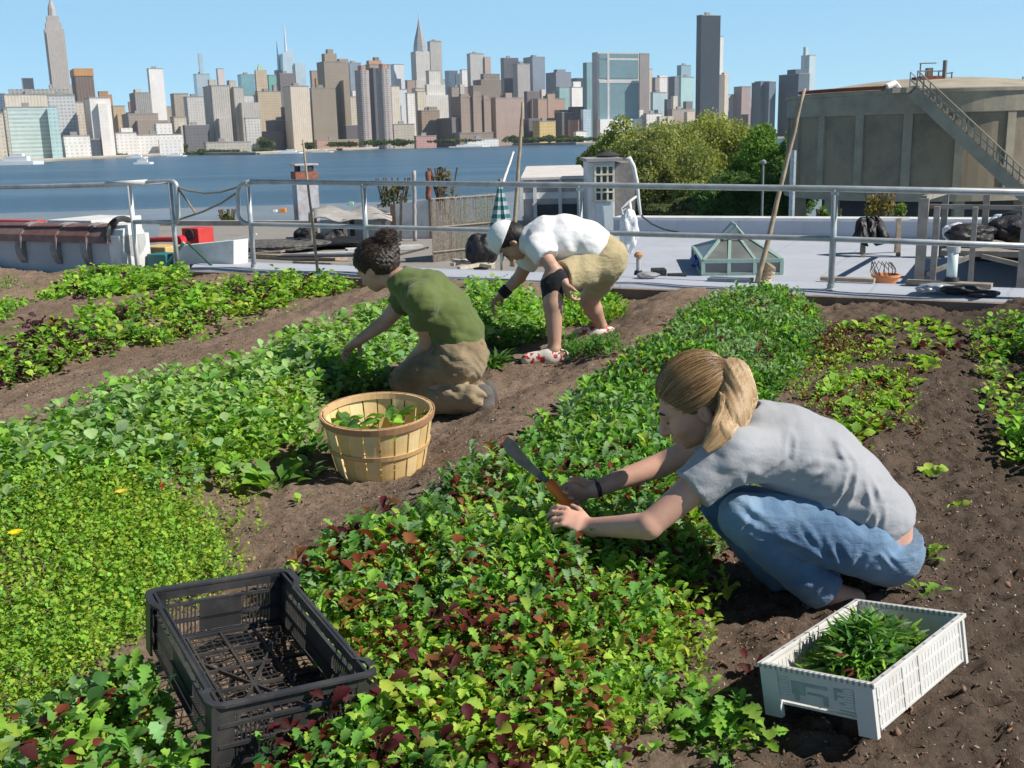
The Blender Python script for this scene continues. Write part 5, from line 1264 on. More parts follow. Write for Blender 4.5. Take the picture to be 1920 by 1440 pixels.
# lamp posts and pipe between trees and tank
c = W(1428, 420, 60); o = thing('street_lamp', 'grey street lamp standing before the dark trees', 'lamp', (c.x, c.y, LAND_Z)); zt = W(1430, 304, 60).z
mb = MB(); mb.tube([(c.x, c.y, LAND_Z), (c.x, c.y, zt)], [.09, .06], 8); mb.build('pole', G('lamp_grey', (.22, .23, .23), .6), o); mb = MB(); mb.lathe([(.05, -.12), (.17, -.08), (.18, .04), (.07, .13), (.02, .15)], (c.x, c.y, zt), 12); mb.build('lamp_head', G('lamp_grey', (.22, .23, .23), .6), o)
mb = MB(); c = W(1484, 400, 62); zt = W(1486, 282, 62).z; mb.tube([(c.x, c.y, LAND_Z), (c.x, c.y, zt)], .16, 10); mb.build('x', galv, origin=(c.x, c.y, LAND_Z)); ob = bpy.data.objects['x']; ob.name = 'steel_column'; tag(ob, 'pale steel column between the trees and the tank', 'column')
# shrubs before the tank
def shrub(label, px, py, r, cols, seed, n, D=52, name='shrub'):
    c = W(px, py, D); V, F, C = crown_cloud((c.x, c.y, c.z), (r, r * .8, r * 1.15), n, .10 * (D / 40), cols, seed, lumps=14)
    o = thing(name, label, 'shrub', (c.x, c.y, c.z - r)); mesh_obj('foliage', V, F, LEAF, o, cols=C)
    mb = MB(); g = random.Random(seed)
    for k in range(9): mb.tube([(c.x + g.uniform(-.1, .1), c.y, c.z - r * 2.4), (c.x + g.uniform(-.8, .8) * r, c.y + g.uniform(-.4, .4) * r, c.z + r * .8)], .035, 5)
    mb.build('stems', BARK, o)
shrub('tall loose shrub with yellowish leaves in front of the tank', 1650, 388, .9, ((.22, .20, .06), (.36, .25, .08)), 3, 420)
shrub('low green weeds on the wall top left of the railing post', 1541, 404, .3, ((.14, .25, .04), (.22, .36, .06)), 4, 160, 40)
shrub('second tuft of green weeds beside the railing post', 1568, 402, .25, ((.14, .25, .04), (.22, .36, .06)), 5, 140, 40)
shrub('small green bush at the tank foot right of the yellowish shrub', 1690, 396, .35, ((.14, .25, .04), (.25, .36, .06)), 6, 200, 45)
shrub('low weedy bush behind the white parapet', 430, 412, .5, ((.10, .14, .04), (.22, .24, .08)), 7, 300, 42)
shrub('dry olive bush behind the white boards', 740, 368, 1.0, ((.13, .11, .06), (.22, .20, .09)), 8, 260, 48)
shrub('dry twiggy bush between rusty pipe and reed screen', 833, 345, .8, ((.13, .10, .06), (.2, .17, .09)), 9, 160, 44)
# thicket under the trees
VV = []; FF = []; CC = []; b0 = 0
for i, (px, py, hw, hh, D) in enumerate(((1330, 370, 40, 30, 92), (1390, 360, 46, 42, 90), (1450, 365, 40, 40, 88), (1490, 372, 26, 34, 86), (1290, 385, 40, 16, 94), (1240, 392, 40, 10, 96), (1360, 395, 60, 22, 86), (1450, 398, 60, 22, 84))):
    c = W(px, py, D); k_ = D / FPX; V, F, C = crown_cloud((c.x, D, c.z), (hw * k_, 2.5, hh * k_), 7000, .17, DG if px > 1300 else ((.10, .12, .06), (.22, .24, .12)), 160 + i, lumps=18)
    VV.append(V); FF.append(F + b0); CC.append(C); b0 += len(V)
tag(mesh_obj('thicket', np.concatenate(VV), np.concatenate(FF), LEAF, cols=np.concatenate(CC)), 'dark green thicket at the foot of the near trees', 'undergrowth', kind='stuff')
# rubble heap on the left roof
c = P(520, 470, LZ); crumple('rubble_heap', 'low heap of dark rubble on the weathered roof left of the black bags', 'heap', tuple(c), (1.0, .7, .12), G('rubble', (.12, .115, .11), .95, .5, 8, 1.0, 18, .05), 44)
# ---- positions of the crates and the basket (plants keep clear of them)
def crate_frame(pts, h):
    """pts: rim corners A near right/left, B along the first side, C, D; returns base origin, axes and side lengths"""
    A_, B_, C_, D_ = [Vector(p) for p in pts]
    U = ((B_ - A_) + (C_ - D_)).normalized(); V_ = ((D_ - A_) + (C_ - B_)); n = U.cross(V_).normalized(); V_ = n.cross(U).normalized()
    l = ((B_ - A_).length + (C_ - D_).length) / 2; w = ((D_ - A_).length + (C_ - B_).length) / 2
    o = (A_ + B_ + C_ + D_) / 4 - U * l / 2 - V_ * w / 2 - n * h
    return o, U, V_, n, l, w
WH, BH = .128, .150
WO, WU, WV, WN, WL, WW = crate_frame([(.764, 2.097, .225), (1.099, 2.471, .220), (.907, 2.632, .178), (.575, 2.343, .173)], WH)
BO, BU, BV, BN, BL_, BW = crate_frame([(-.604, 1.926, .315), (-.309, 2.113, .289), (-.591, 2.586, .327), (-.896, 2.416, .354)], BH)
def rect(o, u, v, l, w, e): return [tuple((o + u * a + v * b)[:2]) for a, b in ((-e, -e), (l + e, -e), (l + e, w + e), (-e, w + e))]
_bk = PT(715, 884)
KEEP_OUT = [rect(WO, WU, WV, WL, WW, .03), rect(BO, BU, BV, BL_, BW, .01), [(_bk.x + .21 * math.cos(t), _bk.y + .21 * math.sin(t)) for t in np.linspace(0, 6, 12)]]
# ================================================================== PLANTS
def leaf_tpl(ws, fold=.25, curl=.35, tip=1.0):
    """ws: half widths along the blade (first/last small). returns verts (n,3): x across, y along, z up"""
    n = len(ws); V = []
    for i, w in enumerate(ws):
        t = i / (n - 1); z = curl * (t - t * t * 1.35)
        V += [(-w, t, z + fold * w), (0, t, z), (w, t, z + fold * w)]
    F = []
    for i in range(n - 1):
        a = 3 * i; F += [(a, a + 1, a + 4, a + 3), (a + 1, a + 2, a + 5, a + 4)]
    return np.array(V, float), np.array(F)
T_LOBE = leaf_tpl([.02, .05, .20, .10, .30, .14, .34, .20, .24, .02], .3, .35)
T_FRILL = leaf_tpl([.03, .12, .26, .22, .38, .30, .42, .30, .26, .06], .55, .3)
T_OVAL = leaf_tpl([.02, .06, .20, .30, .32, .24, .04], .35, .4)
T_ROUND = leaf_tpl([.02, .03, .25, .40, .44, .34, .10], .25, .3)
T_SMALL = leaf_tpl([.05, .34, .30, .04], .3, .2)
T_GRASS = leaf_tpl([.05, .07, .06, .05, .01], .3, .6)
def leaves(tpl, base, yaw, tilt, length, width, cols, roll=None, bend=None):
    """many copies of one leaf: arrays of base (n,3), yaw, tilt (0 flat .. pi/2 upright), length, width factor"""
    V, F = tpl; n = len(base); m = len(V)
    X = V[None, :, 0] * (length * width)[:, None]; Y = V[None, :, 1] * length[:, None]; Z = V[None, :, 2] * length[:, None]
    if roll is not None:
        c, s = np.cos(roll)[:, None], np.sin(roll)[:, None]; X, Z = X * c - Z * s, X * s + Z * c
    c, s = np.cos(tilt)[:, None], np.sin(tilt)[:, None]; Y, Z = Y * c - Z * s, Y * s + Z * c
    c, s = np.cos(yaw)[:, None], np.sin(yaw)[:, None]; X, Y = X * c - Y * s, X * s + Y * c
    P_ = np.stack([X + base[:, 0:1], Y + base[:, 1:2], Z + base[:, 2:3]], -1).reshape(-1, 3)
    FF = (F[None] + (np.arange(n) * m)[:, None, None]).reshape(-1, 4)
    return P_, FF, np.repeat(cols, m, 0)
def inpoly(x, y, poly):
    r = np.zeros(len(x), bool); n = len(poly); j = n - 1
    for i in range(n):
        xi, yi = poly[i]; xj, yj = poly[j]
        c = ((yi > y) != (yj > y)) & (x < (xj - xi) * (y - yi) / (yj - yi + 1e-12) + xi); r ^= c; j = i
    return r
def spread(poly_px, spacing, seed, dz=.05, gap=0.0, gapscale=3.0, soft=.04):
    g = np.random.default_rng(seed); poly = [tuple(PT(px, py, dz)[:2]) for px, py in poly_px]
    xs, ys_ = [p[0] for p in poly], [p[1] for p in poly]
    n = int((max(xs) - min(xs)) * (max(ys_) - min(ys_)) / spacing ** 2)
    x = g.uniform(min(xs), max(xs), n); y = g.uniform(min(ys_), max(ys_), n)
    k = inpoly(x + g.normal(0, soft, n), y + g.normal(0, soft, n), poly); x, y = x[k], y[k]
    for q in KEEP_OUT:
        k = ~inpoly(x, y, q); x, y = x[k], y[k]
    if gap:
        k = vnoise(x, y, gapscale, seed) > gap; x, y = x[k], y[k]
    return x, y, g
LSC, SSC = .64, .70
MIXES = {
    'bright': (.27, .50, .07), 'mid': (.16, .35, .07), 'dark': (.075, .19, .05), 'lime': (.40, .56, .09), 'red': (.20, .045, .025),
    'wine': (.10, .022, .025), 'bronze': (.26, .10, .04), 'purple': (.075, .025, .05), 'grey': (.26, .42, .20), 'yellow': (.34, .48, .06), 'pale': (.34, .52, .20)}
def bed(name, label, specs, cat='greens', clump=True):
    """specs: (polygon px, spacing, leaves per plant, template, length, width, tilt range, height, colours {name: weight}, seed, gap)"""
    VV = []; FF = []; CC = []; b0 = 0
    for (poly, sp, nl, tpl, L, wd, tl, hh, cols, seed, gap) in specs:
        L, sp, hh = L * LSC, sp * SSC, hh * .8
        x, y, g = spread(poly, sp, seed, dz=hh * .6, gap=gap)
        n = len(x) * nl; pi = np.repeat(np.arange(len(x)), nl)
        names = list(cols); w = np.array([cols[k] for k in names], float)
        patch = vnoise(x, y, 2.2, seed + 1) * .5 + g.random(len(x)) * .5       # colour varies plant by plant and in patches
        order = np.cumsum(w / w.sum()); ci = np.searchsorted(order, np.clip((np.argsort(np.argsort(patch)) + .5) / len(x), 0, .999))
        base_c = np.array([MIXES[k] for k in names])[ci]
        c = base_c[pi] * g.uniform(.72, 1.28, (n, 1)) * (1 + g.normal(0, .06, (n, 3)))
        vig = g.uniform(.7, 1.25, len(x)) * (.8 + .4 * vnoise(x, y, 3.0, seed + 5))
        yaw = g.uniform(0, 2 * math.pi, n); r = np.abs(g.normal(0, .22, n)) * sp
        bx = x[pi] + np.cos(yaw + 1.57) * r; by = y[pi] + np.sin(yaw + 1.57) * r
        tilt = g.uniform(tl[0], tl[1], n)
        bz = terrain(bx, by) + g.random(n) ** 1.2 * hh * vig[pi]
        len_ = L * vig[pi] * g.uniform(.7, 1.25, n)
        V, F, C = leaves(tpl, np.stack([bx, by, bz], 1), yaw, tilt, len_, np.full(n, wd) * g.uniform(.8, 1.2, n), c, roll=g.normal(0, .35, n))
        VV.append(V); FF.append(F + b0); CC.append(C); b0 += len(V)
    o = mesh_obj(name, np.concatenate(VV), np.concatenate(FF), LEAF, cols=np.concatenate(CC), smooth=True)
    return tag(o, label, cat, kind='stuff')
B3_far = [(1305, 578), (1340, 558), (1420, 545), (1500, 552), (1536, 580), (1512, 660), (1470, 720), (1400, 840), (1180, 860), (955, 855), (1058, 770), (1196, 658)]
B3_mid = [(950, 842), (1200, 790), (1420, 800), (1390, 920), (1330, 1050), (1300, 1100), (575, 1095), (640, 1022), (745, 962), (890, 868)]
B3_near = [(560, 1065), (760, 1000), (1310, 1040), (1300, 1160), (1255, 1250), (1190, 1340), (1150, 1440), (1120, 1540), (430, 1540), (560, 1420), (640, 1300), (620, 1200)]
up, md = (.35, 1.25), (.15, 1.0)
bed('salad_bed', 'long centre bed of mixed green and red salad leaves before the woman', [
    (B3_far, .054, 9, T_FRILL, .052, .75, up, .10, dict(grey=5, mid=4, bright=2, dark=1.2), 11, 0),
    (B3_far, .16, 6, T_OVAL, .05, .8, up, .12, dict(wine=2, red=1, bright=1), 12, .45),
    (B3_mid, .050, 8, T_LOBE, .058, .95, up, .12, dict(mid=4, grey=3, bright=3.5, dark=1.2, lime=1.5), 13, 0),
    (B3_mid, .10, 6, T_FRILL, .048, .9, md, .12, dict(wine=2, red=2, bronze=2, yellow=2), 14, .36),
    (B3_near, .042, 7, T_FRILL, .040, .85, md, .10, dict(dark=1.0, mid=2.4, bright=4, lime=2.2, yellow=1.6), 15, 0),
    (B3_near, .054, 7, T_LOBE, .046, .85, up, .12, dict(grey=1.5, bright=3, mid=3), 16, .2),
    (B3_near, .050, 6, T_OVAL, .040, .90, md, .12, dict(red=3, wine=3, bronze=3), 17, .46),
    (B3_near, .085, 7, T_FRILL, .052, 1.0, md, .13, dict(wine=3, bronze=2, red=1), 19, .60),
    (B3_near, .080, 5, T_FRILL, .044, .95, md, .12, dict(lime=3, yellow=1), 18, .4)])
B2a = [(-40, 830), (60, 798), (120, 772), (200, 742), (250, 718), (330, 708), (400, 688), (500, 662), (560, 622), (620, 612), (730, 574), (800, 570), (850, 600), (800, 700), (740, 735), (640, 735), (590, 780), (560, 820), (480, 840), (420, 880), (330, 905), (180, 900), (-40, 960)]
B2s = [(300, 800), (420, 740), (560, 730), (600, 760), (560, 810), (470, 850), (400, 880), (250, 880)]
B2c = [(870, 536), (960, 536), (1010, 548), (1035, 600), (990, 636), (900, 640), (880, 590)]
B2d = [(1040, 556), (1130, 552), (1176, 570), (1160, 592), (1075, 600), (1050, 620)]
B2e = [(1060, 636), (1110, 640), (1165, 640), (1165, 658), (1075, 660), (1052, 650)]
B2b = [(-60, 900), (100, 870), (230, 880), (330, 905), (372, 950), (400, 1000), (450, 1060), (330, 1110), (270, 1150), (205, 1205), (130, 1280), (60, 1330), (-60, 1380)]
bed('mustard_bed', 'broad left bed of pale green broad-leaved greens reaching behind the kneeling person', [
    (B2a, .064, 8, T_ROUND, .068, .85, (.2, 1.05), .15, dict(pale=6, bright=3, mid=1, grey=2), 21, 0),
    (B2s, .05, 7, T_LOBE, .055, .9, up, .15, dict(yellow=3, bright=2), 22, .1),
    (B2c, .08, 8, T_ROUND, .07, .85, (.2, 1.05), .12, dict(bright=3, pale=2, mid=2), 23, 0),
    (B2d, .06, 8, T_FRILL, .06, .9, up, .10, dict(bright=3, mid=1, yellow=1), 24, .1), (B2e, .045, 9, T_LOBE, .05, .8, up, .10, dict(mid=3, dark=2), 25, 0)])
bed('cress_bed', 'dense low yellow-green cress patch at the left', [
    (B2b, .023, 8, T_SMALL, .019, 1.25, (.0, 1.2), .13, dict(yellow=4, bright=4, mid=1, lime=1), 26, 0),
    (B2b, .07, 4, T_LOBE, .045, .8, up, .12, dict(yellow=2, bright=2), 27, .3),
    ([(400, 860), (470, 900), (480, 1000), (470, 1060), (400, 1040), (360, 950)], .06, 6, T_SMALL, .022, 1.1, (.2, 1.3), .06, dict(yellow=2, bright=2), 28, .55)])
B1 = [(-40, 670), (0, 642), (60, 612), (200, 582), (300, 552), (450, 522), (600, 520), (668, 528), (655, 540), (560, 552), (530, 568), (420, 584), (350, 622), (280, 638), (200, 640), (120, 674), (50, 702), (-40, 722)]
B0 = [(70, 552), (130, 516), (200, 506), (262, 506), (330, 512), (352, 522), (260, 540), (180, 552), (110, 560)]
bed('lettuce_bed', 'second bed from the left edge, bright lettuce sprinkled with purple leaves', [
    (B1, .085, 9, T_ROUND, .07, .9, md, .13, dict(bright=5, lime=2.5, mid=2), 31, .05),
    (B1, .17, 8, T_FRILL, .07, 1.0, md, .13, dict(purple=3, wine=1), 32, .25),
    ([(160, 735), (250, 712), (300, 715), (230, 745), (160, 755)], .09, 7, T_ROUND, .05, .9, md, .06, dict(mid=2, purple=1), 33, .2),
    ([(350, 640), (480, 590), (560, 575), (540, 592), (430, 630), (370, 655)], .2, 7, T_ROUND, .05, .9, md, .05, dict(bright=2, purple=1), 34, .2)])
bed('far_lettuce_bed', 'short bed of lettuce under the end of the coping wall', [
    (B0, .09, 9, T_ROUND, .075, .9, md, .13, dict(bright=5, lime=2, mid=1), 35, 0), (B0, .2, 8, T_FRILL, .07, 1.0, md, .12, dict(purple=3), 36, .2),
    ([(-40, 575), (20, 556), (62, 550), (66, 572), (20, 590), (-40, 604)], .10, 8, T_ROUND, .06, .9, md, .10, dict(bright=3, mid=1), 37, .1),
    ([(-40, 530), (60, 527), (64, 540), (-40, 548)], .12, 6, T_SMALL, .03, 1.0, up, .05, dict(mid=2, bright=1), 38, .2)])
BL = [(-60, 1400), (60, 1370), (140, 1300), (250, 1262), (300, 1290), (345, 1380), (400, 1540), (-60, 1540)]
bed('mixed_greens_bed', 'corner bed of jagged green and rusty oval leaves left of the black crate', [
    (BL, .062, 8, T_LOBE, .062, .9, up, .10, dict(mid=4, grey=2, bright=3), 41, .08), (BL, .10, 5, T_OVAL, .058, 1.0, md, .12, dict(red=3, wine=2), 42, .42),
    ([(60, 1330), (200, 1290), (330, 1380), (300, 1540), (0, 1540)], .12, 6, T_ROUND, .055, 1.0, md, .10, dict(lime=2, bright=2, dark=2), 43, .3)])
B5 = [(1815, 600), (1860, 590), (1990, 592), (2100, 650), (2100, 900), (1960, 850), (1900, 848), (1880, 760), (1850, 690)]
bed('right_bed', 'bright leafy bed at the right edge', [(B5, .10, 9, T_ROUND, .065, .9, md, .13, dict(bright=5, lime=1.5, mid=2), 45, .22), (B5, .2, 7, T_OVAL, .06, .9, md, .10, dict(wine=1, mid=1), 46, .3)])
R1_ = [(1500, 640), (1570, 600), (1640, 640), (1700, 700), (1720, 800), (1650, 810), (1600, 780), (1520, 770), (1490, 720)]
bed('red_seedling_patch', 'patch of tiny red and lime seedlings behind the woman\'s back', [(R1_, .06, 6, T_OVAL, .032, .9, up, .06, dict(wine=3, red=2, mid=1, lime=3, bright=2), 47, .3)])
bed('path_edge_greens', 'straggly red and green leaves on the path left of the white crate', [
    ([(1290, 1090), (1390, 1100), (1470, 1170), (1430, 1240), (1330, 1200)], .07, 6, T_FRILL, .045, .9, md, .09, dict(red=2, wine=2, bright=2, lime=1.5), 48, .35),
    ([(1340, 1210), (1430, 1240), (1425, 1330), (1360, 1300)], .08, 6, T_FRILL, .045, .9, md, .09, dict(wine=2, mid=2, bright=1), 49, .35),
    ([(1230, 1300), (1330, 1270), (1430, 1330), (1420, 1410), (1330, 1430), (1250, 1370)], .075, 8, T_LOBE, .075, .8, md, .08, dict(mid=3, bright=2), 50, .25)])
# single plants ----------------------------------------------------
def rosette(name, label, px, py, n, tpl, L, wd, cols, seed, tl=(.25, 1.1), cat='plant', group=None, r=.03, pos=None, scale=1.0):
    g = np.random.default_rng(seed); p = pos or PT(px, py); z = tz(p.x, p.y)
    yaw = g.uniform(0, 6.28, n); rr = g.random(n) * r
    b = np.stack([-np.sin(yaw) * rr, np.cos(yaw) * rr, g.random(n) * .02], 1)
    names = list(cols); c = np.array([MIXES[k] for k in names])[g.integers(0, len(names), n)] * g.uniform(.75, 1.25, (n, 1))
    V, F, C = leaves(tpl, b * scale, yaw, g.uniform(*tl, n), L * g.uniform(.6, 1.2, n) * scale, np.full(n, wd), c, roll=g.normal(0, .3, n))
    return tag(mesh_obj(name, V + np.array((p.x, p.y, z)), F, LEAF, None, (p.x, p.y, z), cols=C, smooth=True), label, cat, group)
rosette('radish_plant', 'leafy green plant standing alone on the path left of the bushel basket', 520, 915, 26, T_ROUND, .105, .7, dict(bright=1, pale=1, mid=1), 1, r=.10)
rosette('radish_plant', 'smaller leafy plant between the lone plant and the bushel basket', 578, 890, 12, T_ROUND, .08, .7, dict(bright=1, pale=1), 2, r=.05)
rosette('seedling', 'tiny lime seedling on the path below the lone leafy plant', 563, 946, 6, T_ROUND, .035, .9, dict(lime=1, bright=1), 3)
rosette('seedling', 'low green seedling left of the lone leafy plant', 432, 880, 9, T_ROUND, .05, .9, dict(bright=1), 4)
rosette('leafy_weed', 'plant sitting in the round shadow left of the bushel basket', 590, 852, 18, T_ROUND, .07, .8, dict(mid=1, dark=1), 5, r=.08)
rosette('feathery_herb', 'feathery dark green herb on the path right of the kneeling person', 925, 690, 70, T_GRASS, .13, 1.2, dict(mid=2, dark=1), 6, r=.08)
rosette('seedling', 'seedling on the path right of the woman at elbow height of her back', 1750, 895, 10, T_ROUND, .05, .9, dict(lime=1, bright=1), 7, r=.03)
rosette('seedling', 'flat lime seedling on the dark soil just right of the woman\'s waist', 1797, 955, 6, T_ROUND, .045, .9, dict(lime=1), 8)
rosette('seedling', 'seedling on the dark soil right of the woman\'s jeans', 1742, 1052, 9, T_LOBE, .05, .9, dict(bright=1, lime=1), 9)
rosette('seedling', 'seedling between the woman\'s foot and the white crate', 1733, 1118, 9, T_LOBE, .05, .9, dict(bright=1), 10)
rosette('seedling', 'tiny seedling standing alone under the roof ledge at the right', 1612, 618, 9, T_ROUND, .07, .9, dict(bright=1, lime=1), 11)
g = random.Random(77); k = 0
protos = []
while k < 120:
    px, py = g.uniform(1500, 1800), g.uniform(600, 850)
    if not (py < 640 + (1800 - px) * 1.2 and py > 590) or (px > 1690 and py > 760): continue
    if px < 1560 and py > 700: continue
    lab, gr = 'young lettuce plant in the sparse bed right of the woman', 'young lettuce plants in the sparse bed'
    if k < 6:
        o = rosette('young_lettuce', lab, px, py, 12, T_ROUND, .052, .85, dict(bright=3, lime=1) if k % 3 else dict(bright=1, wine=1), 100 + k, group=gr, r=.035); protos.append(o)
    else:
        o = protos[k % 6].copy(); COL.objects.link(o); p = PT(px, py); o.location = (p.x, p.y, tz(p.x, p.y)); o.rotation_euler = (0, 0, g.uniform(0, 6)); s_ = g.uniform(.6, 1.25); o.scale = (s_, s_, s_)
    k += 1
def flower(label, px, py, dz, col, r):
    p = PT(px, py, dz); o = thing('flower', label, 'flower', tuple(p))
    n = 8; yaw = np.arange(n) * 6.283 / n; c = np.tile(np.array(col), (n, 1))
    V, F, C = leaves(T_OVAL, np.zeros((n, 3)), yaw, np.full(n, .7), np.full(n, r), np.full(n, 1.0), c); mesh_obj('petals', V + np.array(p), F, LEAF, o, cols=C)
    mb = MB(); mb.tube([p, (p.x + .01, p.y, p.z - dz)], .002, 5); mb.build('stalk', G('stalk', (.1, .2, .03)), o)
flower('yellow flower in the cress patch near the left edge', 30, 1006, .15, (.92, .80, .03), .030)
flower('yellow-orange flower at the upper edge of the cress patch', 228, 928, .14, (.90, .72, .10), .028)
p = PT(305, 905, .03); mb = MB(); mb.box(p, (.02, .004, .05), .3); tag(mb.build('plant_marker', G('marker_red', (.65, .02, .02), .4), origin=tuple(p)), 'small red plant marker at the edge of the left bed', 'marker')
# stones, wood chips on the soil
g = np.random.default_rng(3); n = 60000
pxs = g.uniform(1.0, 2.2, n)
x = g.uniform(-3.2, 3.6, n); y = 1.6 + 5.2 * g.random(n) ** 1.4
u_, v_ = uv_of(x, y); dens = np.where(v_ > -.6, 1.0, .5); k = g.random(n) < dens; x, y = x[k], y[k]; n = len(x)
a = g.normal(size=(n, 3)); a /= np.linalg.norm(a, axis=1)[:, None]; b = np.cross(a, g.normal(size=(n, 3))); b /= np.linalg.norm(b, axis=1)[:, None]; c = np.cross(a, b)
el = g.uniform(.8, 2.2, (n, 1)); clod = g.random(n) > .975; s_ = (g.uniform(.0018, .0065, n) * (1 + clod * 2.2))[:, None]; el = np.where(clod[:, None], 1.0, el); ctr = np.stack([x, y, rough_z(x, y) + .002], 1)
V = np.stack([ctr + a * s_ * el, ctr + b * s_ * .7, ctr - a * s_ * el, ctr - b * s_ * .6, ctr + c * s_ * .3, ctr - c * s_ * .3], 1).reshape(-1, 3)
T = np.array([(0, 1, 4), (1, 2, 4), (2, 3, 4), (3, 0, 4), (1, 0, 5), (2, 1, 5), (3, 2, 5), (0, 3, 5)])
F = (T[None] + (np.arange(n) * 6)[:, None, None]).reshape(-1, 3)
pal = np.array([(.10, .06, .04), (.26, .13, .07), (.34, .28, .22), (.50, .46, .40), (.045, .03, .025), (.18, .11, .08)]); cc = pal[np.where(clod, 5, g.choice(6, n, p=[.27, .22, .16, .05, .15, .15]))] * g.uniform(.7, 1.3, (n, 1))
def tint_mat(name, rough=.85):
    m, nt, b_ = nodes(name); at = N(nt, 'Attribute', attribute_name='tint'); nt.links.new(at.outputs['Color'], b_.inputs['Base Color']); b_.inputs['Roughness'].default_value = rough; return m
tag(mesh_obj('wood_chips', V, F, tint_mat('chips'), cols=np.repeat(cc, 6, 0)), 'loose wood chips and small stones scattered over the soil', 'mulch', kind='stuff')
# ================================================================== PEOPLE
def skin_mat(name, col):
    m, nt, b = nodes(name); tc = N(nt, 'TexCoord').outputs['Object']
    f = noise(nt, tc, 14, 5, .7); c = ramp(nt, f, [(0.3, tuple(x * .86 for x in col)), (0.7, tuple(min(1, x * 1.1) for x in col))])
    nt.links.new(c, b.inputs['Base Color']); b.inputs['Roughness'].default_value = .55
    b.inputs['Subsurface Weight'].default_value = .12; b.inputs['Subsurface Radius'].default_value = (.02, .008, .004); b.inputs['Subsurface Scale'].default_value = .4
    bumpn(nt, b, noise(nt, tc, 90, 3), .15, .002); return m
def cloth_mat(name, col, var=.1, weave=350, fold=0.0, fade=None, rough=.9):
    m, nt, b = nodes(name); tc = N(nt, 'TexCoord').outputs['Object']
    f = noise(nt, tc, 5, 6, .65); c = ramp(nt, f, [(0.3, tuple(x * (1 - var) for x in col)), (0.7, tuple(min(1, x * (1 + var)) for x in col))])
    if fade:
        g = noise(nt, tc, 3.2, 3, .5); c = mixc(nt, ramp(nt, g, [(0.42, (0, 0, 0)), (0.62, (1, 1, 1))]), c, fade)
    nt.links.new(c, b.inputs['Base Color']); b.inputs['Roughness'].default_value = rough
    b.inputs['Sheen Weight'].default_value = .15; b.inputs['Specular IOR Level'].default_value = .25
    w = noise(nt, tc, weave, 2); big = noise(nt, tc, 17, 4, .6)
    mp = N(nt, 'Mapping'); nt.links.new(tc, mp.inputs[0]); mp.inputs['Rotation'].default_value = (.3, .7, .2); mp.inputs['Scale'].default_value = (1.0, 1.0, 2.6)
    rd = mathn(nt, 'ABSOLUTE', mathn(nt, 'SUBTRACT', noise(nt, mp.outputs[0], 9 if fold else 6, 3, .5), .5)); rd = mathn(nt, 'MULTIPLY', rd, 1.8 if fold else 1.3); big = mathn(nt, 'ADD', big, rd)
    h = mathn(nt, 'ADD', mathn(nt, 'MULTIPLY', w, .15), mathn(nt, 'MULTIPLY', big, 1.0))
    bumpn(nt, b, h, .7, .011 if fold else .007); return m
def hair_mat(name, dark, light, sc, ang=0):
    m, nt, b = nodes(name); tc = N(nt, 'TexCoord').outputs['Object']
    m0 = N(nt, 'Mapping'); nt.links.new(tc, m0.inputs[0]); m0.inputs['Rotation'].default_value = (0, rad(ang), 0)
    mp = N(nt, 'Mapping'); nt.links.new(m0.outputs[0], mp.inputs[0]); mp.inputs['Scale'].default_value = sc
    f = noise(nt, mp.outputs[0], 1.0, 5, .7); c = ramp(nt, f, [(0.32, dark), (0.68, light)])
    nt.links.new(c, b.inputs['Base Color']); b.inputs['Roughness'].default_value = .42; b.inputs['Specular IOR Level'].default_value = .5
    bumpn(nt, b, f, .9, .006); return m
def A(px, py, Y): return np.array(W(px, py, Y))
def L3(c, R, s, p): return c + (R[:, 0] * p[0] + R[:, 1] * p[1] + R[:, 2] * p[2]) * s
def head(S_, c, R, s):
    l = lambda *p: L3(c, R, s, p)
    def e(p, r, k=.012, sub=False): S_.ell(l(*p), np.array(r) * s, R, k * s, sub)
    e((-.012, 0, .022), (.097, .076, .090)); e((.028, 0, -.03), (.066, .060, .082), .02); e((.045, 0, -.072), (.045, .046, .036), .02)
    e((.072, 0, -.094), (.018, .022, .016), .014); e((.082, 0, .014), (.016, .048, .012), .014)
    for q in (-1, 1):
        e((.058, q * .036, -.034), (.030, .026, .026), .02); e((.098, q * .030, -.007), (.014, .018, .011), .008, True)
        e((-.012, q * .076, -.022), (.018, .010, .031), .006); e((-.006, q * .086, -.020), (.010, .006, .018), .004, True)
    S_.cap(l(.092, 0, .004), l(.113, 0, -.036), .008 * s, .0125 * s, .008 * s); e((.098, 0, -.042), (.013, .018, .008), .006)
    e((.094, 0, -.062), (.011, .024, .006), .004); e((.092, 0, -.072), (.011, .021, .007), .004)
def eyes(parent, c, R, s):
    for q in (-1, 1):
        mb = MB(); p = L3(c, R, s, (.0795, q * .031, -.008)); mb.lathe([(.0001, -.0095 * s), (.007 * s, -.0068 * s), (.0098 * s, 0), (.007 * s, .0068 * s), (.0001, .0095 * s)], tuple(p), 12); e_ = mb.build('eye', G('eye_white', (.34, .29, .26), .6, .02, 5, 0, spec=.15), parent, smooth=True)
        p = L3(c, R, s, (.0865, q * .031, -.010)); mb = MB(); mb.lathe([(.0001, -.0052 * s), (.0045 * s, -.003 * s), (.0052 * s, 0), (.0045 * s, .003 * s), (.0001, .0052 * s)], tuple(p), 10); mb.build('iris', G('iris', (.05, .035, .03), .6, .1, 5, 0, spec=.15), e_, smooth=True)
        mb = MB(); mb.tube([L3(c, R, s, (.090, q * .016, .018)), L3(c, R, s, (.095, q * .030, .023)), L3(c, R, s, (.084, q * .048, .018))], [.003 * s, .004 * s, .002 * s], 6); mb.build('eyebrow', G('brow', (.08, .05, .03), .9), parent, smooth=True)
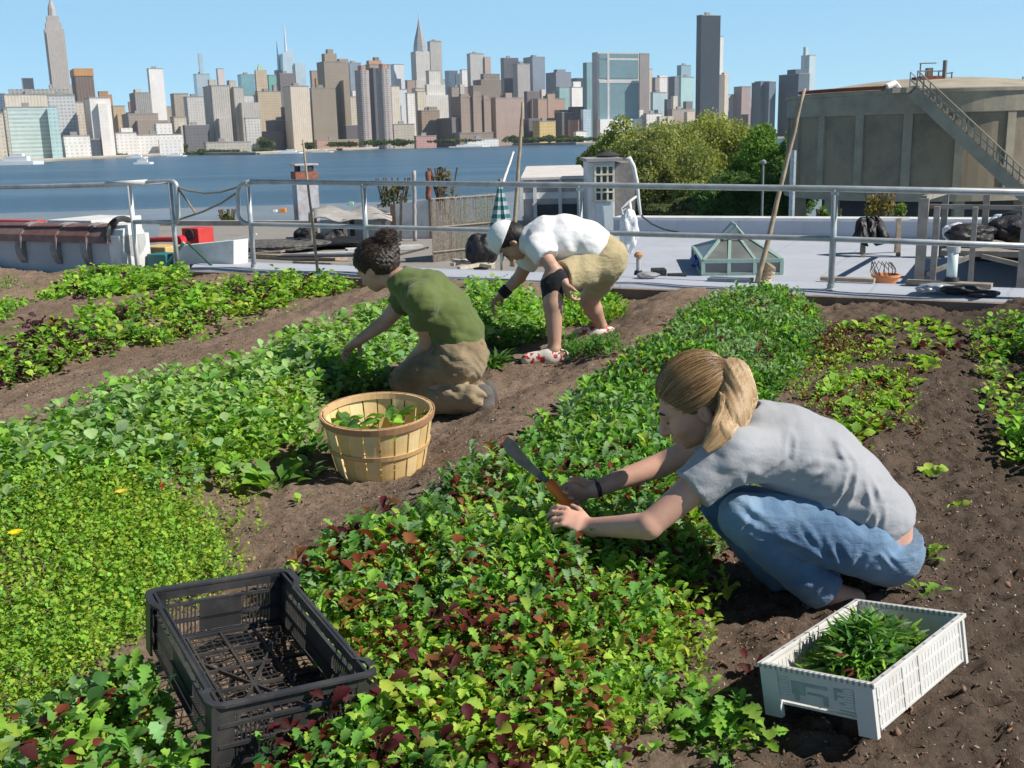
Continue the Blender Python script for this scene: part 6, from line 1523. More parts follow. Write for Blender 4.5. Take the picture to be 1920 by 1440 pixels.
def hand(S_, wr, d, n, s=1.0, side=1, curl=(.5, .6, .5), spread_=.10, thumb=.6, k=.004):
    """wr wrist, d finger direction, n direction the palm faces; thumb on the +t side"""
    d = np.array(d, float); d /= np.linalg.norm(d); n = np.array(n, float); n -= d * (n @ d); n /= np.linalg.norm(n); t = np.cross(n, d) * side
    wr = np.array(wr, float)
    S_.cap(wr - d * .01 * s, wr + d * .035 * s, .017 * s, .016 * s, .012, (t, 1.6)); S_.cap(wr + d * .035 * s, wr + d * .075 * s, .0145 * s, .012 * s, .008, (t, 2.7))
    for i, (off, ln, rr) in enumerate(((.030, .070, .0088), (.010, .078, .0092), (-.011, .072, .0088), (-.030, .056, .0078))):
        p = wr + (d * (.084 - .004 * abs(i - 1)) + t * off) * s; a = spread_ * (1.5 - i); dd = d * math.cos(a) + t * math.sin(a); ang = 0
        cc = [c * (1 + .18 * (i - 1)) for c in curl]
        for j, fr_ in enumerate((.45, .30, .25)):
            ang += cc[j]; v_ = dd * math.cos(ang) + n * math.sin(ang); q = p + v_ * ln * fr_ * s; r0 = rr * (1 - .1 * j) * s
            S_.cap(p, q, r0, r0 * .9, k); p = q
    p = wr + (d * .022 + t * .026 + n * .006) * s; v_ = t * math.cos(thumb) + d * .75 + n * (.25 + .5 * (1 - math.cos(thumb))); v_ /= np.linalg.norm(v_)
    q = p + v_ * .040 * s; S_.cap(p, q, .0145 * s, .011 * s, .008); v2 = v_ + d * .5 + n * .35; v2 /= np.linalg.norm(v2); S_.cap(q, q + v2 * .030 * s, .0105 * s, .0085 * s, k)
def strands(name, m, parent, c, R, s, tie, n, seed, cols, lo_cut, r=.0009, rad_=(.103, .084, .097), cen=(-.018, 0, .030), lift=.004, curl=0.0, length=1.0):
    """thin hairs over the skull, from the hair line back to the tie"""
    g = np.random.default_rng(seed); M_ = 9; rad_ = np.array(rad_); tl = (tie - c) @ R / s - np.array(cen); te = tl / rad_; te /= np.linalg.norm(te)
    d = g.normal(size=(n * 4, 3)); d /= np.linalg.norm(d, axis=1)[:, None]; p = d * rad_ + np.array(cen)
    k = lo_cut(p); d = d[k][:n]; n = len(d)
    t = np.linspace(0, 1, M_)[None, :, None] * (g.uniform(.5, 1, (n, 1, 1)) * length)
    om = np.arccos(np.clip(d @ te, -.999, .999))[:, None, None]
    q = (np.sin((1 - t) * om) * d[:, None] + np.sin(t * om) * te[None, None]) / np.sin(om)
    q = q * rad_ * (1 + g.uniform(0, .035, (n, 1, 1)) + .02 * np.sin(t * 3.1)) + np.array(cen) + lift * g.normal(size=(n, 1, 3)) * .5 * t * (1 - t) * 4
    if curl: ph = g.uniform(0, 6, (n, 1, 1)); q = q + curl * np.concatenate([np.sin(t * 16 + ph), np.cos(t * 13 + ph), np.sin(t * 11 + 2 * ph)], -1)
    Wp = c + np.einsum('nmk,jk->nmj', q, R) * s
    return hair_tubes(name, m, parent, Wp, r, cols, g)
def hair_tubes(name, m, parent, Wp, r, cols, g):
    n, M_, _ = Wp.shape; tg = np.gradient(Wp, axis=1); a = np.cross(tg, np.array([.3, .9, .3])); a /= np.linalg.norm(a, axis=2)[..., None] + 1e-9; b2 = np.cross(tg, a); b2 /= np.linalg.norm(b2, axis=2)[..., None] + 1e-9
    rr = (r * g.uniform(.7, 1.3, (n, 1, 1))) * np.linspace(1, .35, M_)[None, :, None]
    V = np.stack([Wp + a * rr, Wp - a * rr * .5 + b2 * rr * .87, Wp - a * rr * .5 - b2 * rr * .87], 2).reshape(-1, 3)
    base = np.arange(n)[:, None, None] * M_ * 3 + np.arange(M_ - 1)[None, :, None] * 3 + np.arange(3)[None, None]
    nx = np.arange(n)[:, None, None] * M_ * 3 + np.arange(M_ - 1)[None, :, None] * 3 + (np.arange(3)[None, None] + 1) % 3
    F = np.stack([base, nx, nx + 3, base + 3], -1).reshape(-1, 4)
    cols = np.array(cols); k = g.random(n)[:, None]; cc = cols[0] * (1 - k) + cols[1] * k
    return mesh_obj(name, V, F, m, parent, cols=np.repeat(cc, M_ * 3, 0), smooth=True)
def strand_mat():
    m, nt, b_ = nodes('hair_strand'); at = N(nt, 'Attribute', attribute_name='tint'); nt.links.new(at.outputs['Color'], b_.inputs['Base Color']); b_.inputs['Roughness'].default_value = .38; b_.inputs['Specular IOR Level'].default_value = .6; return m
HSTR = strand_mat()
def folds(seed, amp, freq, dirs=5, warp=.6):
    g = np.random.default_rng(seed); ks = g.normal(size=(dirs, 3)); ks /= np.linalg.norm(ks, axis=1)[:, None]; ph = g.uniform(0, 6, dirs)
    def f(X, Y, Z):
        o = 0
        for i in range(dirs):
            w_ = warp * np.sin(X * freq * .6 * ks[i, 1] + Z * freq * .5 + ph[i])
            o = o + np.abs(np.sin((X * ks[i, 0] + Y * ks[i, 1] + Z * ks[i, 2]) * freq * (.7 + .15 * i) + ph[i] + w_)) - .6
        return o * (-amp / dirs * 2)
    return f
def creases(lst):
    """each crease: p0, p1, width, depth : a groove with a raised lip"""
    def f(X, Y, Z):
        o = 0
        for p0, p1, w_, dp in lst:
            a = np.array(p0, float); ab = np.array(p1, float) - a; L = ab @ ab
            t = np.clip(((X - a[0]) * ab[0] + (Y - a[1]) * ab[1] + (Z - a[2]) * ab[2]) / L, 0, 1)
            q = np.sqrt((X - a[0] - t * ab[0]) ** 2 + ((Y - a[1] - t * ab[1]) * .35) ** 2 + (Z - a[2] - t * ab[2]) ** 2)
            e = np.exp(-(q / w_) ** 2) - .55 * np.exp(-((q - w_ * 1.9) / w_) ** 2)
            o = o + dp * e * np.sin(np.pi * np.clip(t, .08, .92))
        return o
    return f
def box_of(pts, m=.22):
    p = np.array(pts); return p.min(0) - m, p.max(0) + m

# ------------------------------------------------------------------ woman crouching in the foreground
YW = 3.05
base = PT(1545, 1130)
person = None
SK1 = skin_mat('skin_fair', (.62, .35, .26))
wo = {}
J = dict(pel=A(1642, 1006, YW), lum=A(1638, 968, YW), mid=A(1586, 918, YW), tho=A(1530, 870, YW), che=A(1468, 838, YW), nb=A(1408, 806, YW),
         hn=A(1614, 1020, 2.95), hf=A(1614, 1016, 3.16), kn=A(1392, 968, 2.90), kf=A(1356, 946, 3.20), an=A(1548, 1108, 2.95), af=A(1480, 1088, 3.13),
         sn=A(1378, 850, 2.89), sf=A(1360, 815, 3.22), en=A(1216, 986, 2.83), ef=A(1240, 872, 3.26), wn=A(1106, 988, 2.95), wf=A(1114, 917, 3.20))
hc = A(1301, 752, 3.06); hR = frame((-.85, .06, -.48), (-.46, .0, .88)); HS = 1.09
b = SDF(*box_of(list(J.values()) + [hc, A(990, 950, 3.0), A(1540, 1160, 2.9)], .17), .0052)
b.chain([J['pel'], J['lum'], J['mid'], J['tho'], J['che']], [.098, .096, .105, .112, .105], .04, ((0, 1, 0), 1.35))
b.chain([J['che'], J['nb'], hc + np.array([.035, 0, -.05])], [.09, .056, .050], .03)
head(b, hc, hR, HS)
b.chain([J['che'] + [0, -.08, .01], J['sn'], J['en']], [.07, .052, .037], .03); b.chain([J['en'], J['wn']], [.039, .026], .008)
b.chain([J['che'] + [0, .08, .01], J['sf'], J['ef']], [.07, .052, .037], .03); b.chain([J['ef'], J['wf']], [.039, .026], .008)
for s_ in 'nf':
    b.chain([J['h' + s_], J['k' + s_]], [.085, .058], .03); b.chain([J['k' + s_], J['a' + s_]], [.056, .034], .02)
    an = J['a' + s_]; hl = an + [.085, 0, -.030]; b.chain([an, hl], [.036, .033], .015); b.chain([hl, an + [.01, 0, -.070], an + [-.10, 0, -.082]], [.030, .032, .020], .015, ((0, 1, 0), 1.4))
hand(b, J['wf'], (-.86, -.05, -.10), (-.25, -1, -.15), 1.02, -1, (1.05, 1.0, .6), .04, .9)
hand(b, J['wn'], (-.84, .16, .34), (-.35, .6, -.8), 1.0, 1, (.5, .65, .5), .07, .5)
person = b.build('person', SK1, origin=tuple(base))
tag(person, 'woman with a blond ponytail in grey T-shirt and jeans crouching with a knife', 'person')
eyes(person, hc, hR, HS)
# shirt
s_ = SDF(*box_of([J['lum'], J['che'], J['sn'], J['sf'], J['nb'], A(1290, 930, 2.87), A(1720, 980, YW)], .2), .0055)
hn_, hf_ = J['sn'] + (J['en'] - J['sn']) * .50, J['sf'] + (J['ef'] - J['sf']) * .45
s_.cap(J['sn'], hn_, .076, .066, .03); s_.cap(J['sf'], hf_, .074, .062, .03)
da, db = hn_ - J['sn'], hf_ - J['sf']; s_.cutball(hn_, da, hn_, .16); s_.cutball(hf_, db, hf_, .16)
s_.cap(J['che'] + [0, -.07, .0], J['sn'], .09, .078, .02); s_.cap(J['che'] + [0, .07, .0], J['sf'], .09, .078, .02)
s_.chain([J['nb'] + [.02, 0, .0], J['che'], J['tho'], J['mid'], J['lum'], J['lum'] + (J['pel'] - J['lum']) * .6], [.088, .124, .130, .122, .112, .108], .03, ((0, 1, 0), 1.36))
hem = A(1660, 972, YW); s_.cut(hem, (.52, 0, -.85))
s_.cap(hc + np.array([.02, 0, -.04]), J['nb'] + [-.03, 0, .045], .066, .06, .01, None, True)
ax = lambda a, b2, Y=2.86: (A(*a, Y), A(*b2, Y))
s_.disp(creases([(*ax((1565, 795), (1608, 880)), .009, .015), (*ax((1608, 880), (1575, 960)), .009, .017), (*ax((1575, 960), (1530, 975)), .010, .014), (*ax((1495, 800), (1480, 860)), .008, .009), (*ax((1480, 860), (1430, 900)), .008, .008), (*ax((1640, 900), (1648, 960)), .009, .014), (*ax((1648, 960), (1625, 1000)), .009, .014), (*ax((1560, 880), (1500, 930)), .009, .010), (*ax((1530, 870), (1470, 915)), .008, .008), (*ax((1590, 940), (1500, 950)), .012, .008), (*ax((1375, 870), (1340, 850)), .010, .010), (*ax((1345, 900), (1400, 890)), .010, .008), (*ax((1660, 930), (1650, 1010)), .009, .009), (*ax((1420, 905), (1380, 870)), .012, .010), (*ax((1330, 880), (1385, 845)), .009, .008)]))
s_.disp(folds(3, .003, 34)); s_.disp(folds(4, .0022, 75))
s_.build('shirt', cloth_mat('grey_shirt', (.36, .37, .40), .06), person)
# jeans
j = SDF(*box_of([J['pel'], J['kn'], J['kf'], J['an'], J['af']], .2), .0055)
j.chain([J['lum'], J['pel']], [.108, .118], .03, ((0, 1, 0), 1.40)); j.cap(J['pel'] + [.0, -.09, -.005], J['pel'] + [0, .09, -.005], .108, .108, .03)
wp = A(1700, 992, YW); j.cut(wp, (-.12, 0, 1.0))
for q in 'nf':
    j.chain([J['h' + q], (J['h' + q] + J['k' + q]) / 2 + [0, 0, .012], J['k' + q]], [.100, .088, .070], .03); j.chain([J['k' + q] + [.004, 0, -.02], (J['k' + q] + J['a' + q]) / 2 + [-.012, 0, -.008], J['a' + q] + [-.004, 0, .004]], [.060, .060, .066], .006)
    j.cutball(J['a' + q] + [-.012, 0, .0], J['a' + q] - J['k' + q], J['a' + q] + [.02, 0, -.05], .13)
j.disp(creases([(*ax((1600, 1085), (1560, 1010), 2.84), .010, .010), (*ax((1580, 1090), (1530, 1000), 2.84), .009, .008), (*ax((1560, 1060), (1500, 990), 2.84), .008, .006), (*ax((1420, 960), (1385, 1010), 2.83), .009, .008), (*ax((1370, 940), (1450, 1000), 2.83), .010, .008), (*ax((1640, 1020), (1700, 1080), 2.84), .006, .006), (*ax((1480, 1090), (1540, 1080), 2.9), .008, .008), (*ax((1625, 1030), (1600, 1085), 2.84), .010, .009), (*ax((1648, 1008), (1690, 1082), 2.83), .007, .006), (*ax((1600, 1040), (1700, 1030), 2.83), .007, .005), (*ax((1400, 990), (1590, 1088), 2.82), .010, .010)]))
j.disp(folds(5, .005, 34)); j.disp(folds(6, .003, 80))
jeans = j.build('jeans', cloth_mat('denim', (.095, .175, .30), .18, 420, 1, (.22, .33, .46)), person)
# hair
hs = SDF(*box_of([hc, A(1400, 720, 3.06), A(1335, 830, 3.06)], .2), .0048)
l = lambda *p: L3(hc, hR, HS, p)
hs.ell(l(-.018, 0, .030), np.array((.102, .083, .096)) * HS, hR, .01); hs.ell(l(-.06, 0, -.01), np.array((.062, .074, .07)) * HS, hR, .03)
hs.cut(l(.052, 0, .030), hR[:, 0] * .80 - hR[:, 2] * .60)
for q in (-1, 1): hs.cap(l(.0, q * .088, -.03), l(-.01, q * .10, -.03), .026, .02, .006, None, True)
HM = hair_mat('blond_hair', (.11, .06, .028), (.36, .22, .105), (9, 190, 190), 25); hair = hs.build('hair', HM, person)
ps = SDF(*box_of([A(1355, 690, 3.06), A(1405, 720, 3.06), A(1335, 830, 2.83)], .12), .0045)
ps.chain([A(1352, 694, 3.05), A(1374, 703, 3.03), A(1384, 740, 2.98), A(1374, 778, 2.92), A(1350, 812, 2.86), A(1324, 838, 2.83)], [.030, .042, .046, .040, .028, .010], .03)
ps.disp(lambda X, Y, Z: .0012 * np.sin((X + .35 * Z) * 340 + 2 * np.sin(Z * 25)) + .0018 * np.sin((X + .45 * Z) * 130))
ps.build('ponytail', hair_mat('blond_tail', (.34, .22, .11), (.48, .33, .18), (60, 60, 9), -22), hair)
mb = MB(); c_ = A(1354, 694, 3.06); dv = A(1378, 700, 3.05) - c_; dv /= np.linalg.norm(dv); mb.tube([c_ - dv * .006, c_ + dv * .004, c_ + dv * .016], [.040, .047, .042], 16); mb.build('hair_tie', G('hair_tie', (.02, .02, .025), .7), hair, smooth=True)
hair_line = lambda p: ((p - np.array([.060, 0, .030])) @ np.array([.80, 0, -.60]) < 0) & ~((np.abs(p[:, 1]) > .05) & (p[:, 2] < -.01) & (p[:, 0] > -.03))
strands('hair_strands', HSTR, hair, hc, hR, HS, A(1354, 696, 3.06), 2600, 1, ((.13, .07, .03), (.48, .31, .15)), hair_line)
g_ = np.random.default_rng(3); cl = np.array([A(1352, 694, 3.05), A(1374, 703, 3.03), A(1384, 740, 2.98), A(1374, 778, 2.92), A(1350, 812, 2.86), A(1322, 842, 2.83)]); rt = np.array([.038, .050, .056, .052, .038, .014])
n = 2200; tt = np.linspace(0, 5, 14); an_ = g_.uniform(0, 6.28, n)[:, None]; ro = np.sqrt(g_.uniform(.80, 1.06, n))[:, None]; en_ = g_.uniform(.78, 1.04, n)[:, None]; T_ = np.clip(tt[None] * en_, 0, 4.999); i0 = T_.astype(int); fr_ = (T_ - i0)[..., None]; fr_ = fr_
CL = cl[i0] * (1 - fr_) + cl[i0 + 1] * fr_; RR = (rt[i0] * (1 - fr_[..., 0]) + rt[i0 + 1] * fr_[..., 0]) * ro
tg = np.gradient(CL, axis=1); tg /= np.linalg.norm(tg, axis=2)[..., None]; sx = np.cross(tg, (0, 1, 0)); sx /= np.linalg.norm(sx, axis=2)[..., None]
Wp = CL + sx * (RR * np.cos(an_))[..., None] + np.array([0, 1, 0]) * (RR * np.sin(an_))[..., None] * .95
hair_tubes('tail_strands', HSTR, hair, Wp, .0011, ((.26, .15, .07), (.80, .58, .33)), g_)
mb = MB(); c_ = J['wf'] + (J['ef'] - J['wf']) * .04; dv = (J['ef'] - J['wf']) / np.linalg.norm(J['ef'] - J['wf']); mb.tube([c_ - dv * .007, c_, c_ + dv * .007], [.029, .031, .029], 14); mb.build('bracelet', G('bracelet', (.03, .03, .035), .5), person, smooth=True)
# sandals
for q in 'nf':
    an = J['a' + q]; mb = MB(); pts = [an + [.10, 0, -.062], an + [.02, 0, -.104], an + [-.09, 0, -.108], an + [-.13, 0, -.098]]
    n = len(pts); vs = []
    for p_, w_ in zip(pts, (.030, .036, .046, .028)): 
        for sy in (-1, 1): vs += [(p_[0], p_[1] + sy * w_, p_[2]), (p_[0], p_[1] + sy * w_, p_[2] + .016)]
    fs = []
    for i in range(n - 1): a_ = 4 * i; fs += [(a_, a_ + 4, a_ + 6, a_ + 2), (a_ + 1, a_ + 3, a_ + 7, a_ + 5), (a_, a_ + 1, a_ + 5, a_ + 4), (a_ + 2, a_ + 6, a_ + 7, a_ + 3)]
    fs += [(0, 2, 3, 1), (4 * n - 4, 4 * n - 3, 4 * n - 1, 4 * n - 2)]
    mb.add(vs, fs); sd1 = mb.build('sandal', G('tan_leather', (.42, .30, .19), .8, .2, 9, .4), person)
    mb = MB(); mb.tube([an + [-.06, -.045, -.10], an + [-.055, -.03, -.06], an + [-.055, .03, -.06], an + [-.06, .045, -.10]], .008, 6); mb.build('strap', G('tan_leather', (.42, .30, .19)), sd1)
# knife
kn = thing('harvest_knife', 'knife with a dark curved blade and orange handle held in the woman\'s far hand', 'knife', tuple(A(1052, 930, 3.17)))
h0, h1 = A(1028, 902, 3.165), A(1082, 968, 3.12)
mb = MB(); mb.tube([h0, h0 + (h1 - h0) * .12, h0 + (h1 - h0) * .45, h0 + (h1 - h0) * .8, h1], [.014, .019, .017, .019, .012], 12); mb.build('handle', G('orange_plastic', (.90, .20, .02), .45, .05, 5, 0), kn, smooth=True)
mb = MB(); b0_, b1_ = A(1030, 905, 3.165), A(950, 822, 3.20); ax_ = (b1_ - b0_); L_ = np.linalg.norm(ax_); ax_ /= L_; sd_ = np.cross(ax_, (0, 1, 0)); sd_ /= np.linalg.norm(sd_); vs = []; n = 9
for i in range(n):
    t = i / (n - 1); w_ = (.008 + .016 * t) * (1 if t < .93 else .55); off = .012 * math.sin(t * 2.6)
    for sg, th in ((1, .0004), (1, -.0004), (-1, -.0016), (-1, .0016)): vs.append(b0_ + ax_ * L_ * t + sd_ * (off + sg * w_) + np.array([0, th, 0]))
fs = [(4 * i + k, 4 * i + (k + 1) % 4, 4 * i + 4 + (k + 1) % 4, 4 * i + 4 + k) for i in range(n - 1) for k in range(4)] + [(3, 2, 1, 0), (4 * n - 4, 4 * n - 3, 4 * n - 2, 4 * n - 1)]
mb.add(vs, fs); mb.build('blade', G('blade_steel', (.09, .095, .09), .5, .3, 20, .2, metal=.3), kn)

# ------------------------------------------------------------------ kneeling person in green
YK = 5.45
SK2 = skin_mat('skin_tan', (.50, .30, .22))
K = dict(pel=A(862, 664, YK), lum=A(858, 622, YK), mid=A(834, 588, YK), che=A(802, 556, YK), nb=A(752, 526, YK + .03), hn=A(858, 676, 5.33), hf=A(858, 672, 5.58), kn=A(760, 716, 5.45), kf=A(750, 708, 5.78),
         an=A(893, 748, 5.22), af=A(900, 738, 5.58), sn=A(790, 562, 5.25), sf=A(768, 552, 5.64), en=A(803, 645, 5.42), ef=A(722, 604, 5.66), wn=A(768, 678, 5.62), wf=A(675, 637, 5.62))
kc = A(703, 499, 5.52); kR = frame((-.72, .38, -.56), (-.45, .10, .86)); KS = 1.02
b = SDF(*box_of(list(K.values()) + [kc, A(640, 655, 5.6), A(860, 795, 5.2)], .18), .0085)
b.chain([K['pel'], K['lum'], K['mid'], K['che']], [.12, .11, .12, .11], .04, ((0, 1, 0), 1.35)); b.chain([K['che'], K['nb'], kc + np.array([.045, 0, -.05])], [.09, .06, .052], .03); head(b, kc, kR, KS)
for a_, h_ in (('n', -.08), ('f', .08)): b.chain([K['che'] + [0, h_, .01], K['s' + a_], K['e' + a_]], [.07, .054, .040], .03); b.chain([K['e' + a_], K['w' + a_]], [.042, .028], .008)
for a_ in 'nf': b.chain([K['h' + a_], K['k' + a_]], [.085, .06], .03); b.chain([K['k' + a_], K['a' + a_]], [.056, .036], .02); b.chain([K['a' + a_], K['a' + a_] + [-.03, .01, -.095]], [.036, .03], .02)
hand(b, K['wf'], (-.75, .05, -.55), (.3, -.5, -.8), 1.05, 1, (.3, .4, .3), .1, .6, .006); hand(b, K['wn'], (-.8, .3, -.5), (0, 0, -1), 1.05, -1, (.3, .4, .3), .1, .6, .006)
kp = b.build('person', SK2, origin=tuple(PT(800, 770))); tag(kp, 'person with dark curly hair in a green T-shirt kneeling behind the bushel basket', 'person'); eyes(kp, kc, kR, KS)
s_ = SDF(*box_of([K['lum'], K['che'], K['sn'], K['sf'], K['nb'], A(790, 620, 5.2)], .22), .008)
hn_, hf_ = K['sn'] + (K['en'] - K['sn']) * .52, K['sf'] + (K['ef'] - K['sf']) * .5; s_.cap(K['sn'], hn_, .078, .072, .02); s_.cap(K['sf'], hf_, .078, .068, .03); s_.cutball(hn_, hn_ - K['sn'], hn_, .15); s_.cutball(hf_, hf_ - K['sf'], hf_, .15)
s_.cap(K['che'] + [0, -.08, 0], K['sn'], .09, .082, .02); s_.cap(K['che'] + [0, .08, 0], K['sf'], .09, .082, .02); s_.chain([K['nb'] + [.015, 0, -.01], K['che'], K['mid'], K['lum'], K['pel']], [.085, .132, .138, .128, .130], .03, ((0, 1, 0), 1.3))
s_.cut(A(850, 640, YK), (.02, 0, -1)); s_.cap(kc + np.array([.02, 0, -.05]), K['nb'] + [-.035, 0, .04], .07, .062, .01, None, True)
s_.disp(creases([(*ax((800, 560), (792, 600), 5.1), .016, .013), (*ax((815, 560), (840, 630), 5.15), .013, .010), (*ax((840, 545), (880, 600), 5.15), .013, .008), (*ax((830, 600), (890, 625), 5.15), .013, .009), (*ax((770, 545), (760, 590), 5.15), .013, .009)])); s_.disp(folds(13, .008, 30)); s_.disp(folds(14, .005, 60))
s_.build('shirt', cloth_mat('green_shirt', (.112, .148, .045), .12), kp)
j = SDF(*box_of([K['pel'], K['kn'], K['kf'], K['an'], K['af']], .2), .0085)
j.chain([K['lum'], K['pel']], [.128, .142], .03, ((0, 1, 0), 1.3)); j.cap(K['pel'] + [0, -.08, -.02], K['pel'] + [0, .08, -.02], .135, .135, .03); j.cut(A(868, 634, YK), (.0, 0, 1))
for a_ in 'nf':
    j.chain([K['h' + a_], (K['h' + a_] + K['k' + a_]) / 2, K['k' + a_]], [.112, .092, .078], .03); j.chain([K['k' + a_] + [.01, 0, -.05], (K['k' + a_] + K['a' + a_]) / 2 + [.01, 0, -.045], K['a' + a_]], [.066, .080, .074], .004); j.cutball(K['a' + a_] + [.02, 0, -.02], (.75, 0, -.66), K['a' + a_] + [.04, 0, -.04], .14)
j.disp(folds(15, .015, 34, 6)); j.disp(lambda X, Y, Z: -.006 * np.abs(np.sin((Z * 1.0 + X * .35 + .04 * np.sin(X * 30 + Y * 14)) * 62)) + .003)
j.disp(creases([(*ax((790, 670), (880, 690), 5.15), .014, .014), (*ax((770, 690), (850, 712), 5.15), .014, .014), (*ax((780, 735), (850, 728), 5.1), .014, .014), (*ax((760, 705), (790, 740), 5.2), .012, .012), (*ax((850, 735), (860, 775), 5.05), .012, .014)]))
j.build('trousers', cloth_mat('khaki_trousers', (.21, .155, .09), .35, 300, 1, (.34, .265, .17)), kp)
for a_ in 'nf':
    z = K['a' + a_]; sh = SDF(z - .25, z + .2, .008); sh.chain([z + [.035, 0, .02], z + [.03, .0, -.05], z + [-.04, .01, -.115]], [.054, .058, .050], .03); sh.disp(folds(31, .004, 50)); sh.build('shoe', cloth_mat('worn_boot', (.055, .045, .04), .4, 200, 1, (.12, .11, .105)), kp)
# curly hair
hs = SDF(*box_of([kc, A(722, 452, 5.5)], .2), .0062); l = lambda *p: L3(kc, kR, KS, p)
hs.ell(l(-.02, 0, .032), np.array((.104, .090, .092)) * KS, kR, .01); hs.ell(l(-.07, 0, -.01), np.array((.068, .082, .075)) * KS, kR, .03); hs.cut(l(.056, 0, .02), kR[:, 0] * .85 - kR[:, 2] * .52)
hs.ell(A(725, 446, 5.5), (.048, .05, .042), None, .005); hs.ell(A(738, 470, 5.5), (.034, .045, .04), None, .015); hs.ell(A(680, 472, 5.5), (.035, .045, .03), None, .02)
for q in (-1, 1): hs.cap(l(.016, q * .085, -.034), l(.010, q * .12, -.034), .034, .032, .006, None, True)
def curls(X, Y, Z): return .0075 * (np.sin(X * 150 + 2 * np.sin(Z * 70)) * np.sin(Y * 140 + 2 * np.sin(X * 60)) * np.sin(Z * 160)) + .004 * np.sin(X * 290) * np.sin(Z * 270 + Y * 80)
hs.disp(curls); hair = hs.build('hair', hair_mat('dark_curls', (.012, .009, .008), (.06, .04, .03), (70, 70, 70)), kp)
kl = lambda p: ((p - np.array([.054, 0, .03])) @ np.array([.80, 0, -.60]) < 0) & ~((np.abs(p[:, 1]) > .05) & (p[:, 2] < .0) & (p[:, 0] > -.035))
strands('loose_curls', HSTR, hair, kc, kR, KS, A(726, 460, 5.5), 1500, 5, ((.012, .009, .008), (.10, .065, .045)), kl, .0016, (.108, .094, .094), (-.02, 0, .028), .010, .006, .7)
g_ = np.random.default_rng(6); n = 420; d_ = g_.normal(size=(n, 3)); d_ /= np.linalg.norm(d_, axis=1)[:, None]; t_ = np.linspace(0, 1, 9)[None, :, None]; ph = g_.uniform(0, 6, (n, 1, 1))
Wp = A(725, 447, 5.5) + d_[:, None] * (.042 + .018 * t_) * np.array([1, 1, .8]) + .012 * np.concatenate([np.sin(t_ * 9 + ph), np.cos(t_ * 8 + ph), np.sin(t_ * 7 + ph * 2)], -1)
hair_tubes('bun_curls', HSTR, hair, Wp, .0018, ((.012, .009, .008), (.10, .065, .045)), g_)

# ------------------------------------------------------------------ bending person in white
YB_ = 7.0
B = dict(pel=A(1136, 482, YB_), lum=A(1098, 456, YB_), mid=A(1060, 447, YB_), che=A(1022, 448, YB_), nb=A(988, 452, YB_), hn=A(1128, 496, 6.92), hf=A(1142, 496, 7.14), kn=A(1036, 525, 6.72), kf=A(1104, 562, 7.38), an=A(1040, 656, 6.66), af=A(1128, 612, 7.52),
         sn=A(1010, 464, 6.82), sf=A(1000, 470, 7.2), en=A(1036, 502, 6.72), ef=A(974, 520, 7.28), wn=A(1058, 530, 6.68), wf=A(944, 550, 7.28))
bc = A(957, 453, 7.0); bR = frame((-.28, .10, -.95), (-.95, .05, .28)); BS = 1.05
b = SDF(*box_of(list(B.values()) + [bc, A(915, 575, 7.3)], .2), .0088)
b.chain([B['pel'], B['lum'], B['mid'], B['che']], [.115, .11, .12, .11], .04, ((0, 1, 0), 1.35)); b.chain([B['che'], B['nb'], bc + np.array([.04, 0, -.03])], [.09, .062, .055], .03); head(b, bc, bR, BS)
for a_, h_ in (('n', -.08), ('f', .08)): b.chain([B['che'] + [0, h_, .0], B['s' + a_], B['e' + a_]], [.07, .056, .043], .03); b.chain([B['e' + a_], B['w' + a_]], [.045, .030], .008)
for a_ in 'nf': 
    b.chain([B['h' + a_], B['k' + a_]], [.095, .066], .03); b.chain([B['k' + a_], B['k' + a_] + (B['a' + a_] - B['k' + a_]) * .35, B['a' + a_]], [.062, .062, .038], .02); b.chain([B['a' + a_], B['a' + a_] + [-.14, .0, -.07]], [.038, .028], .02, ((0, 1, 0), 1.3))
hand(b, B['wf'], (-.75, .05, -.6), (.4, -.4, -.8), 1.08, 1, (.5, .6, .4), .1, .6, .006); hand(b, B['wn'], (.25, -.15, -.9), (.9, .3, 0), 1.08, -1, (.6, .7, .6), .08, .7, .006)
bp = b.build('person', SK2, origin=tuple(PT(1060, 670))); tag(bp, 'person in white T-shirt, white cap and khaki shorts bending over, one hand on the knee', 'person'); eyes(bp, bc, bR, BS)
s_ = SDF(*box_of([B['lum'], B['che'], B['sn'], B['sf'], B['nb'], B['pel']], .24), .0085)
hn_, hf_ = B['sn'] + (B['en'] - B['sn']) * .55, B['sf'] + (B['ef'] - B['sf']) * .55
s_.cap(B['sn'], hn_, .085, .078, .02); s_.cap(B['sf'], hf_, .082, .075, .02); s_.cutball(hn_, hn_ - B['sn'], hn_, .16); s_.cutball(hf_, hf_ - B['sf'], hf_, .16)
s_.cap(B['che'] + [0, -.08, 0], B['sn'], .09, .085, .02); s_.cap(B['che'] + [0, .08, 0], B['sf'], .09, .085, .02); s_.chain([B['nb'] + [.01, 0, 0], B['che'], B['mid'], B['lum'], B['pel']], [.09, .142, .150, .145, .138], .03, ((0, 1, 0), 1.3)); s_.cap(B['mid'] + [0, 0, -.05], B['lum'] + [0, 0, -.05], .13, .12, .04, ((0, 1, 0), 1.2))
s_.cut(A(1132, 462, YB_), (.86, 0, -.35)); s_.cap(bc + np.array([.02, 0, -.02]), B['nb'] + [-.045, 0, .01], .07, .064, .01, None, True)
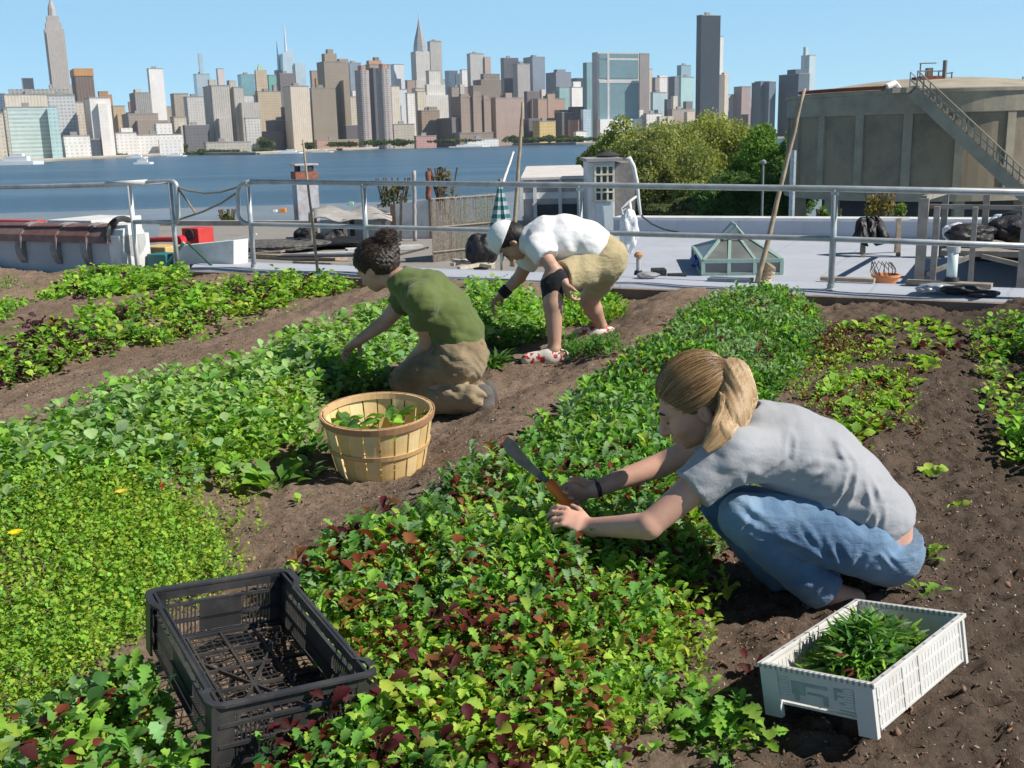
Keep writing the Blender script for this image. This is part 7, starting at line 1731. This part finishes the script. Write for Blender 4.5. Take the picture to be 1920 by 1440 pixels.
s_.disp(creases([(*ax((1060, 455), (1075, 490), 6.7), .016, .014), (*ax((1085, 440), (1110, 485), 6.7), .012, .016), (*ax((1050, 470), (1120, 478), 6.7), .012, .014), (*ax((1040, 455), (1045, 485), 6.7), .014, .010), (*ax((1020, 440), (1035, 470), 6.7), .012, .01)])); s_.disp(folds(23, .006, 26)); s_.disp(folds(24, .003, 55)); s_.build('shirt', cloth_mat('white_shirt', (.80, .80, .82), .03), bp)
j = SDF(*box_of([B['pel'], B['kn'], B['kf'], B['hn'], B['hf']], .24), .0085)
j.chain([B['lum'], B['pel']], [.125, .138], .03, ((0, 1, 0), 1.25)); j.cap(B['pel'] + [0, -.07, -.01], B['pel'] + [0, .07, -.01], .13, .13, .03); j.cut(A(1124, 448, YB_), (-.78, 0, .62))
kn_ = B['hn'] + (B['kn'] - B['hn']) * .80; kf_ = B['hf'] + (B['kf'] - B['hf']) * .66
j.chain([B['hn'], kn_], [.118, .100], .04); j.chain([B['hf'], kf_], [.108, .088], .02); j.cutball(kn_, kn_ - B['hn'], kn_, .17); j.cutball(kf_, kf_ - B['hf'], kf_, .17)
j.disp(folds(25, .010, 24, 6)); j.disp(folds(26, .003, 50, 5)); j.build('shorts', cloth_mat('khaki_shorts', (.44, .36, .21), .15, 300, 1), bp)
kp_ = SDF(B['kn'] - .25, B['kn'] + .25, .0075); kp_.chain([B['kn'] + [.03, 0, .01], B['kn'] + [0, 0, -.02], B['kn'] + [-.0, 0, -.16]], [.074, .073, .064], .02); kp_.cutball(B['kn'] + [0, 0, -.165], (0, 0, -1), B['kn'] + [0, 0, -.2], .12); kp_.disp(folds(27, .006, 40)); kp_.build('knee_pad', cloth_mat('black_fabric', (.02, .02, .025), .2), bp)
for a_ in 'nf':
    z = B['a' + a_]; sh = SDF(z - .3, z + .2, .0075); sh.chain([z + [.045, 0, -.045], z + [-.03, 0, -.045], z + [-.17, 0, -.062]], [.054, .058, .046], .03); sh.cut(z + [0, 0, -.10], (0, 0, -1)); sh.cut(z + [-.0, 0, .012], (.25, 0, 1)); m_ = nodes('shoe_pattern')
    m, nt, b_ = m_; tc = N(nt, 'TexCoord').outputs['Object']; f = noise(nt, tc, 22, 2); nt.links.new(ramp(nt, f, [(.445, (.50, .04, .04)), (.475, (.72, .70, .64))]), b_.inputs['Base Color']); b_.inputs['Roughness'].default_value = .6
    so = sh.build('shoe', m, bp)
    mb = MB(); mb.prism([(z[0] + .095, z[1] - .045), (z[0] + .105, z[1]), (z[0] + .095, z[1] + .045), (z[0] - .15, z[1] + .05), (z[0] - .215, z[1]), (z[0] - .15, z[1] - .05)], z[2] - .112, z[2] - .096); mb.build('sole', G('sole_red', (.45, .05, .05), .7), so)
mb = MB(); c_ = B['wf'] + (B['ef'] - B['wf']) * .1; dv = (B['ef'] - B['wf']) / np.linalg.norm(B['ef'] - B['wf']); mb.tube([c_ - dv * .035, c_ - dv * .03, c_ + dv * .03, c_ + dv * .035], [.032, .040, .042, .034], 14); mb.build('wristband', cloth_mat('black_fabric2', (.02, .02, .025)), bp, smooth=True)
hs = SDF(*box_of([bc], .2), .0065); l = lambda *p: L3(bc, bR, BS, p)
hs.ell(l(-.018, 0, .030), np.array((.102, .084, .098)) * BS, bR, .01); hs.ell(l(-.06, 0, -.02), np.array((.060, .076, .07)) * BS, bR, .03); hs.cut(l(.030, 0, .02), bR[:, 0] * .85 - bR[:, 2] * .52)
for q in (-1, 1): hs.cap(l(.0, q * .088, -.03), l(-.01, q * .10, -.03), .028, .02, .006, None, True)
hair = hs.build('hair', hair_mat('short_dark_hair', (.010, .009, .009), (.03, .022, .02), (60, 60, 60)), bp)
cp_ = SDF(*box_of([bc], .24), .006); cp_.ell(l(-.012, 0, .045), np.array((.112, .092, .105)) * BS, bR, .01); cp_.cut(l(0, 0, .040), -bR[:, 2] + bR[:, 0] * .12)
cap = cp_.build('cap', cloth_mat('white_cap', (.78, .80, .82), .04), bp)
mb = MB(); vs = []
for i in range(9):
    t = (i / 8 - .5) * 2; 
    for (fo, th_) in ((.085, .002), (.085, -.002), (.165 - .035 * t * t, -.002), (.165 - .035 * t * t, .002)): vs.append(l(fo - (.02 * t * t if fo < .1 else 0), t * .068, .040 - .014 * t * t + th_ - (fo - .085) * .25))
fs = [(4 * i + k, 4 * i + (k + 1) % 4, 4 * i + 4 + (k + 1) % 4, 4 * i + 4 + k) for i in range(8) for k in range(4)] + [(3, 2, 1, 0), (32, 33, 34, 35)]
mb.add(vs, fs); mb.build('cap_brim', cloth_mat('white_brim', (.76, .79, .82), .04), cap)
strands('short_strands', HSTR, hair, bc, bR, BS, bc + bR[:, 0] * -.11 + bR[:, 2] * .0, 900, 9, ((.010, .009, .009), (.06, .045, .04)), lambda p: ((p - np.array([.034, 0, .02])) @ np.array([.85, 0, -.52]) < 0) & (p[:, 2] < .03), .0015, (.104, .088, .100), (-.018, 0, .03), .01, .003, .22)
# ================================================================== CRATES AND BASKET
# bushel basket
c = PT(715, 884); zb_ = tz(c.x, c.y) - .005; kx = c.x
wd = lambda n, col, v=.12: mat(n, col, .6, v, 5, .3, 60, .002, dirt=(col[0] * .6, col[1] * .5, col[2] * .4), dirtscale=9, dirtamt=.35)
o = thing('bushel_basket', 'round light wooden bushel basket with darker hoops standing on the path', 'basket', (c.x, c.y, zb_))
H = wz(715, 797, c.y - .21) - zb_ + .018; Rt = 104 / FPX * (c.y * .974 + .25) * .985; Rb = Rt * .76
slat_m = [wd('slat_%d' % i, cc) for i, cc in enumerate(((.78, .58, .28), (.84, .66, .36), (.72, .52, .24)))]
NS = 22; g = random.Random(12)
tilt = -.0
for i in range(NS):
    a0 = 2 * math.pi * i / NS + g.uniform(-.012, .012); a1 = 2 * math.pi * (i + 1) / NS - .03 + g.uniform(-.012, .008); mb = MB(); vs = []; fs = []; na, nz = 4, 7
    for side_, dr in ((0, .0025), (1, -.0025)):
        for k in range(nz):
            t = k / (nz - 1); r = Rb + (Rt - Rb) * (t ** .85) + dr + (.002 if i % 2 else 0)
            for j_ in range(na):
                a = a0 + (a1 - a0) * (j_ / (na - 1)) ; a = (a0 + a1) / 2 + (a - (a0 + a1) / 2) * (1 - .0 * t); vs.append((c.x + r * math.cos(a), c.y + r * math.sin(a), zb_ + .008 + (H - .01) * t))
    m_ = na * nz
    for k in range(nz - 1):
        for j_ in range(na - 1): q = k * na + j_; fs += [(q, q + 1, q + na + 1, q + na), (m_ + q + 1, m_ + q, m_ + q + na, m_ + q + na + 1)]
    for k in range(nz - 1):
        q = k * na; fs += [(q, q + na, m_ + q + na, m_ + q), (q + na - 1 + na, q + na - 1, m_ + q + na - 1, m_ + q + na - 1 + na)]
    for j_ in range(na - 1): q = (nz - 1) * na + j_; fs += [(q, q + 1, m_ + q + 1, m_ + q)]
    mb.add(vs, fs); mb.build('slat', slat_m[i % 3], o)
def hoop(name, z, r, h, m, th=.005):
    mb = MB(); k = (Rt - Rb) / H * h; mb.lathe([(r, z), (r + k, z + h), (r + k + th, z + h), (r + th, z)], (c.x, c.y, zb_), 48, True); mb.build(name, m, o, smooth=False, bevel=.001)
hm = wd('hoop_dark', (.42, .235, .13)); hm2 = wd('hoop_light', (.60, .40, .20))
rr = lambda z: Rb + (Rt - Rb) * (z / H) ** .85
hoop('rim_hoop', H - .030, rr(H - .03) + .005, .030, hm, .007); hoop('inner_rim', H - .026, rr(H - .03) - .010, .026, hm2, .005); hoop('middle_hoop', H * .47, rr(H * .47) + .004, .022, hm2); hoop('bottom_hoop', .004, rr(.004) + .004, .026, hm2)
mb = MB(); mb.lathe([(.001, .018), (Rb - .004, .018), (Rb - .004, .024), (.001, .024)], (c.x, c.y, zb_), 32); mb.build('floor', slat_m[1], o)
# greens in the basket
g2 = np.random.default_rng(8); o.rotation_euler = (rad(5.5), 0, 0)
n = 60; a = g2.uniform(0, 6.28, n); r = np.sqrt(g2.random(n)) * Rt * .86; zz_ = zb_ + H * .70 + .02 * np.sin(a * 2) + .03 * g2.random(n) ** 2
bs = np.stack([c.x + r * np.cos(a), c.y + r * np.sin(a), zz_], 1); cc = np.array([MIXES['mid'], MIXES['bright'], MIXES['dark']])[g2.integers(0, 3, n)] * g2.uniform(.8, 1.3, (n, 1))
V, F, C = leaves(T_ROUND, bs, g2.uniform(0, 6.28, n), g2.uniform(-.2, .9, n), g2.uniform(.04, .09, n), np.full(n, .8), cc, roll=g2.normal(0, .6, n)); tag(mesh_obj('picked_leaves', V, F, LEAF, cols=C, smooth=True), 'picked green leaves inside the bushel basket', 'greens', kind='stuff')

# white crate : corners from the picture (ground), long side u, short side v
B1_, u, v_, nn_, Lu, Lv = WO, WU, WV, WN, WL, WW
hh = WH
o = thing('white_crate', 'white plastic harvest crate filled with cut greens at the lower right', 'crate', tuple(WO))
wp_ = mat('white_plastic', (.66, .655, .64), .45, .06, 3, .1, 40, .001, dirt=(.42, .38, .33), dirtscale=7, dirtamt=.4)
def CP(a, b2, z): return tuple(B1_ + u * a + v_ * b2 + nn_ * z)
def cbox(mb, a0, b0, z0, a1, b1, z1):
    vs = [CP(a0, b0, z0), CP(a1, b0, z0), CP(a1, b1, z0), CP(a0, b1, z0), CP(a0, b0, z1), CP(a1, b0, z1), CP(a1, b1, z1), CP(a0, b1, z1)]; mb.add(vs, [(3, 2, 1, 0), (4, 5, 6, 7), (0, 1, 5, 4), (1, 2, 6, 5), (2, 3, 7, 6), (3, 0, 4, 7)])
th = .006
for nm, b0 in (('long_side', 0.0), ('long_side', Lv - th)):
    mb = MB(); cbox(mb, .02, b0 + (.003 if b0 == 0 else -.003), .012, Lu - .02, b0 + th + (.003 if b0 == 0 else -.003), hh - .012)
    nx = 3
    out = (.0005, .003) if b0 == 0 else (th - .003, th - .0015)
    sg = [.02, Lu * .28, Lu * .42, Lu * .78, Lu - .02]
    for a in (Lu * .30, Lu * .47, Lu * .95): cbox(mb, a - .004, b0 + out[0], .012, a + .004, b0 + out[1] + .003, hh - .012)
    for z in (.012, hh * .33, hh * .62): cbox(mb, .02, b0 + out[0] + .001, z, Lu - .02, b0 + out[1] + .003, z + .006)
    ob = mb.build(nm, wp_, o)
    mb = MB(); 
    for i in range(26):
        a = .03 + (Lu - .06) * i / 25
        cbox(mb, a - .001, b0 + .0022 if b0 == 0 else b0 - .0042, .02, a + .001, b0 + th + .0042 if b0 == 0 else b0 + th - .0022, hh - .02)
    mb.build('grid_ribs', wp_, ob)
# near short side with raised foot notch and stencilled marks
mb = MB(); e_ = .0
cbox(mb, e_, .02, .045, e_ + th, Lv - .02, hh - .012)
for b0, b1 in ((.0, .045), (Lv - .045, Lv)): cbox(mb, -.004, b0, .0, .010, b1, hh - .01)
for b0, b1 in ((.05, .072), (Lv - .072, Lv - .05)):
    for i in range(8): z = .055 + (hh - .085) * i / 7; cbox(mb, -.003, b0, z, .003, b1, z + .005)
ns = mb.build('short_side', wp_, o)
gm_ = G('faded_green_print', (.33, .40, .37), .7, .3, 20, 0); ml = MB()
for (b0, b1, z0, z1) in ((.40, .72, .70, .76), (.60, .72, .52, .70), (.66, .70, .40, .52), (.44, .58, .56, .60), (.40, .44, .40, .58), (.16, .34, .72, .78), (.16, .18, .56, .72), (.32, .34, .56, .72), (.16, .34, .62, .65), (.20, .30, .50, .53), (.16, .30, .38, .395), (.16, .17, .30, .38)):
    if z1 - z0 > 0: cbox(ml, -.0022, Lv * b0, hh * z0, -.0002, Lv * b1, hh * z1)
ml.build('worn_print', gm_, ns)
mb = MB(); cbox(mb, Lu - th, .02, .012, Lu, Lv - .02, hh - .012)
for b0, b1 in ((.0, .04), (Lv - .04, Lv)): cbox(mb, Lu - .008, b0, .0, Lu + .004, b1, hh - .01)
mb.build('short_side', wp_, o)
slotted = wp_.copy(); slotted.name = 'slotted_rim'; nt = slotted.node_tree; b_ = nt.nodes['Principled BSDF']; gm2 = N(nt, 'NewGeometry')
def dotf(v): n_ = N(nt, 'VectorMath', operation='DOT_PRODUCT'); nt.links.new(gm2.outputs['Position'], n_.inputs[0]); n_.inputs[1].default_value = v; return n_.outputs['Value']
k_ = mathn(nt, 'MULTIPLY', mathn(nt, 'LESS_THAN', mathn(nt, 'FRACT', mathn(nt, 'ADD', mathn(nt, 'DIVIDE', dotf(tuple(u)), .052), 50.0)), .24), mathn(nt, 'LESS_THAN', mathn(nt, 'FRACT', mathn(nt, 'ADD', mathn(nt, 'DIVIDE', dotf(tuple(v_)), .014), 50.0)), .42))
src = b_.inputs['Base Color'].links[0].from_socket; nt.links.new(mixc(nt, k_, src, (.26, .26, .26)), b_.inputs['Base Color'])
mb = MB(); w_ = .014
cbox(mb, -.006, -.006, hh - .010, Lu + .006, w_ - .006, hh); cbox(mb, -.006, Lv + .006 - w_, hh - .010, Lu + .006, Lv + .006, hh); cbox(mb, -.006, w_ - .006, hh - .010, w_ - .006, Lv + .006 - w_, hh); cbox(mb, Lu + .006 - w_, w_ - .006, hh - .010, Lu + .006, Lv + .006 - w_, hh)
rim = mb.build('rim', slotted, o, bevel=.0015)
mb = MB(); cbox(mb, .008, .008, .03, Lu - .008, Lv - .008, .036); mb.build('floor', wp_, o)
# greens in it
n = 2200; g2 = np.random.default_rng(18); fa, fb = g2.beta(1.7, 1.7, n), g2.beta(1.7, 1.7, n); hz_ = hh * .42 + (hh * .66) * np.exp(-((fa - .5) ** 2 / .10 + (fb - .5) ** 2 / .16)) * g2.uniform(.55, 1.0, n)
q = np.array([CP(.08 + (Lu - .15) * a_, .045 + (Lv - .09) * b_, z_) for a_, b_, z_ in zip(fa, fb, hz_)])
cc = np.array([MIXES[k] for k in ('mid', 'dark', 'bright', 'grey', 'lime', 'wine')])[g2.choice(6, n, p=[.35, .28, .2, .1, .05, .02])] * g2.uniform(.7, 1.2, (n, 1))
V, F, C = leaves(T_LOBE, q, g2.uniform(0, 6.28, n), g2.uniform(-.3, 1.0, n), g2.uniform(.03, .06, n), np.full(n, .5), cc, roll=g2.normal(0, .7, n)); n3 = 1500; k3 = np.flatnonzero((np.abs(fa - .5) < .36) & (np.abs(fb - .5) < .27)); k3 = k3[g2.integers(0, len(k3), n3)]; cc3 = cc[k3] * g2.uniform(.8, 1.4, (n3, 1)); V3, F3, C3_ = leaves(T_GRASS, q[k3] + nn_ * .0 + np.array((0, 0, .008)), g2.uniform(0, 6.28, n3), g2.uniform(-.1, 1.2, n3), g2.uniform(.035, .075, n3), np.full(n3, 1.3), cc3, roll=g2.normal(0, .7, n3))
F = np.concatenate([F, F3 + len(V)]); V = np.concatenate([V, V3]); C = np.concatenate([C, C3_])
tag(mesh_obj('cut_greens', V, F, LEAF, cols=C, smooth=True), 'heap of cut jagged greens inside the white crate', 'greens', kind='stuff')

# black crate
hb_ = BH
B1_, u, v_, nn_, Lu, Lv = BO, BU, BV, BN, BL_, BW
bp_ = mat('black_plastic', (.040, .040, .044), .42, .25, 9, .3, 60, .0015, dirt=(.13, .11, .09), dirtscale=8, dirtamt=.5)
ZB, ZT = 0.0, hb_
o = thing('black_crate', 'empty black plastic crate with slatted sides standing on the plants at the lower left', 'crate', tuple(BO))
def CB(mb, a0, b0, z0, a1, b1, z1): cbox(mb, a0, b0, z0, a1, b1, z1)
def side(name, along, pos, out, low=False):
    """lattice wall; along 'u' or 'v'"""
    Ls = Lu if along == 'u' else Lv; t = .005
    def bx_(mb, s0, s1, z0, z1, d0=0.0, d1=t):
        p0, p1 = sorted((pos + out * d0, pos + out * d1))
        if along == 'u': CB(mb, s0, p0, z0, s1, p1, z1)
        else: CB(mb, p0, s0, z0, p1, s1, z1)
    top = ZT - .028
    mb = MB()
    bx_(mb, Ls * .36, Ls * .66, ZB + .02, top - .02)           # solid middle panel
    for s0, s1 in ((.012, .045), (Ls - .045, Ls - .012)): bx_(mb, s0, s1, ZB + .008, ZT - .012)
    for z in (ZB + .006, ZB + hb_ * .33, ZB + hb_ * .64): bx_(mb, .012, Ls - .012, z, z + .008, 0, .009)
    bx_(mb, .012, Ls - .012, ZT - .030, ZT - .004, 0, .006)
    w = mb.build(name, bp_, o)
    for half in (0, 1):
      mb = MB(); n = int(Ls / .0125)
      for i in range(n):
        s = .05 + (Ls - .1) * i / (n - 1)
        if Ls * .35 < s < Ls * .67 or (s > Ls / 2) != bool(half): continue
        bx_(mb, s - .0016, s + .0016, ZB + .01, ZB + hb_ * .64, .001, .004)
        if i % 3 == 0: bx_(mb, s - .0022, s + .0022, ZB + hb_ * .64, ZT - .03, .001, .004)
      mb.build('slats', bp_, w)
    return w
side('front_side', 'u', 0.004, -1); side('back_side', 'u', Lv - .004, 1); side('left_side', 'v', 0.018, -1); side('right_side', 'v', Lu - .018, 1)
# rim: high at back corners, dipping along the long sides, high again at the front corners
mb = MB(); rp = []
def rimpt(a, b2, z): return Vector(CP(a, b2, z))
dip = ZT - .0
pts = []
cr = .022
def corner(a, b2, z, sa, sb):
    return [rimpt(a + sa * cr, b2, z), rimpt(a + sa * cr * .3, b2 + sb * cr * .3, z), rimpt(a, b2 + sb * cr, z)]
IN = .016
loop = corner(0, 0, ZT, 1, 1)[0:3] + [rimpt(0, .05, ZT), rimpt(IN, .075, ZT - .004), rimpt(IN, Lv - .10, ZT - .004), rimpt(0, Lv - .07, ZT)] + corner(0, Lv, ZT, 1, -1)[::-1] + corner(Lu, Lv, ZT, -1, -1) + [rimpt(Lu, Lv - .07, ZT), rimpt(Lu - IN, Lv - .10, ZT - .004), rimpt(Lu - IN, .075, ZT - .004), rimpt(Lu, .05, ZT)] + corner(Lu, 0, ZT, -1, 1)[::-1]
n = len(loop)
vs = []; fs = []
for i, p_ in enumerate(loop):
    d = (loop[(i + 1) % n] - loop[i - 1]).normalized(); nn = d.cross(nn_).normalized()
    for off, dz in ((-.011, -.006), (-.011, .0), (.006, .0), (.006, -.006)): vs.append(p_ + nn * off + nn_ * dz)
for i in range(n):
    j_ = (i + 1) % n
    for k in range(4): fs.append((4 * i + k, 4 * i + (k + 1) % 4, 4 * j_ + (k + 1) % 4, 4 * j_ + k))
mb.add(vs, fs); mb.build('rim', bp_, o)
for a, b2 in ((0, 0), (Lu, 0), (Lu, Lv), (0, Lv)):
    mb = MB(); sa, sb = (1 if a == 0 else -1), (1 if b2 == 0 else -1)
    CB(mb, *( min(a, a + sa * .045), min(b2 - sb * .004, b2 + sb * .003), ZB), *(max(a, a + sa * .045), max(b2 - sb * .004, b2 + sb * .003), ZT - .006)) if False else None
    x0, x1 = sorted((a - sa * .003, a + sa * .042)); y0, y1 = sorted((b2 - sb * .003, b2 + sb * .003)); CB(mb, x0, y0, ZB - .004, x1, y1, ZT - .006)
    x0, x1 = sorted((a - sa * .003, a + sa * .003)); y0, y1 = sorted((b2 + sb * .0032, b2 + sb * .042)); CB(mb, x0, y0, ZB - .004, x1, y1, ZT - .006)
    mb.build('corner_post', bp_, o)
mb = MB()
for i in range(5): a = .01 + (Lu - .02) * i / 4; CB(mb, a - .003, .01, ZB + .004, a + .003, Lv - .01, ZB + .012)
for i in range(7): b2 = .01 + (Lv - .02) * i / 6; CB(mb, .01, b2 - .003, ZB + .003, Lu - .01, b2 + .003, ZB + .0115)
def diag(a0, b0, a1, b1): mb.bar(CP(a0, b0, ZB + .0075), CP(a1, b1, ZB + .0075), .005, .0095)
diag(.01, .01, Lu - .01, Lv - .01); diag(.01, Lv - .01, Lu - .01, .01)
for i in range(28): b2 = .01 + (Lv - .02) * i / 27; CB(mb, .01, b2 - .0008, ZB + .002, Lu - .01, b2 + .0008, ZB + .004)
for i in range(18): a = .01 + (Lu - .02) * i / 17; CB(mb, a - .0008, .01, ZB + .0022, a + .0008, Lv - .01, ZB + .0042)
mb.build('floor_grid', bp_, o)
# ================================================================== HAZE
hz = MB(); hz.box2((-4100, -900, -17), (4100, 4100, 470))
hm_, nt, b_ = nodes('haze_air'); nt.nodes.remove(b_)
pv = N(nt, 'VolumePrincipled'); pv.inputs['Color'].default_value = (.80, .88, 1.0, 1); pv.inputs['Density'].default_value = 0.00005; pv.inputs['Anisotropy'].default_value = .2
nt.links.new(pv.outputs[0], nt.nodes['Material Output'].inputs['Volume'])
tag(hz.build('haze', hm_), 'thin pale air haze over the river and city', 'haze', kind='stuff')
